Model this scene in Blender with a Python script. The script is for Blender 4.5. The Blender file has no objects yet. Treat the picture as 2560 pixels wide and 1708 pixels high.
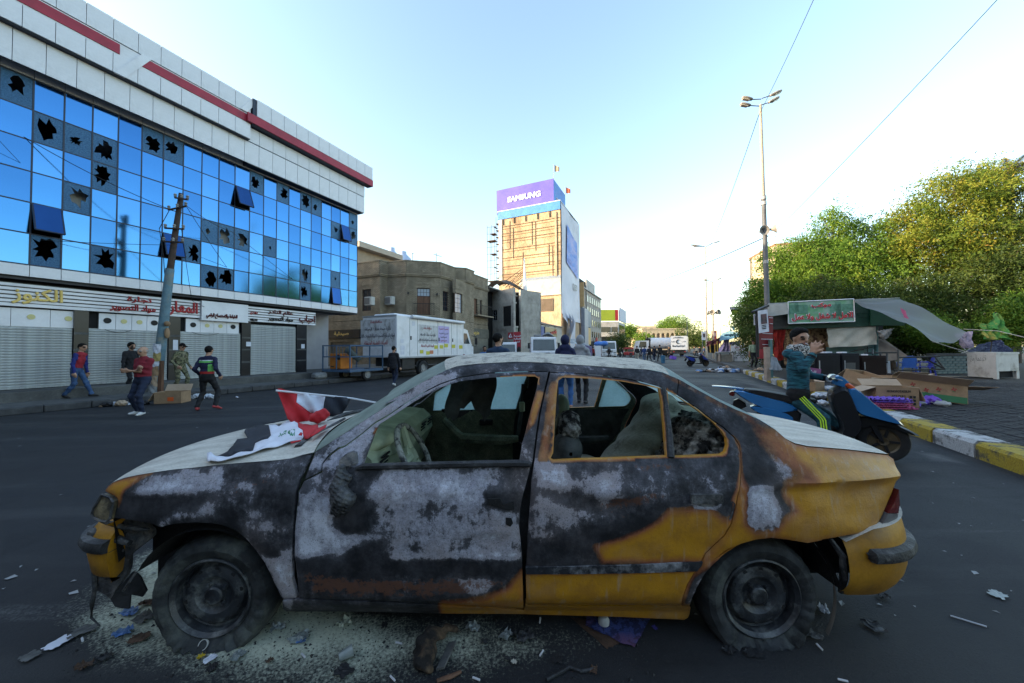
import bpy,math,random
from math import sin,cos
import numpy as np
from mathutils import Vector as Vec,Matrix
from mathutils.geometry import delaunay_2d_cdt
Rot,Tra=Matrix.Rotation,Matrix.Translation
random.seed(11)
arr=np.array
RNG=np.random.default_rng(11)
R=math.radians
PI=math.pi
SC=bpy.context.scene
COL=SC.collection
# camera
FPX=890.0
EYE=1.455
cam_d=bpy.data.cameras.new('camera')
cam_d.sensor_width=36.0
cam_d.lens=36.0*FPX/2560.0
cam_d.clip_start=0.05
cam_d.clip_end=6000.0
CAM=bpy.data.objects.new('camera',cam_d)
COL.objects.link(CAM)
CAM_M=Tra((0,0,EYE))@Rot(R(90+1.35),4,'X')@Rot(R(-0.4),4,'Z')
CAM.matrix_world=CAM_M
SC.camera=CAM
# sky, sun, exposure
THETA=R(24.74)
SX,SY=sin(THETA),cos(THETA)
SUN_EL=R(13)
_hx,_hy=(-0.70*SX-1.0*SY),(-0.70*SY+1.0*SX)
_hl=math.hypot(_hx,_hy)
_hx,_hy=_hx/_hl,_hy/_hl
SUN_DIR=Vec((_hx*cos(SUN_EL),_hy*cos(SUN_EL),sin(SUN_EL)))
world=bpy.data.worlds.new('World')
SC.world=world
world.use_nodes=True
_wn=world.node_tree.nodes
_sky=_wn.new('ShaderNodeTexSky')
_sky.sky_type='NISHITA'
_sky.sun_disc=False
_sky.sun_elevation=SUN_EL
_sky.sun_rotation=math.atan2(_hx,_hy)
_sky.altitude=0
_sky.air_density=1.2
_sky.dust_density=1.6
_sky.ozone_density=1.2
_bg=_wn['Background']
world.node_tree.links.new(_sky.outputs[0],_bg.inputs[0])
_bg.inputs[1].default_value=0.15
sun_d=bpy.data.lights.new('sun','SUN')
sun_d.energy=2.8
sun_d.angle=R(0.5)
sun_d.color=(1.0,0.78,0.52)
SUN=bpy.data.objects.new('sun',sun_d)
COL.objects.link(SUN)
SUN.rotation_euler=SUN_DIR.to_track_quat('Z','Y').to_euler()
SUN.location=(-30,-10,40)
vs=SC.view_settings
vs.view_transform='Standard'
vs.look='None'
vs.exposure=2.05
vs.gamma=1.0
vs.use_curve_mapping=False
SC.cycles.max_bounces=6
SC.cycles.transparent_max_bounces=12
# placing: photo pixels to points of the street
def ray(px,py):
 d=CAM_M.to_3x3()@Vec(((px-1280)/FPX,-(py-854)/FPX,-1.0))
 return d
def P(px,py,Y):
 d=ray(px,py)
 return Vec((0,0,EYE))+d*(Y/d.y)
def hit(px,py,p0,n):
 d=ray(px,py)
 o=Vec((0,0,EYE))
 t=(Vec(p0)-o).dot(Vec(n))/d.dot(Vec(n))
 return o+d*t
def G(px,py,z=0.0):
 return hit(px,py,(0,0,z),(0,0,1))
NV=Vec((SY,-SX,0))
SV=Vec((SX,SY,0))
def S(u,v,z=0.0):
 return SV*u+NV*v+Vec((0,0,z))
def hv(px,py,v):
 p=hit(px,py,NV*v,NV)
 return p.dot(SV),p.z
def hu(px,py,u):
 p=hit(px,py,SV*u,SV)
 return p.dot(NV),p.z
ROTS=R(90)-THETA
def gz(x,y):
 v=x*SY-y*SX
 return-0.016*max(0.0,-v-3.0)
 # materials
MATS={}
def mat(name,c1,c2=None,rough=0.7,scale=6.0,bump=0.0,metal=0.0,spec=0.4,detail=4.0,contrast=(0.35,0.65),fine=0.0,bscale=None,stretch=None,coat=0.0,dirt=None,dirts=1.3,dr=(.5,.72)):
 if name in MATS:
  return MATS[name]
 m=bpy.data.materials.new(name)
 m.use_nodes=True
 nt=m.node_tree
 N,L=nt.nodes,nt.links
 b=N['Principled BSDF']
 b.inputs['Roughness'].default_value=rough
 b.inputs['Metallic'].default_value=metal
 b.inputs['Specular IOR Level'].default_value=spec
 b.inputs['Coat Weight'].default_value=coat
 c1=tuple(c1)+(1,)
 c2=tuple(c2)+(1,)if c2 else tuple(x*0.72 for x in c1[:3])+(1,)
 tc=N.new('ShaderNodeTexCoord')
 vec=tc.outputs['Object']
 if stretch:
  mp=N.new('ShaderNodeMapping')
  mp.inputs['Scale'].default_value=stretch
  L.new(vec,mp.inputs[0])
  vec=mp.outputs[0]
 def noise(s,d=detail,rg=0.6):
  n=N.new('ShaderNodeTexNoise')
  n.inputs['Scale'].default_value=s
  n.inputs['Detail'].default_value=d
  n.inputs['Roughness'].default_value=rg
  L.new(vec,n.inputs['Vector'])
  return n.outputs[0]
 n1=noise(scale)
 rp=N.new('ShaderNodeValToRGB')
 rp.color_ramp.elements[0].position=contrast[0]
 rp.color_ramp.elements[1].position=contrast[1]
 rp.color_ramp.elements[0].color=c2
 rp.color_ramp.elements[1].color=c1
 L.new(n1,rp.inputs[0])
 col=rp.outputs[0]
 if fine:
  n2=noise(scale*14,2)
  mx=N.new('ShaderNodeMix');mx.data_type='RGBA';mx.blend_type='MULTIPLY'
  mx.inputs[0].default_value=fine
  L.new(col,mx.inputs[6])
  r2=N.new('ShaderNodeValToRGB')
  r2.color_ramp.elements[0].position=0.3;r2.color_ramp.elements[1].position=0.7
  L.new(n2,r2.inputs[0]);L.new(r2.outputs[0],mx.inputs[7])
  col=mx.outputs[2]
 if dirt:
  n3=noise(dirts,6,0.7)
  r3=N.new('ShaderNodeMapRange')
  r3.inputs[1].default_value,r3.inputs[2].default_value=dr
  L.new(n3,r3.inputs[0])
  mx=N.new('ShaderNodeMix');mx.data_type='RGBA'
  L.new(r3.outputs[0],mx.inputs[0]);L.new(col,mx.inputs[6]);mx.inputs[7].default_value=tuple(dirt)+(1,)
  col=mx.outputs[2]
 L.new(col,b.inputs['Base Color'])
 if bump:
  bp=N.new('ShaderNodeBump')
  bp.inputs['Strength'].default_value=bump
  bp.inputs['Distance'].default_value=0.02
  L.new(noise(bscale or scale*5),bp.inputs['Height'])
  L.new(bp.outputs[0],b.inputs['Normal'])
 MATS[name]=m
 return m
 # mesh building
MXZ=Matrix(((1,0,0,0),(0,0,-1,0),(0,1,0,0),(0,0,0,1)))
MXY=Matrix(((1,0,0,0),(0,0,1,0),(0,1,0,0),(0,0,0,1)))
def link(o,parent=None):
 COL.objects.link(o)
 if parent is not None:
  o.parent=parent
 return o
def obj(name,me,parent=None,loc=None,rot=None):
 o=bpy.data.objects.new(name,me)
 if loc is not None:o.location=loc
 if rot is not None:o.rotation_euler=rot
 return link(o,parent)
def thing(name,label,cat,loc=(0,0,0),rotz=0.0,group=None):
 o=bpy.data.objects.new(name,None)
 o.empty_display_size=0.2
 COL.objects.link(o)
 o.location=loc
 o.rotation_euler=(0,0,rotz)
 o['label']=label
 o['category']=cat
 if group:o['group']=group
 return o
def tag(o,label=None,cat=None,group=None,kind=None):
 if label:o['label']=label
 if cat:o['category']=cat
 if group:o['group']=group
 if kind:o['kind']=kind
 return o
def copy_tree(o,parent=None):
 c=o.copy()
 COL.objects.link(c)
 if parent is not None:c.parent=parent
 for ch in list(o.children):
  copy_tree(ch,c)
 return c
class MB:
 """collects shapes; build() links them as one mesh object"""
 def __init__(self):
  self.v=[];self.f=[];self.m=[];self.cur=0
 def add(self,vs,fs):
  n=len(self.v)
  self.v.extend([tuple(x)for x in vs])
  self.f.extend([tuple(i+n for i in f)for f in fs])
  self.m.extend([self.cur]*len(fs))
  return self
 def mat(self,i):
  self.cur=i
  return self
 def box(self,c,s,M=None,bev=0.0):
  x,y,z=s[0]/2,s[1]/2,s[2]/2
  if bev>0:
   b=min(bev,x*.9,y*.9,z*.9)
   vs=[]
   for sx in(-1,1):
    for sy in(-1,1):
     for sz in(-1,1):
      vs+=[(sx*(x-b),sy*(y-b),sz*z),(sx*(x-b),sy*y,sz*(z-b)),(sx*x,sy*(y-b),sz*(z-b))]
   def I(a,bb,cc,k):return((a*2+bb)*2+cc)*3+k
   fs=[]
   for cc in(0,1):
    q=[I(0,0,cc,0),I(1,0,cc,0),I(1,1,cc,0),I(0,1,cc,0)];fs.append(q if cc else q[::-1])
    q=[I(0,cc,0,1),I(0,cc,1,1),I(1,cc,1,1),I(1,cc,0,1)];fs.append(q if cc else q[::-1])
    q=[I(cc,0,0,2),I(cc,1,0,2),I(cc,1,1,2),I(cc,0,1,2)];fs.append(q if cc else q[::-1])
   for a in(0,1):
    for bb in(0,1):
     q=[I(a,bb,0,1),I(a,bb,0,2),I(a,bb,1,2),I(a,bb,1,1)];fs.append(q if a==bb else q[::-1])
     q=[I(a,0,bb,0),I(a,1,bb,0),I(a,1,bb,2),I(a,0,bb,2)];fs.append(q if a==bb else q[::-1])
     q=[I(0,a,bb,0),I(0,a,bb,1),I(1,a,bb,1),I(1,a,bb,0)];fs.append(q if a==bb else q[::-1])
     for cc in(0,1):
      t=[I(a,bb,cc,0),I(a,bb,cc,1),I(a,bb,cc,2)]
      fs.append(t if(a+bb+cc)%2 else t[::-1])
  else:
   vs=[(-x,-y,-z),(x,-y,-z),(x,y,-z),(-x,y,-z),(-x,-y,z),(x,-y,z),(x,y,z),(-x,y,z)]
   fs=[(0,3,2,1),(4,5,6,7),(0,1,5,4),(1,2,6,5),(2,3,7,6),(3,0,4,7)]
  if M is not None:vs=[M@Vec(q)for q in vs]
  return self.add([(q[0]+c[0],q[1]+c[1],q[2]+c[2])for q in vs],fs)
 def b2(self,a,b,bev=0.0):
  return self.box([(a[i]+b[i])/2 for i in range(3)],[abs(a[i]-b[i])for i in range(3)],None,bev)
 def tube(self,pts,r,n=8,caps=True):
  pts=[Vec(p)for p in pts]
  rs=r if isinstance(r,(list,tuple))else[r]*len(pts)
  vs,fs=[],[]
  up=Vec((0,0,1))
  for i,p in enumerate(pts):
   t=(pts[min(i+1,len(pts)-1)]-pts[max(i-1,0)])
   t=t.normalized()if t.length>1e-9 else Vec((0,0,1))
   a=up.cross(t)
   if a.length<0.05:a=Vec((1,0,0)).cross(t)
   a.normalize();b=t.cross(a)
   for k in range(n):
    th=2*PI*k/n
    vs.append(p+(a*cos(th)+b*sin(th))*rs[i])
  for i in range(len(pts)-1):
   for k in range(n):
    k2=(k+1)%n
    fs.append((i*n+k,i*n+k2,(i+1)*n+k2,(i+1)*n+k))
  if caps:
   fs.append(tuple(range(n))[::-1]);fs.append(tuple((len(pts)-1)*n+k for k in range(n)))
  return self.add(vs,fs)
 def prism(self,poly,z0,z1,M=None):
  n=len(poly)
  a=sum(poly[i][0]*poly[(i+1)%n][1]-poly[(i+1)%n][0]*poly[i][1]for i in range(n))
  if a<0:poly=poly[::-1]
  vs=[(p[0],p[1],z0)for p in poly]+[(p[0],p[1],z1)for p in poly]
  fs=[tuple(range(n))[::-1],tuple(range(n,2*n))]
  for i in range(n):
   j=(i+1)%n
   fs.append((i,j,n+j,n+i))
  if M is not None:vs=[M@Vec(q)for q in vs]
  return self.add(vs,fs)
 def lathe(self,prof,n=24,M=None,arc=2*PI):
  vs,fs=[],[]
  for r_,z_ in prof:
   for k in range(n):
    th=arc*k/n
    vs.append((r_*cos(th),r_*sin(th),z_))
  for i in range(len(prof)-1):
   for k in range(n):
    k2=(k+1)%n
    fs.append((i*n+k,i*n+k2,(i+1)*n+k2,(i+1)*n+k))
  if M is not None:vs=[M@Vec(q)for q in vs]
  return self.add(vs,fs)
 def grid(self,fn,nu,nv,flip=False):
  vs=[fn(i/nu,j/nv)for j in range(nv+1)for i in range(nu+1)]
  w=nu+1
  fs=[]
  for j in range(nv):
   for i in range(nu):
    q=(j*w+i,j*w+i+1,(j+1)*w+i+1,(j+1)*w+i)
    fs.append(q[::-1]if flip else q)
  return self.add(vs,fs)
 def build(self,name,mats,parent=None,loc=None,rot=None,smooth=False,sharp=40):
  me=bpy.data.meshes.new(name)
  me.from_pydata(self.v,[],self.f)
  for m in(mats if isinstance(mats,(list,tuple))else[mats]):
   me.materials.append(m)
  if len(me.materials)>1:
   me.polygons.foreach_set('material_index',self.m)
  if smooth:
   me.polygons.foreach_set('use_smooth',[True]*len(me.polygons))
   if sharp:me.set_sharp_from_angle(angle=R(sharp))
  me.update()
  return obj(name,me,parent,loc,rot)
def npmesh(name,V,Fc,mats,midx=None,smooth=True,sharp=None):
 """mesh from numpy arrays (faces all of one size)"""
 V=np.asarray(V,np.float32);Fc=np.asarray(Fc,np.int32)
 me=bpy.data.meshes.new(name)
 me.vertices.add(len(V));me.vertices.foreach_set('co',V.ravel())
 k=Fc.shape[1]
 me.loops.add(Fc.size);me.loops.foreach_set('vertex_index',Fc.ravel())
 me.polygons.add(len(Fc))
 me.polygons.foreach_set('loop_start',np.arange(len(Fc),dtype=np.int32)*k)
 me.polygons.foreach_set('loop_total',np.full(len(Fc),k,np.int32))
 for m in(mats if isinstance(mats,(list,tuple))else[mats]):me.materials.append(m)
 if midx is not None:me.polygons.foreach_set('material_index',np.asarray(midx,np.int32))
 if smooth:me.polygons.foreach_set('use_smooth',np.ones(len(Fc),bool))
 me.update(calc_edges=True)
 me.validate()
 if smooth and sharp:me.set_sharp_from_angle(angle=R(sharp))
 return me
def Mx(right,up,origin=(0,0,0)):
 """matrix whose x is right, y is up, z is right x up"""
 r_=Vec(right).normalized();u_=Vec(up);u_=(u_-r_*u_.dot(r_)).normalized();n_=r_.cross(u_)
 M=Matrix((r_,u_,n_)).transposed().to_4x4()
 M.translation=Vec(origin)
 return M
 # lettering (Arabic joined by hand, built as meshes)
_AT={'ا':(0xFE8D,2),'أ':(0xFE83,2),'إ':(0xFE87,2),'آ':(0xFE81,2),'ب':(0xFE8F,4),'ة':(0xFE93,2),'ت':(0xFE95,4),'ث':(0xFE99,4),'ج':(0xFE9D,4),'ح':(0xFEA1,4),'خ':(0xFEA5,4),'د':(0xFEA9,2),'ذ':(0xFEAB,2),'ر':(0xFEAD,2),'ز':(0xFEAF,2),'س':(0xFEB1,4),'ش':(0xFEB5,4),'ص':(0xFEB9,4),'ض':(0xFEBD,4),'ط':(0xFEC1,4),'ظ':(0xFEC5,4),'ع':(0xFEC9,4),'غ':(0xFECD,4),'ف':(0xFED1,4),'ق':(0xFED5,4),'ك':(0xFED9,4),'ل':(0xFEDD,4),'م':(0xFEE1,4),'ن':(0xFEE5,4),'ه':(0xFEE9,4),'و':(0xFEED,2),'ى':(0xFEEF,2),'ي':(0xFEF1,4)}
def joined(w):
 if not any(c in _AT for c in w):return w
 out=[];i=0;pj=False
 while i<len(w):
  c=w[i]
  if c not in _AT:
   out.append(c);pj=False;i+=1;continue
  if c=='ل' and i+1<len(w)and w[i+1]in 'اأإآ':
   b={'ا':0xFEFB,'أ':0xFEF7,'إ':0xFEF9,'آ':0xFEF5}[w[i+1]]
   out.append(chr(b+(1 if pj else 0)));pj=False;i+=2;continue
  b,k=_AT[c]
  nxt=i+1<len(w)and w[i+1]in _AT
  if k==4 and nxt:f=3 if pj else 2;q=True
  else:f=1 if pj else 0;q=False
  out.append(chr(b+f));pj=q;i+=1
 return ''.join(reversed(out))
_TC={}
def glyphs(s,bold=0.02):
 key=(s,bold)
 if key not in _TC:
  c=bpy.data.curves.new('t','FONT')
  c.body=joined(s);c.size=1;c.extrude=0.03;c.bevel_depth=bold;c.bevel_resolution=0;c.resolution_u=2
  o=bpy.data.objects.new('t',c);COL.objects.link(o)
  me=bpy.data.meshes.new_from_object(o.evaluated_get(bpy.context.evaluated_depsgraph_get()))
  V=np.empty(len(me.vertices)*3,np.float32);me.vertices.foreach_get('co',V);V=V.reshape(-1,3)
  Fs=[tuple(p.vertices)for p in me.polygons]
  bpy.data.objects.remove(o);bpy.data.curves.remove(c);bpy.data.meshes.remove(me)
  lo,hi=V.min(0),V.max(0)
  V=(V-(lo+hi)/2)/(hi-lo)
  _TC[key]=(V,Fs,(hi-lo)[0]/(hi-lo)[1])
 return _TC[key]
def lettering(s,M,w,h,d,m,parent,name='lettering',bold=0.02):
 """letters filling w x h, d thick, standing on the plane of matrix M (x right, y up, z out)"""
 V,Fs,asp=glyphs(s,bold)
 if h is None:h=w/asp
 V=V*arr([w,h,d])+arr([0,0,d/2])
 me=bpy.data.meshes.new(name)
 me.from_pydata([M@Vec(q)for q in V],[],Fs)
 me.materials.append(m)
 me.update()
 return obj(name,me,parent)
 # soft bodies from distance fields (people, seats, heaps)
def cone(a,b,ra,rb,lab=0,flat=None):
 return('c',arr(a,float),arr(b,float),ra,rb,lab,flat)
def ball(c,r,lab=0,rot=None):
 r=(r,r,r)if isinstance(r,(int,float))else r
 return('e',arr(c,float),arr(r,float),rot,0,lab,None)
def _dist(pr,X):
 if pr[0]=='c':
  _,a,b,ra,rb,_,flat=pr
  q=X-a;ba=b-a
  if flat is not None:
   ax,k=arr(flat[0]),flat[1]
   q=q+np.outer(q@ax,ax)*(k-1);ba=ba+ax*(ba@ax)*(k-1)
  h=np.clip((q@ba)/max(ba@ba,1e-9),0,1)
  d=np.linalg.norm(q-h[:,None]*ba,axis=1)-(ra+(rb-ra)*h)
  return d/(1.0 if flat is None else max(1.0,(1+flat[1])/2))
 _,c,r,rot,_,_,_=pr
 q=X-c
 if rot is not None:q=q@arr(rot)
 k0=np.linalg.norm(q/r,axis=1);k1=np.linalg.norm(q/(r*r),axis=1)
 return k0*(k0-1)/np.maximum(k1,1e-6)
def sdf_mesh(name,prims,h,mats,k=0.012,cut=None,disp=None,parent=None,loc=None,rot=None,pad=0.06,lab_bias=None):
 lo=np.full(3,1e9);hi=-lo
 for p in prims:
  if p[0]=='c':
   for e,r_ in((p[1],p[3]),(p[2],p[4])):lo=np.minimum(lo,e-r_);hi=np.maximum(hi,e+r_)
  else:
   m_=p[2].max();lo=np.minimum(lo,p[1]-m_);hi=np.maximum(hi,p[1]+m_)
 lo-=pad;hi+=pad
 n=np.ceil((hi-lo)/h).astype(int)+1
 ax=[lo[i]+np.arange(n[i])*h for i in range(3)]
 X=np.stack(np.meshgrid(*ax,indexing='ij'),-1)
 acc=np.zeros(tuple(n))
 for p in prims:
  if p[0]=='c':
   kf=1.0 if p[6]is None else min(1.0,p[6][1])
   r_=max(p[3],p[4])/kf;a_,b_=np.minimum(p[1],p[2])-r_,np.maximum(p[1],p[2])+r_
  else:
   r_=p[2].max();a_,b_=p[1]-r_,p[1]+r_
  m_=9*k+.02
  i0=np.clip(np.floor((a_-m_-lo)/h).astype(int),0,n-1);i1=np.clip(np.ceil((b_+m_-lo)/h).astype(int)+1,1,n)
  sl=tuple(slice(i0[q],i1[q])for q in range(3))
  sub=X[sl]
  d=_dist(p,sub.reshape(-1,3)).reshape(sub.shape[:3])
  acc[sl]+=np.exp(-np.clip(d,-0.5,1.0)/k)
 val=-k*np.log(np.maximum(acc,1e-300)).ravel()
 X=X.reshape(-1,3)
 if disp is not None:val=val+disp(X)
 if cut is not None:val=np.maximum(val,cut(X))
 val=val.reshape(n)
 V,Q=surface_nets(val,lo,h)
 C=V[Q].mean(1)
 D=np.stack([_dist(p,C)for p in prims],1)
 labs=arr([p[5]for p in prims])[D.argmin(1)]
 if lab_bias is not None:labs=lab_bias(C,labs)
 me=npmesh(name,V,Q,mats,labs)
 return obj(name,me,parent,loc,rot)
def surface_nets(v,lo,h):
 s=v<0
 nx,ny,nz=v.shape
 c=np.zeros((nx-1,ny-1,nz-1),int)
 for i in(0,1):
  for j in(0,1):
   for k in(0,1):
    c+=s[i:nx-1+i,j:ny-1+j,k:nz-1+k]
 act=(c>0)&(c<8)
 idx=-np.ones(act.shape,int);idx[act]=np.arange(act.sum())
 I=np.argwhere(act)
 pos=np.zeros((len(I),3));cnt=np.zeros(len(I))
 corners=[(i,j,k)for i in(0,1)for j in(0,1)for k in(0,1)]
 for a in corners:
  for axis in range(3):
   if a[axis]:continue
   b=list(a);b[axis]=1
   va=v[I[:,0]+a[0],I[:,1]+a[1],I[:,2]+a[2]];vb=v[I[:,0]+b[0],I[:,1]+b[1],I[:,2]+b[2]]
   m=(va<0)!=(vb<0)
   t=np.where(m,va/np.where(m,va-vb,1),0)
   q=arr(a,float)[None]+np.eye(3)[axis][None]*t[:,None]
   pos+=np.where(m[:,None],q,0);cnt+=m
 V=lo+h*(I+pos/cnt[:,None])
 Q=[]
 for axis in range(3):
  o1,o2=[(1,2),(2,0),(0,1)][axis]
  sl0=[slice(None)]*3;sl1=[slice(None)]*3
  sl0[axis]=slice(0,-1);sl1[axis]=slice(1,None)
  d=s[tuple(sl0)]!=s[tuple(sl1)]
  e=np.argwhere(d)
  e=e[(e[:,o1]>0)&(e[:,o2]>0)&(e[:,o1]<v.shape[o1]-1)&(e[:,o2]<v.shape[o2]-1)]
  if not len(e):continue
  def cell(da,db):
   q=e.copy();q[:,o1]-=da;q[:,o2]-=db
   return idx[q[:,0],q[:,1],q[:,2]]
  quad=np.stack([cell(1,1),cell(0,1),cell(0,0),cell(1,0)],1)
  ins=s[e[:,0],e[:,1],e[:,2]]
  quad[~ins]=quad[~ins][:,::-1]
  Q.append(quad)
 return V,np.concatenate(Q)
def in_poly(px,py,poly):
 poly=np.asarray(poly,float)
 inside=np.zeros(np.shape(px),bool)
 x0,y0=poly[:,0],poly[:,1];x1,y1=np.roll(x0,-1),np.roll(y0,-1)
 for a,b,c,d in zip(x0,y0,x1,y1):
  if b==d:continue
  t=((b>py)!=(d>py))&(px<(c-a)*(py-b)/(d-b)+a)
  inside^=t
 return inside
def poly_dist(px,py,poly,closed=True):
 """distance to the outline, negative inside"""
 poly=np.asarray(poly,float)
 best=np.full(np.shape(px),1e18)
 n=len(poly)
 for i in range(n if closed else n-1):
  a,b=poly[i],poly[(i+1)%n]
  d=b-a;L2=max(d@d,1e-12)
  t=np.clip(((px-a[0])*d[0]+(py-a[1])*d[1])/L2,0,1)
  best=np.minimum(best,(px-a[0]-t*d[0])**2+(py-a[1]-t*d[1])**2)
 best=np.sqrt(best)
 return np.where(in_poly(px,py,poly),-best,best)if closed else best
def resample(poly,step,closed=True):
 out=[]
 n=len(poly)
 for i in range(n if closed else n-1):
  a,b=Vec(poly[i]),Vec(poly[(i+1)%n])
  k=max(1,int((b-a).length/step))
  out+=[tuple(a.lerp(b,j/k))for j in range(k)]
 if not closed:out.append(tuple(poly[-1]))
 return out
def chaikin(poly,it=1,closed=True):
 for _ in range(it):
  n=len(poly);q=[]
  for i in range(n if closed else n-1):
   a,b=poly[i],poly[(i+1)%n]
   q+=[(a[0]*.75+b[0]*.25,a[1]*.75+b[1]*.25),(a[0]*.25+b[0]*.75,a[1]*.25+b[1]*.75)]
  if not closed:q=[poly[0]]+q[1:-1]+[poly[-1]]
  poly=q
 return poly
def sstep(a,b,x):
 t=np.clip((x-a)/(b-a),0,1)
 return t*t*(3-2*t)
 # the burnt taxi
def cropf(x0,y0,s):
 return lambda x,y:(x0+x/s,y0+y/s)
cA=cropf(180,1050,3.9167);cB=cropf(700,1120,3.5606);cC=cropf(1280,1120,3.5633)
cD=cropf(1780,1050,2.657);cE=cropf(840,880,4.1964);cF=cropf(1340,880,4.1964)
cK=cropf(500,940,4.7);cL=cropf(150,880,1.8933)
def pl(f,*xy):return[f(xy[i],xy[i+1])for i in range(0,len(xy),2)]
YC=2.55
_zt=np.arange(0,1.6,0.005)
_dt=np.interp(_zt,[0.12,.20,.26,.45,.62,.76,.86,.91,1.0,1.1,1.2,1.3,1.36,1.45],[1.86,1.775,1.735,1.712,1.70,1.702,1.735,1.765,1.815,1.868,1.925,1.99,2.06,2.2])
_kr=np.exp(-0.5*(np.arange(-12,13)*.005/.02)**2);_kr/=_kr.sum()
_dt=np.convolve(np.pad(_dt,12,'edge'),_kr,'valid')
def depth(X,z):
 y=np.interp(z,_zt,_dt)
 t=np.maximum(0,(-1.45-X)/0.8)
 y=y+0.17*np.minimum(t,1.02)**2.2+1.2*np.maximum(0,t-1.0)**1.5
 t=np.maximum(0,(X-1.3)/0.85)
 return y+0.20*np.minimum(t,1.02)**2.2+1.2*np.maximum(0,t-1.0)**1.5
_CM3=arr(CAM_M.to_3x3())
def xz_of(pts):
 pts=np.asarray(pts,float)
 d=np.stack([(pts[:,0]-1280)/FPX,-(pts[:,1]-854)/FPX,-np.ones(len(pts))],1)@_CM3.T
 Y=np.full(len(pts),1.76)
 for _ in range(30):
  X=d[:,0]/d[:,1]*Y;Z=EYE+d[:,2]/d[:,1]*Y
  Y=0.5*Y+0.5*depth(X,Z)
 return np.stack([X,Z],1)
def px_of(X,Y,Z):
 p=np.stack([X,Y,Z-EYE],1)@_CM3
 return 1280+FPX*p[:,0]/-p[:,2],854-FPX*p[:,1]/-p[:,2]
def dent(px,py):
 d=np.zeros(len(px))
 def g(f,x,y,rx,ry,a,ang=0):
  cx,cy=f(x,y);c,s=cos(ang),sin(ang)
  u=((px-cx)*c+(py-cy)*s)/rx;v=(-(px-cx)*s+(py-cy)*c)/ry
  return a*np.exp(-0.5*(u*u+v*v))
 d+=g(cB,1780,290,60,9,-.016,-.85)+g(cB,1700,360,50,22,.020,-.8)+g(cB,1960,300,35,30,.012)
 d+=g(cB,1850,820,40,22,.016)+g(cB,1880,760,40,8,-.010)+g(cB,1000,560,130,60,.010)
 d+=g(cB,2150,600,22,90,.018)+g(cB,1200,390,240,7,-.006)
 d+=g(cC,500,430,90,14,.014,.25)+g(cC,850,520,60,16,.014)+g(cC,250,360,60,10,-.008)+g(cC,1000,400,120,14,-.008,-.2)
 d+=g(cD,1000,620,45,60,.030,.5)+g(cD,1120,560,16,80,-.014,.55)+g(cD,800,405,160,9,-.020,-.1)+g(cD,760,470,150,26,.022)
 d+=g(cD,1050,400,70,10,-.014,-.25)+g(cD,560,560,20,40,.012,-.5)+g(cD,880,720,90,18,-.008)
 d+=g(cA,1100,700,240,9,-.006)+g(cA,900,830,120,24,.008)+g(cA,1150,900,110,14,-.010,-.15)
 d+=.0018*np.sin(px*.045+np.sin(py*.03)*2)*np.cos(py*.05+px*.012)
 return d
 # ---- what the fire left: yellow paint / white ash / rust, given as soft patches
_Y,_A,_Ru,_K=[],[],[],[]
def patch(lst,val,soft,*poly):lst.append((val,soft*(1.5 if lst is _Y else 1.9),arr(poly)))
patch(_Y,1,22,*pl(cD,420,110,560,160,1180,228,1260,300,1260,760,640,840,400,800,0,960,-90,1010,30,830,120,705,175,520,205,400,232,440,236,560,228,690,290,745,430,725,500,650,575,610,500,520,500,430,620,410,700,405,640,340,560,290,520,220))
patch(_Y,.62,30,*pl(cD,230,-30,420,60,560,160,800,200,800,420,560,400,430,300,330,180,270,60))
patch(_Y,.6,14,*pl(cF,1310,205,1500,285,1900,500,2250,660,2230,720,1900,560,1500,340,1330,250))
patch(_Y,1,17,*pl(cC,735,870,800,850,1000,800,1150,730,1300,650,1400,560,1600,545,1800,565,1890,650,1960,690,1690,1015,800,1015,762,930))
patch(_Y,.66,10,*pl(cC,1330,640,1400,545,1620,540,1800,560,1880,640,1600,660))
patch(_Y,1,9,*pl(cC,115,1110,1640,1085,1515,1410,115,1400))
patch(_Y,.7,12,*pl(cC,115,1105,420,1105,300,1200,115,1240))
patch(_Y,.9,5,*pl(cC,2040,60,2056,250,2000,520,1962,470,2010,330,2032,120))
patch(_Y,1,10,*pl(cB,1430,1385,2190,1430,2180,1500,1430,1490))
patch(_Y,1,6,*pl(cC,-20,1380,1600,1400,1590,1540,-20,1490))
patch(_Y,.95,20,*pl(cB,1460,1372,1800,1330,2000,1250,2110,1150,2168,1080,2180,1445,1450,1385))
patch(_Y,.95,9,*pl(cA,300,700,400,600,640,545,780,520,640,600,520,690,470,780,440,860,430,780,400,750))
patch(_Y,.9,6,*pl(cE,2115,400,2195,430,2130,600,2080,760,2030,790,1985,890,2000,800,2060,560))
patch(_Y,.62,8,*pl(cE,2240,300,2335,300,2260,900,2230,1150,2110,1150,2180,700))
patch(_Y,.85,5,*pl(cE,2300,380,2340,300,2330,480,2290,640,2250,700))
patch(_Y,.95,3,*pl(cE,270,1190,300,1050,420,820,440,760,405,775,370,900,290,1080))
patch(_Y,.6,5,*pl(cF,2050,820,2150,960,2170,1200,2190,1340,2140,1340,2130,1050,2080,940))
patch(_A,.95,10,*pl(cB,170,400,480,400,480,560,455,700,560,760,700,765,900,790,640,860,540,930,150,970,130,750))
patch(_A,.55,16,*pl(cB,200,300,330,220,480,230,480,420,170,420))
patch(_A,.80,14,*pl(cB,770,360,1000,200,1930,190,1820,400,1810,560,1500,520,1100,520,860,520,765,450))
patch(_A,.62,18,*pl(cB,760,500,1800,500,2000,620,2100,750,2140,990,1300,985,1000,960,930,800,780,640))
patch(_A,.95,6,*pl(cB,1000,950,1500,945,2150,930,2150,1010,1800,985,1000,985))
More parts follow.
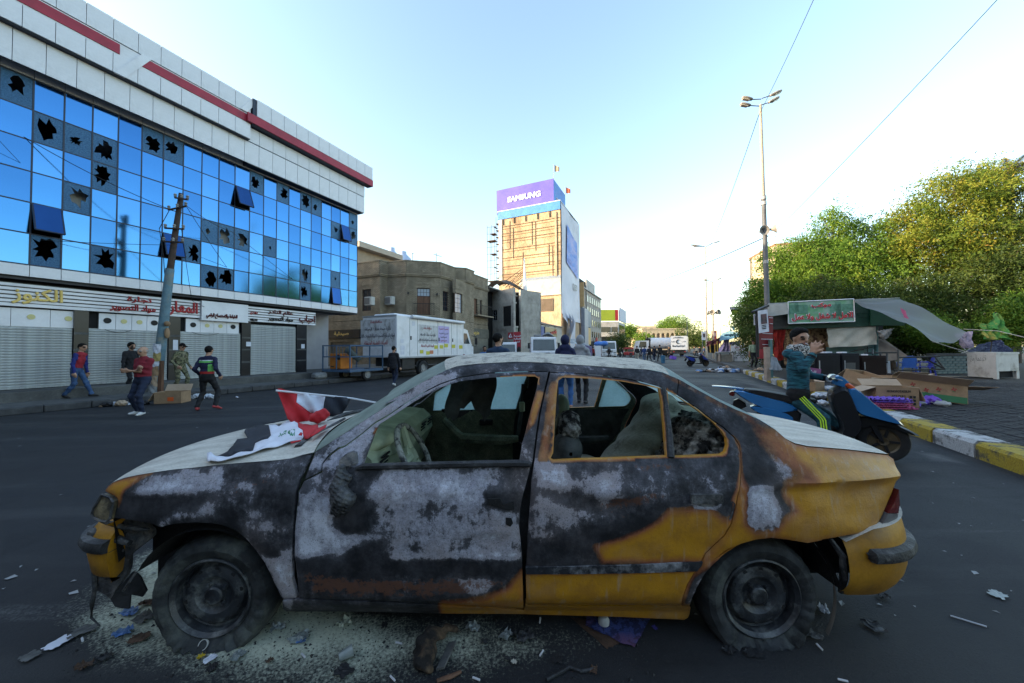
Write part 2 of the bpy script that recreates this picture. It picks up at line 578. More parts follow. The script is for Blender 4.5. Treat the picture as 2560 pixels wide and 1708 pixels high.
patch(_A,.9,8,*pl(cB,1610,1200,1750,1180,1860,1200,1830,1250,1720,1275,1640,1250))
patch(_A,.9,6,*pl(cB,1730,800,1860,750,1950,800,1900,840,1760,840))
patch(_A,.8,7,*pl(cB,1840,500,1980,540,2090,550,2100,640,2060,700,2130,760,2140,900,1990,720,1900,600))
patch(_A,.45,7,*pl(cB,1380,1010,1560,1000,1540,1120,1400,1180,1380,1330))
patch(_A,.40,30,*pl(cA,1100,500,2150,420,2250,500,2170,900,2140,1300,1900,1300,1500,950,1250,800))
patch(_A,.85,10,*pl(cA,560,660,720,590,900,545,1200,530,1420,510,1480,600,1300,725,720,745,560,730))
patch(_A,.68,12,*pl(cA,820,1010,950,900,1150,840,1370,850,1390,920,1000,1000,880,1045))
patch(_A,.8,10,*pl(cA,1830,1290,1950,1330,2130,1290,2150,1900,1990,1560))
patch(_A,.75,10,*pl(cB,-20,1000,95,1000,135,1330,40,1330))
patch(_A,.80,16,*pl(cK,1350,920,1800,620,2350,280,2350,420,1900,700,1550,920,1500,1100,1300,1150,1220,1160))
patch(_A,.72,12,*pl(cE,-100,920,300,720,700,480,1000,300,1300,190,1300,260,1000,410,700,580,300,830,0,1030))
patch(_A,.6,10,*pl(cE,1850,160,2050,150,2080,185,1880,195))
patch(_A,.75,9,*pl(cK,1480,1000,1700,820,1980,640,2040,600,1960,800,1900,1040,1750,1090,1520,1090))
patch(_A,.85,9,*pl(cC,200,155,450,170,560,330,440,385,260,355))
patch(_A,.68,12,*pl(cC,540,330,680,215,900,245,965,440,830,485,680,410))
patch(_A,.52,22,*pl(cC,960,215,1500,195,1960,255,1960,330,1500,320,980,400))
patch(_A,.58,18,*pl(cC,300,450,700,540,880,640,700,700,620,800,450,700,400,640,160,840,150,600))
patch(_A,.62,8,*pl(cC,150,760,350,740,400,680,380,800,170,850))
patch(_A,.9,4,*pl(cC,1590,500,1860,500,1820,545,1640,545))
for q in((1370,640,30,130),(1790,560,24,190),(1680,700,26,190),(1520,780,24,210),(1720,560,16,70),(1350,1120,20,240),(1880,700,60,120),(1480,1110,60,120)):
 patch(_A,.62,5,*pl(cC,q[0],q[1],q[0]+q[2],q[1],q[0]+q[2]*.6,q[1]+q[3],q[0]+q[2]*.2,q[1]+q[3]))
patch(_A,.9,7,*pl(cD,255,440,420,430,460,560,455,640,430,690,300,710,240,690))
for q in(270,330,385,430):patch(_A,.8,3,*pl(cD,q,680,q+22,680,q+16,770,q+6,775))
patch(_A,.55,10,*pl(cD,350,290,440,250,560,330,520,400,380,400))
patch(_A,.5,14,*pl(cD,560,180,700,190,680,300,600,260))
patch(_Ru,.75,16,*pl(cB,150,1085,700,1140,2080,1160,1950,1240,1600,1300,1300,1330,300,1310))
patch(_Ru,.65,12,*pl(cC,650,500,1000,425,1400,360,1330,470,1000,560,760,575))
patch(_Ru,.5,10,*pl(cC,900,130,1550,130,1600,220,1100,200))
patch(_Ru,.5,14,*pl(cC,130,830,450,800,400,930,130,930))
patch(_Ru,.45,16,*pl(cD,240,-20,330,30,420,220,330,200))
patch(_Ru,.40,26,*pl(cA,1350,480,2100,450,2100,760,1400,780))
patch(_Ru,.4,20,*pl(cC,700,560,1250,560,900,760,700,720))
patch(_K,1,14,*pl(cB,500,420,760,400,780,640,700,760,540,740,480,640))
patch(_K,1,9,*pl(cB,120,1000,2160,1015,2160,1120,700,1135,130,1085))
patch(_K,.9,9,*pl(cB,1840,420,2090,430,2090,560,1990,560,1850,500))
patch(_K,1,14,*pl(cA,430,780,700,755,1350,745,1250,830,1000,870,820,1000,420,960))
patch(_K,.9,9,*pl(cA,1740,1150,1900,1230,2030,1330,1960,1360,1780,1260))
patch(_K,.8,8,*pl(cA,520,650,760,590,760,620,560,720))
patch(_K,.9,12,*pl(cC,230,380,420,420,560,480,760,570,560,520,380,450,240,400))
patch(_K,.9,20,*pl(cC,150,850,760,700,1150,640,1380,560,1100,740,760,860,800,1020,130,1030))
patch(_K,.9,12,*pl(cD,200,-40,290,20,350,200,420,420,240,430,205,300))
patch(_K,.8,10,*pl(cD,430,430,500,430,500,540,560,600,440,560))
def fields(lst,px,py,base=0.0):
 r=np.full(len(px),base)
 for val,soft,poly in lst:
  lo=poly.min(0)-soft*2;hi=poly.max(0)+soft*2
  m=(px>lo[0])&(px<hi[0])&(py>lo[1])&(py<hi[1])
  if m.any():
   w=1-sstep(-soft,soft,poly_dist(px[m],py[m],poly))
   r[m]=r[m]*(1-w)+np.maximum(r[m],val)*w
 return r
_rear_open=pl(cF,185,1140,150,1120,180,1060,200,700,222,400,235,300,280,268,600,280,900,310,1100,345,1290,385,1315,500,1345,800,1368,1095,1000,1110,500,1125)
_rear_small=pl(cF,1380,410,1500,480,1700,620,1850,730,1950,830,2000,910,2008,990,1985,1055,1945,1080,1850,1085,1445,1100,1430,1000,1400,650)
_front_open=pl(cE,275,1185,330,1040,410,830,445,765,600,668,800,535,960,442,1100,372,1300,308,1600,272,1900,257,2085,257,2125,280,2110,380,2060,560,2000,800,1950,1000,1925,1148,1500,1155,900,1170)
def paint(px,py):
 y=fields(_Y,px,py)
 d=np.minimum(np.abs(poly_dist(px,py,arr(_rear_open))),np.abs(poly_dist(px,py,arr(_rear_small))))
 y=np.maximum(y,np.where(d<4.0,.92,0))
 d=np.abs(poly_dist(px,py,arr(_front_open)))
 y=np.maximum(y,np.where((d<3.2)&(py<960)&(px>1250),.85,0))
 k=fields(_K,px,py)
 a=fields(_A,px,py,.32)*(1-.85*k)
 a=np.where(y>.5,np.minimum(a,np.maximum(0,a-.30)),a)
 ru=fields(_Ru,px,py)*(1-.6*k)
 return y,a,ru
def burnt_material():
 m=bpy.data.materials.new('burnt_paint');m.use_nodes=True
 N,L=m.node_tree.nodes,m.node_tree.links
 b=N['Principled BSDF']
 at=N.new('ShaderNodeAttribute');at.attribute_name='paint'
 sp=N.new('ShaderNodeSeparateColor');L.new(at.outputs['Color'],sp.inputs[0])
 tc=N.new('ShaderNodeTexCoord')
 def noise(s,d=6,r=.65,st=None):
  n=N.new('ShaderNodeTexNoise');n.inputs['Scale'].default_value=s;n.inputs['Detail'].default_value=d;n.inputs['Roughness'].default_value=r
  v=tc.outputs['Object']
  if st:
   mp=N.new('ShaderNodeMapping');mp.inputs['Scale'].default_value=st;L.new(v,mp.inputs[0]);v=mp.outputs[0]
  L.new(v,n.inputs['Vector']);return n.outputs[0]
 def ma(op,a,c,e=None):
  n=N.new('ShaderNodeMath');n.operation=op
  for i,q in enumerate((a,c,e)):
   if q is None:continue
   if isinstance(q,(int,float)):n.inputs[i].default_value=q
   else:L.new(q,n.inputs[i])
  return n.outputs[0]
 def rng(x,lo,hi,a=0,c=1):
  n=N.new('ShaderNodeMapRange');n.interpolation_type='SMOOTHSTEP'
  L.new(x,n.inputs[0]);n.inputs[1].default_value=lo;n.inputs[2].default_value=hi;n.inputs[3].default_value=a;n.inputs[4].default_value=c
  return n.outputs[0]
 def mix(f,a,c):
  n=N.new('ShaderNodeMix');n.data_type='RGBA'
  if isinstance(f,float):n.inputs[0].default_value=f
  else:L.new(f,n.inputs[0])
  for i,q in((6,a),(7,c)):
   if isinstance(q,tuple):n.inputs[i].default_value=q+(1,)
   else:L.new(q,n.inputs[i])
  return n.outputs[2]
 nb,nm_,nf,ng=noise(2.6),noise(9,8,.7),noise(42,6,.75),noise(190,3,.7)
 streak=noise(11,5,.6,(3.0,3.0,.30))
 char=mix(rng(nm_,.36,.72),(.007,.0078,.011),(.046,.045,.054))
 char=mix(ma('MULTIPLY',rng(nb,.48,.7),.6),char,(.075,.062,.066))
 # ash breaks up along the grain of the burnt paint
 fb_=noise(7,12,.78)
 am=ma('ADD',sp.outputs[1],ma('MULTIPLY',ma('SUBTRACT',nb,.5),.6))
 am=ma('ADD',am,ma('MULTIPLY',ma('SUBTRACT',fb_,.5),1.7))
 am=ma('ADD',am,ma('MULTIPLY',ma('SUBTRACT',streak,.5),.35))
 ashc=mix(rng(nf,.35,.7),(.22,.215,.255),(.42,.42,.50))
 ashc=mix(rng(nb,.42,.66),ashc,(.32,.285,.305))
 ashc=mix(rng(am,.75,1.05),ashc,(.56,.57,.66))
 ashc=mix(ma('MULTIPLY',rng(ng,.57,.66),.8),ashc,(.025,.025,.03))
 amask=ma('MULTIPLY',ma('ADD',rng(am,.18,.75,0,.35),rng(am,.46,.56,0,.65)),1.0)
 rm=ma('ADD',sp.outputs[2],ma('ADD',ma('MULTIPLY',ma('SUBTRACT',nf,.5),1.7),ma('MULTIPLY',ma('SUBTRACT',nm_,.5),.9)))
 rustc=mix(nm_,(.15,.058,.028),(.085,.042,.032))
 c=mix(amask,char,ashc)
 c=mix(ma('MULTIPLY',rng(rm,.46,.66),.85),c,rustc)
 # paint: black -> brown -> orange -> yellow as it survives
 ym=ma('ADD',sp.outputs[0],ma('MULTIPLY',ma('SUBTRACT',fb_,.5),.65))
 rp=N.new('ShaderNodeValToRGB');L.new(ym,rp.inputs[0])
 e=rp.color_ramp.elements
 e[0].position=.28;e[0].color=(.02,.012,.010,1);e[1].position=.95;e[1].color=(.47,.222,.016,1)
 for p,cc in((.44,(.085,.026,.014)),(.58,(.25,.085,.038)),(.74,(.38,.15,.024))):
  q=e.new(p);q.color=cc+(1,)
 yc=mix(ma('MULTIPLY',rng(nm_,.42,.66),.55),rp.outputs[0],(.26,.115,.028))
 yc=mix(ma('MULTIPLY',rng(nb,.50,.66),.5),yc,(.37,.20,.09))
 yc=mix(ma('MULTIPLY',rng(streak,.54,.72),.40),yc,(.38,.33,.27))
 yc=mix(rng(ng,.64,.72),yc,(.05,.03,.02))
 yc=mix(ma('MULTIPLY',rng(nf,.66,.78),.8),yc,(.06,.035,.02))
 yc=mix(rng(ma('ADD',sp.outputs[1],ma('MULTIPLY',ma('SUBTRACT',nf,.5),.5)),.35,.6),yc,ashc)
 c=mix(rng(ym,.26,.42),c,yc)
 L.new(c,b.inputs['Base Color'])
 L.new(rng(ym,.5,.9,.72,.42),b.inputs['Roughness'])
 b.inputs['Specular IOR Level'].default_value=.35
 bp=N.new('ShaderNodeBump');bp.inputs['Strength'].default_value=.45;bp.inputs['Distance'].default_value=.008
 L.new(ma('ADD',ma('MULTIPLY',nf,.5),ma('ADD',nm_,ma('MULTIPLY',amask,.35))),bp.inputs['Height'])
 L.new(bp.outputs[0],b.inputs['Normal'])
 return m
M_BURNT=burnt_material()
M_DUST=mat('dusted_paint',(.66,.62,.54),(.50,.46,.39),.85,7,.3,detail=9,fine=.3,stretch=(.7,2.0,1),dirt=(.30,.27,.23),dirts=5,bscale=60)
M_DUSTR=mat('dusted_roof',(.62,.57,.48),(.34,.31,.27),.85,12,.5,detail=9,contrast=(.28,.5),fine=.4,dirt=(.10,.09,.085),dirts=14,bscale=70)
M_INT=mat('powdered_trim',(.30,.33,.23),(.13,.15,.11),.9,7,.3,detail=7,fine=.5)
M_INTP=mat('powdered_dash',(.50,.56,.38),(.30,.34,.23),.95,5,.3,detail=7)
M_SOOT=mat('soot',(.016,.016,.018),(.006,.006,.007),.8,14,.4)
M_INTD=mat('sooty_trim',(.07,.075,.07),(.03,.032,.03),.85,9,.3)
M_SEAT=mat('powdered_seat',(.55,.52,.42),(.36,.33,.26),.95,6,.5,detail=8,dirt=(.10,.085,.065),dirts=6)
M_CHARFOAM=mat('charred_foam',(.42,.41,.37),(.012,.011,.010),.9,16,1.0,detail=8,contrast=(.44,.66))
M_GLASSP=mat('powdered_glass',(.50,.62,.60),(.40,.52,.50),.55,5,0.1,fine=.12,spec=.5)
M_WSHIELD=mat('powdered_windscreen',(.46,.54,.48),(.30,.37,.33),.6,6,.25,detail=8,spec=.5,dirt=(.24,.30,.26),dirts=4)
M_TYRE=mat('dusty_tyre',(.040,.044,.048),(.010,.011,.013),.8,9,.25,detail=8,dirt=(.10,.11,.10),dirts=5)
M_RIM=mat('burnt_steel_rim',(.036,.040,.048),(.008,.009,.012),.45,14,.2,detail=8,spec=.5,dirt=(.17,.18,.18),dirts=9)
M_PLASTIC=mat('charred_plastic',(.045,.047,.052),(.012,.012,.014),.6,12,.5,detail=8,dirt=(.16,.16,.16),dirts=8)
M_MOULD=mat('ashy_moulding',(.035,.038,.046),(.014,.015,.02),.5,20,.2,dirt=(.34,.35,.38),dirts=8)
M_BRACK=mat('scorched_bracket',(.10,.10,.105),(.025,.025,.03),.7,14,.6,detail=8,dirt=(.22,.20,.18),dirts=9)
M_YEL=mat('taxi_yellow',(.46,.222,.016),(.33,.15,.014),.45,5,.1,detail=8,fine=.2,dirt=(.20,.11,.035),dirts=4)
M_LENS=mat('tail_lens',(.13,.016,.018),(.07,.01,.012),.25,6,spec=.5)
M_LENSW=mat('tail_lens_clear',(.14,.135,.14),(.09,.085,.09),.3,6,spec=.5)
M_HEADL=mat('smoked_headlamp',(.30,.24,.14),(.05,.045,.035),.35,13,.5,detail=7,spec=.5)
M_FRAMEY=mat('scorched_yellow_edge',(.50,.25,.03),(.20,.09,.02),.5,30)
def translucent(m,f):
 N,L=m.node_tree.nodes,m.node_tree.links;b=N['Principled BSDF'];t=N.new('ShaderNodeBsdfTranslucent');x=N.new('ShaderNodeMixShader');x.inputs[0].default_value=f
 L.new(b.inputs['Base Color'].links[0].from_socket,t.inputs[0]);L.new(b.outputs[0],x.inputs[1]);L.new(t.outputs[0],x.inputs[2]);L.new(x.outputs[0],N['Material Output'].inputs[0])
translucent(M_GLASSP,.6);translucent(M_WSHIELD,.5)
car=thing('burnt_taxi','burnt out yellow and black taxi saloon with no side windows, parked across the road','car',(0,0,0))
def panel(name,outline,holes=(),off=0.0,thick=0.022,step=.016,parent=car,far=True,back=None,mats=None,depthf=None,usedent=True):
 out=xz_of(resample(outline,5))
 hs=[xz_of(resample(h,5))for h in holes]
 lo,hi=out.min(0),out.max(0)
 gx,gy=np.meshgrid(np.arange(lo[0],hi[0],step),np.arange(lo[1],hi[1],step))
 gx=gx+(np.arange(gx.shape[0])%2)[:,None]*step/2
 gx,gy=gx.ravel(),gy.ravel()
 m=poly_dist(gx,gy,out)<-step*.55
 for h in hs:m&=poly_dist(gx,gy,h)>step*.55
 pts=[tuple(p)for p in out];edges=[(i,(i+1)%len(out))for i in range(len(out))]
 for h in hs:
  n=len(pts);pts+=[tuple(p)for p in h];edges+=[(n+i,n+(i+1)%len(h))for i in range(len(h))]
 nb=len(pts)
 pts+=list(zip(gx[m],gy[m]))
 vo,_,fo,ov,_,_=delaunay_2d_cdt([Vec(p)for p in pts],edges,[],0,1e-6)
 V2=arr([tuple(v)for v in vo]);T=arr([tuple(f)for f in fo])
 C=V2[T].mean(1)
 k=in_poly(C[:,0],C[:,1],out)
 for h in hs:k&=~in_poly(C[:,0],C[:,1],h)
 T=T[k]
 a=V2[T[:,1]]-V2[T[:,0]];b=V2[T[:,2]]-V2[T[:,0]]
 ar=a[:,0]*b[:,1]-a[:,1]*b[:,0]
 T[ar<0]=T[ar<0][:,::-1];T=T[np.abs(ar)>1e-9]
 X,Z=V2[:,0],V2[:,1]
 Y0=(depthf or depth)(X,Z)
 px,py=px_of(X,Y0,Z)
 Y=Y0+off+(dent(px,py)if usedent else 0)
 # outline edges turn inwards
 bd=poly_dist(X,Z,out)
 bd=np.abs(bd)
 for h in hs:bd=np.minimum(bd,np.abs(poly_dist(X,Z,h)))
 Y=Y+.005*np.exp(-(bd/.006)**2)
 Vf=np.stack([X,Y,Z],1)
 yy,aa,rr=paint(px,py)
 E_=np.concatenate([T[:,[0,1]],T[:,[1,2]],T[:,[2,0]]])
 key=np.sort(E_,1);u,inv,cnt=np.unique(key,axis=0,return_inverse=True,return_counts=True)
 B_=E_[cnt[inv.ravel()]==1]
 n=len(Vf)
 Vb=Vf+arr([0,thick,0])
 F3=np.concatenate([T,T[:,::-1]+n,np.stack([B_[:,1],B_[:,0],B_[:,0]+n],1),np.stack([B_[:,1],B_[:,0]+n,B_[:,1]+n],1)])
 mi=np.concatenate([np.zeros(len(T),int),np.ones(len(T),int),np.zeros(2*len(B_),int)])
 res=[]
 for side in((0,1)if far else(0,)):
  V=np.concatenate([Vf,Vb]).copy();F_=F3.copy()
  if side:
   V[:,1]=2*YC-V[:,1];F_=F_[:,::-1]
  me=npmesh(name,V,F_,mats or[M_BURNT,back or M_INT],mi,sharp=38)
  if len(me.vertices)==len(V):
   ca=me.color_attributes.new('paint','FLOAT_COLOR','POINT')
   d=np.ones((len(V),4),np.float32)
   d[:,0]=np.tile(yy,2);d[:,1]=np.tile(aa,2);d[:,2]=np.tile(rr,2)
   ca.data.foreach_set('color',d.ravel())
  res.append(obj(name,me,parent))
 return res
def near3(pts,off=0.0):
 q=xz_of(pts);y=depth(q[:,0],q[:,1])+off
 return[Vec((a,c,b))for(a,b),c in zip(q,y)]
def polyline_at(pts,n):
 L_=[0]
 for i in range(1,len(pts)):L_.append(L_[-1]+(pts[i]-pts[i-1]).length)
 out=[]
 for k in range(n+1):
  d=L_[-1]*k/n;i=0
  while i<len(L_)-2 and L_[i+1]<d:i+=1
  t=(d-L_[i])/max(1e-9,L_[i+1]-L_[i]);out.append(pts[i].lerp(pts[i+1],min(1,t)))
 return out
def skin(name,edge,m,bulge,ns=40,nt=36,parent=car,thick=.012,drop=0.0):
 """sheet from the near edge of the body to its mirror image on the far side"""
 e=polyline_at(edge,ns)
 mb=MB()
 def fn(t,s):
  p=e[int(round(s*ns))]
  q=Vec((p.x,2*YC-p.y,p.z))
  r_=p.lerp(q,t)
  w=4*t*(1-t)
  b=bulge(s,t,w)
  return(r_.x+b[0],r_.y,r_.z+b[1])
 mb.grid(fn,nt,ns)
 o=mb.build(name,m,parent,smooth=True,sharp=60)
 return o
 # ---- side panels
fender_out=pl(cA,320,700,345,655,400,615,500,578,660,545,800,522,1000,492,1200,474,1400,450,1700,424,2000,402,2150,384,2240,352,2325,345,2330,365,2270,480,2215,600,2185,720,2165,900,2150,1100,2145,1300,2143,1560)+pl(cB,98,1180,138,1340,15,1345,-10,1300,-80,1150)+pl(cA,1880,1400,1800,1290,1700,1170,1600,1090,1500,1045,1400,1020,1200,1008,1000,1020,900,1042,860,1058,760,1012,640,988,500,972,400,966,420,860,434,790,402,752)
panel('front_fender',fender_out,back=M_SOOT)
_dr=pl(cE,2232,200,2178,420,2128,650,2092,900,2062,1140)
fdoor_out=pl(cB,210,300,375,222,378,150,430,85,520,15)+pl(cK,1700,838,1900,690,2055,562)+pl(cE,560,665,700,565,900,440,1100,340,1300,273,1600,229,1900,216,2215,210)+_dr+pl(cB,2228,180,2200,300,2165,420,2138,560,2128,720,2142,850,2155,980,2160,1200,2168,1432,1600,1395,1000,1365,172,1335,146,1100,130,950,132,750,148,560,172,390)
panel('front_door',fdoor_out,[_front_open],off=-.004)
rdoor_out=pl(cF,172,222,420,232,700,254,1000,296,1300,376,1500,474,1700,604,1850,724,1975,805,2080,905,2130,985,2145,1100,2150,1200)+pl(cC,2030,60,2040,200,2036,330,1992,520,1945,690,1890,780,1792,870,1712,950,1682,1010,1632,1100,1562,1220,1522,1330,1508,1400,800,1397,128,1392,124,1100,132,1000,140,850,152,650,168,450,176,300,196,150)+pl(cE,2085,1130,2112,900,2148,650,2198,420,2250,215)
rdoor_open=_rear_open
panel('rear_door',rdoor_out,[_rear_open,_rear_small],off=-.004)
rail_out=pl(cK,1345,898,1500,800,1750,640,2000,480,2330,270)+pl(cE,490,560,750,405,1000,268,1150,195,1280,150,1500,126,1900,106,2250,118)+pl(cF,160,125,600,150,900,175,1200,190,1330,215,1500,285,1480,455,1300,366,1000,286,700,244,420,222,172,212)+pl(cE,2215,200,1900,206,1600,219,1300,262,1100,328,900,428,700,552,560,650)+pl(cK,2050,545,1900,672,1700,820)+pl(cB,510,-2,420,70,364,145,360,212,214,285,235,225,262,160,300,60)
panel('roof_rail',rail_out,off=.002,back=M_INTD)
quarter_out=pl(cF,1510,290,1700,398,1900,505,2100,605,2200,645)+pl(cD,320,0,420,62,500,132,560,166,650,186,900,206,1180,240,1212,262,1222,300,1232,380,1226,440,1212,500,1150,640,1108,720,1088,745,900,780,745,798,735,806,640,822,600,814,500,796,400,788,300,798,200,824,100,868,0,945)+pl(cC,2000,880,1900,950,1800,1040,1720,1130,1650,1250,1605,1350,1588,1412,1520,1412,1532,1330,1574,1222,1644,1102,1694,1012,1724,955,1804,876,1904,786,1958,694,2004,522,2048,330,2052,200,2042,60)+pl(cF,2162,1200,2156,1100,2142,980,2092,898,1985,796,1860,714,1710,594,1510,464,1490,450)
panel('rear_quarter',quarter_out,back=M_SOOT)
rocker_out=pl(cB,25,1360,160,1346,1000,1376,1600,1406,2172,1444)+pl(cC,120,1403,800,1408,1515,1416,1590,1420,1580,1480,1565,1512,1530,1532,1490,1528,900,1502,0,1478)+pl(cB,1500,1474,800,1458,60,1455,25,1430)
panel('rocker_panel',rocker_out,off=-.006,thick=.05,back=M_SOOT,usedent=False)
# ---- bonnet, windscreen, roof, rear window, boot
hood_edge=near3(pl(cA,318,690,345,648,400,608,500,570,660,538,800,515,1000,486,1200,468,1400,444,1700,418,2000,396,2150,378,2235,348)+pl(cK,1335,900),.004)
def hood_b(s,t,w):
 n=(1-s)
 return(-.20*w*n**3-.13*w*s**5,.045*w**.7*(.35+.65*s)+.012*w*n)
hood=skin('hood',hood_edge,M_DUST,hood_b)
ws_edge=near3(pl(cK,1345,894,1500,796,1750,636,2000,476,2330,266)+pl(cE,490,556,750,400,1000,264,1150,192),.006)
skin('windscreen',ws_edge,M_WSHIELD,lambda s,t,w:(-.13*w*(1-s)-.07*w*s,.035*w**.8*(1-s)+.05*w**.8*s))
roof_edge=near3(pl(cE,1150,190,1280,146,1500,122,1900,102,2250,114)+pl(cF,160,121,600,146,900,171,1200,186,1330,211,1400,240),.004)
def roof_b(s,t,w):
 return(-.07*w*(1-s)**4+.08*w*s**4,.055*w**.75)
roof=skin('roof',roof_edge,M_DUSTR,roof_b)
rw_edge=near3(pl(cF,1400,238,1500,282,1700,395,1900,502,2100,602,2200,642)+pl(cD,320,-4,420,58,500,128),.008)
skin('rear_window',rw_edge,M_GLASSP,lambda s,t,w:(.08*w*(1-s)+.05*w*s,.055*w**.75*(1-s)+.03*w*s))
boot_edge=near3(pl(cD,505,130,560,158,650,178,780,188,900,198,1060,216,1185,231),.012)
skin('boot_lid',boot_edge,M_DUST,lambda s,t,w:(.05*w+.05*w*s**3,.025*w**.8))
be=boot_edge[-1];te=xz_of(pl(cD,1108,742))[0]
mb=MB()
def rearf(t,s):
 p=Vec((be.x+.004,be.y,be.z));b_=Vec((te[0]+.06,be.y+.02,te[1]-.02))
 r_=p.lerp(b_,s);w=4*t*(1-t)
 return(r_.x+.10*w+.03*sin(PI*s),r_.y+(2*YC-2*r_.y)*t,r_.z)
mb.grid(rearf,24,10)
mb.build('boot_panel',M_YEL,car,smooth=True)
nose=hood_edge[0]
mb=MB()
def frontf(t,s):
 w=4*t*(1-t)
 return(nose.x-.19*w+.05*s,nose.y+.02+(2*YC-2*nose.y-.04)*t,nose.z-.01-.36*s)
mb.grid(frontf,24,8,flip=True)
mb.build('front_panel',M_SOOT,car,smooth=True)
# dark insides that the openings look into
mb=MB()
mb.b2((-1.95,1.98,.20),(-.95,3.12,.62));mb.b2((-2.1,2.1,.3),(-1.9,3.0,.6))
mb.build('engine_bay',M_SOOT,car)
mb=MB()
mb.b2((-1.25,1.86,.20),(1.0,3.24,.235));mb.b2((.9,1.95,.24),(2.0,3.15,.50));mb.b2((-1.3,1.86,.22),(-1.22,3.24,.88))
mb.build('floor_pan',M_SOOT,car)
for xc in(-1.483,1.209):
 for s in(0,1):
  mb=MB()
  def liner(t,q,xc=xc,s=s):
   th=PI*(.80*t+.05);y=1.735+.30*q
   return(xc+.365*cos(th),y if not s else 2*YC-y,.235+.365*sin(th))
  mb.grid(liner,18,3,flip=bool(s)).build('wheel_well',M_SOOT,car,smooth=True)
  # inner B posts and door edges seen through the gap
for s in(0,1):
 mb=MB()
 q=near3(pl(cE,2240,190,2240,640,2140,900,2090,1140)+pl(cB,2215,300,2180,700,2185,1000,2180,1430),.045)
 for i in range(len(q)-1):
  for d0,d1 in((0,.05),):
   a,b=q[i],q[i+1]
   f=(lambda v:Vec((v.x,2*YC-v.y,v.z)))if s else(lambda v:v)
   mb.add([f(a+Vec((-.055,0,0))),f(a+Vec((.055,0,0))),f(b+Vec((.055,0,0))),f(b+Vec((-.055,0,0))),f(a+Vec((-.055,.06,0))),f(a+Vec((.055,.06,0))),f(b+Vec((.055,.06,0))),f(b+Vec((-.055,.06,0)))],[(0,1,2,3),(7,6,5,4),(0,4,5,1),(1,5,6,2),(3,2,6,7),(0,3,7,4)])
 mb.build('door_post',M_SOOT,car)
 # window divider bar on the rear door
for s in(0,1):
 q=near3(pl(cF,1335,375,1372,650,1400,900,1412,1105),-.004)
 if s:q=[Vec((v.x,2*YC-v.y,v.z))for v in q]
 MB().tube(q,[.011,.014,.016,.018],6).build('window_bar',M_PLASTIC,car,smooth=True)
 # weather strip under the front window
q=near3(pl(cE,215,1215,300,1195,900,1180,1500,1166,1960,1160,2050,1172),-.012)
MB().tube(q,[.008,.016,.017,.016,.017,.014],7).build('weather_strip',M_PLASTIC,car,smooth=True)
# ---- lamps, mouldings, handles, mirror
hl=panel('headlight',pl(cA,318,722,400,752,428,792,418,850,398,958,368,984,300,976,236,942,220,912,240,850,282,790),off=-.012,thick=.03,mats=[M_HEADL,M_SOOT],usedent=False,step=.03)
q=near3(pl(cA,318,722,400,752,428,792,418,850,398,958,368,984,300,976,236,942,220,912,240,850,282,790,318,722),-.012)
MB().tube(q,.006,5).build('lamp_rim',M_BRACK,car)
panel('tail_light',pl(cD,1238,462,1244,560,1234,620,1168,618,1212,540),off=-.008,thick=.03,mats=[M_LENS,M_SOOT],usedent=False,step=.03)
panel('reversing_light',pl(cD,1166,622,1233,624,1226,670,1208,704,1114,714),off=-.008,thick=.03,mats=[M_LENSW,M_SOOT],usedent=False,step=.03)
panel('side_moulding',pl(cC,122,1052,500,1046,1000,1034,1688,1004,1680,1030,1636,1086,1000,1104,400,1112,124,1112),off=-.018,thick=.016,mats=[M_MOULD,M_MOULD],usedent=False,step=.03)
panel('indicator_slot',pl(cA,1886,862,2008,864,2008,910,1886,906),off=-.003,thick=.004,mats=[M_SOOT,M_SOOT],usedent=False,step=.05,far=False)
h_=near3(pl(cC,1600,425,1850,425),-.022)
panel('door_handle',pl(cC,1585,405,1862,402,1868,470,1850,485,1600,488,1582,470),off=-.022,thick=.018,mats=[M_PLASTIC,M_PLASTIC],usedent=False,step=.03)
panel('handle_cup',pl(cC,1580,400,1870,398,1872,490,1830,535,1640,538,1590,500),off=-.0055,thick=.004,mats=[M_MOULD,M_SOOT],usedent=False,step=.03)
panel('door_handle',pl(cB,1850,450,1960,446,1990,500,2080,470,2086,540,2040,552,1860,500),off=-.012,thick=.01,mats=[M_SOOT,M_SOOT],usedent=False,step=.03,far=False)
panel('lock_hole',pl(cB,2010,620,2060,625,2075,670,2050,700,2010,680),off=-.007,thick=.004,mats=[M_SOOT,M_SOOT],usedent=False,step=.05,far=False)
panel('mirror_base',pl(cB,545,150,550,95,600,45,660,22,692,35,702,125,640,148),off=-.03,thick=.03,mats=[M_BRACK,M_SOOT],usedent=False,step=.02,far=False)
mp=near3(pl(cB,575,165,560,250,545,330,580,420,570,500),-.035)
pr=[cone(mp[i],mp[i+1],[.022,.02,.03,.042][i],[.02,.03,.042,.036][i])for i in range(4)]
pr+=[ball(tuple(mp[3]+Vec((.03,0,-.01))),.035),ball(tuple(mp[1]+Vec((.035,.01,.0))),.018),ball(tuple(mp[4]+Vec((-.02,0,-.01))),.02)]
sdf_mesh('melted_mirror',pr,.006,[M_PLASTIC],.008,disp=lambda X:.006*np.sin(X[:,0]*190+X[:,2]*120)*np.sin(X[:,2]*210),parent=car)
# scuffed latch plate at the back edge of the rear door
panel('latch_plate',pl(cC,1905,560,1960,470,1990,500,1960,620,1900,690,1880,640),off=-.007,thick=.004,mats=[M_MOULD,M_SOOT],usedent=False,step=.05,far=False)
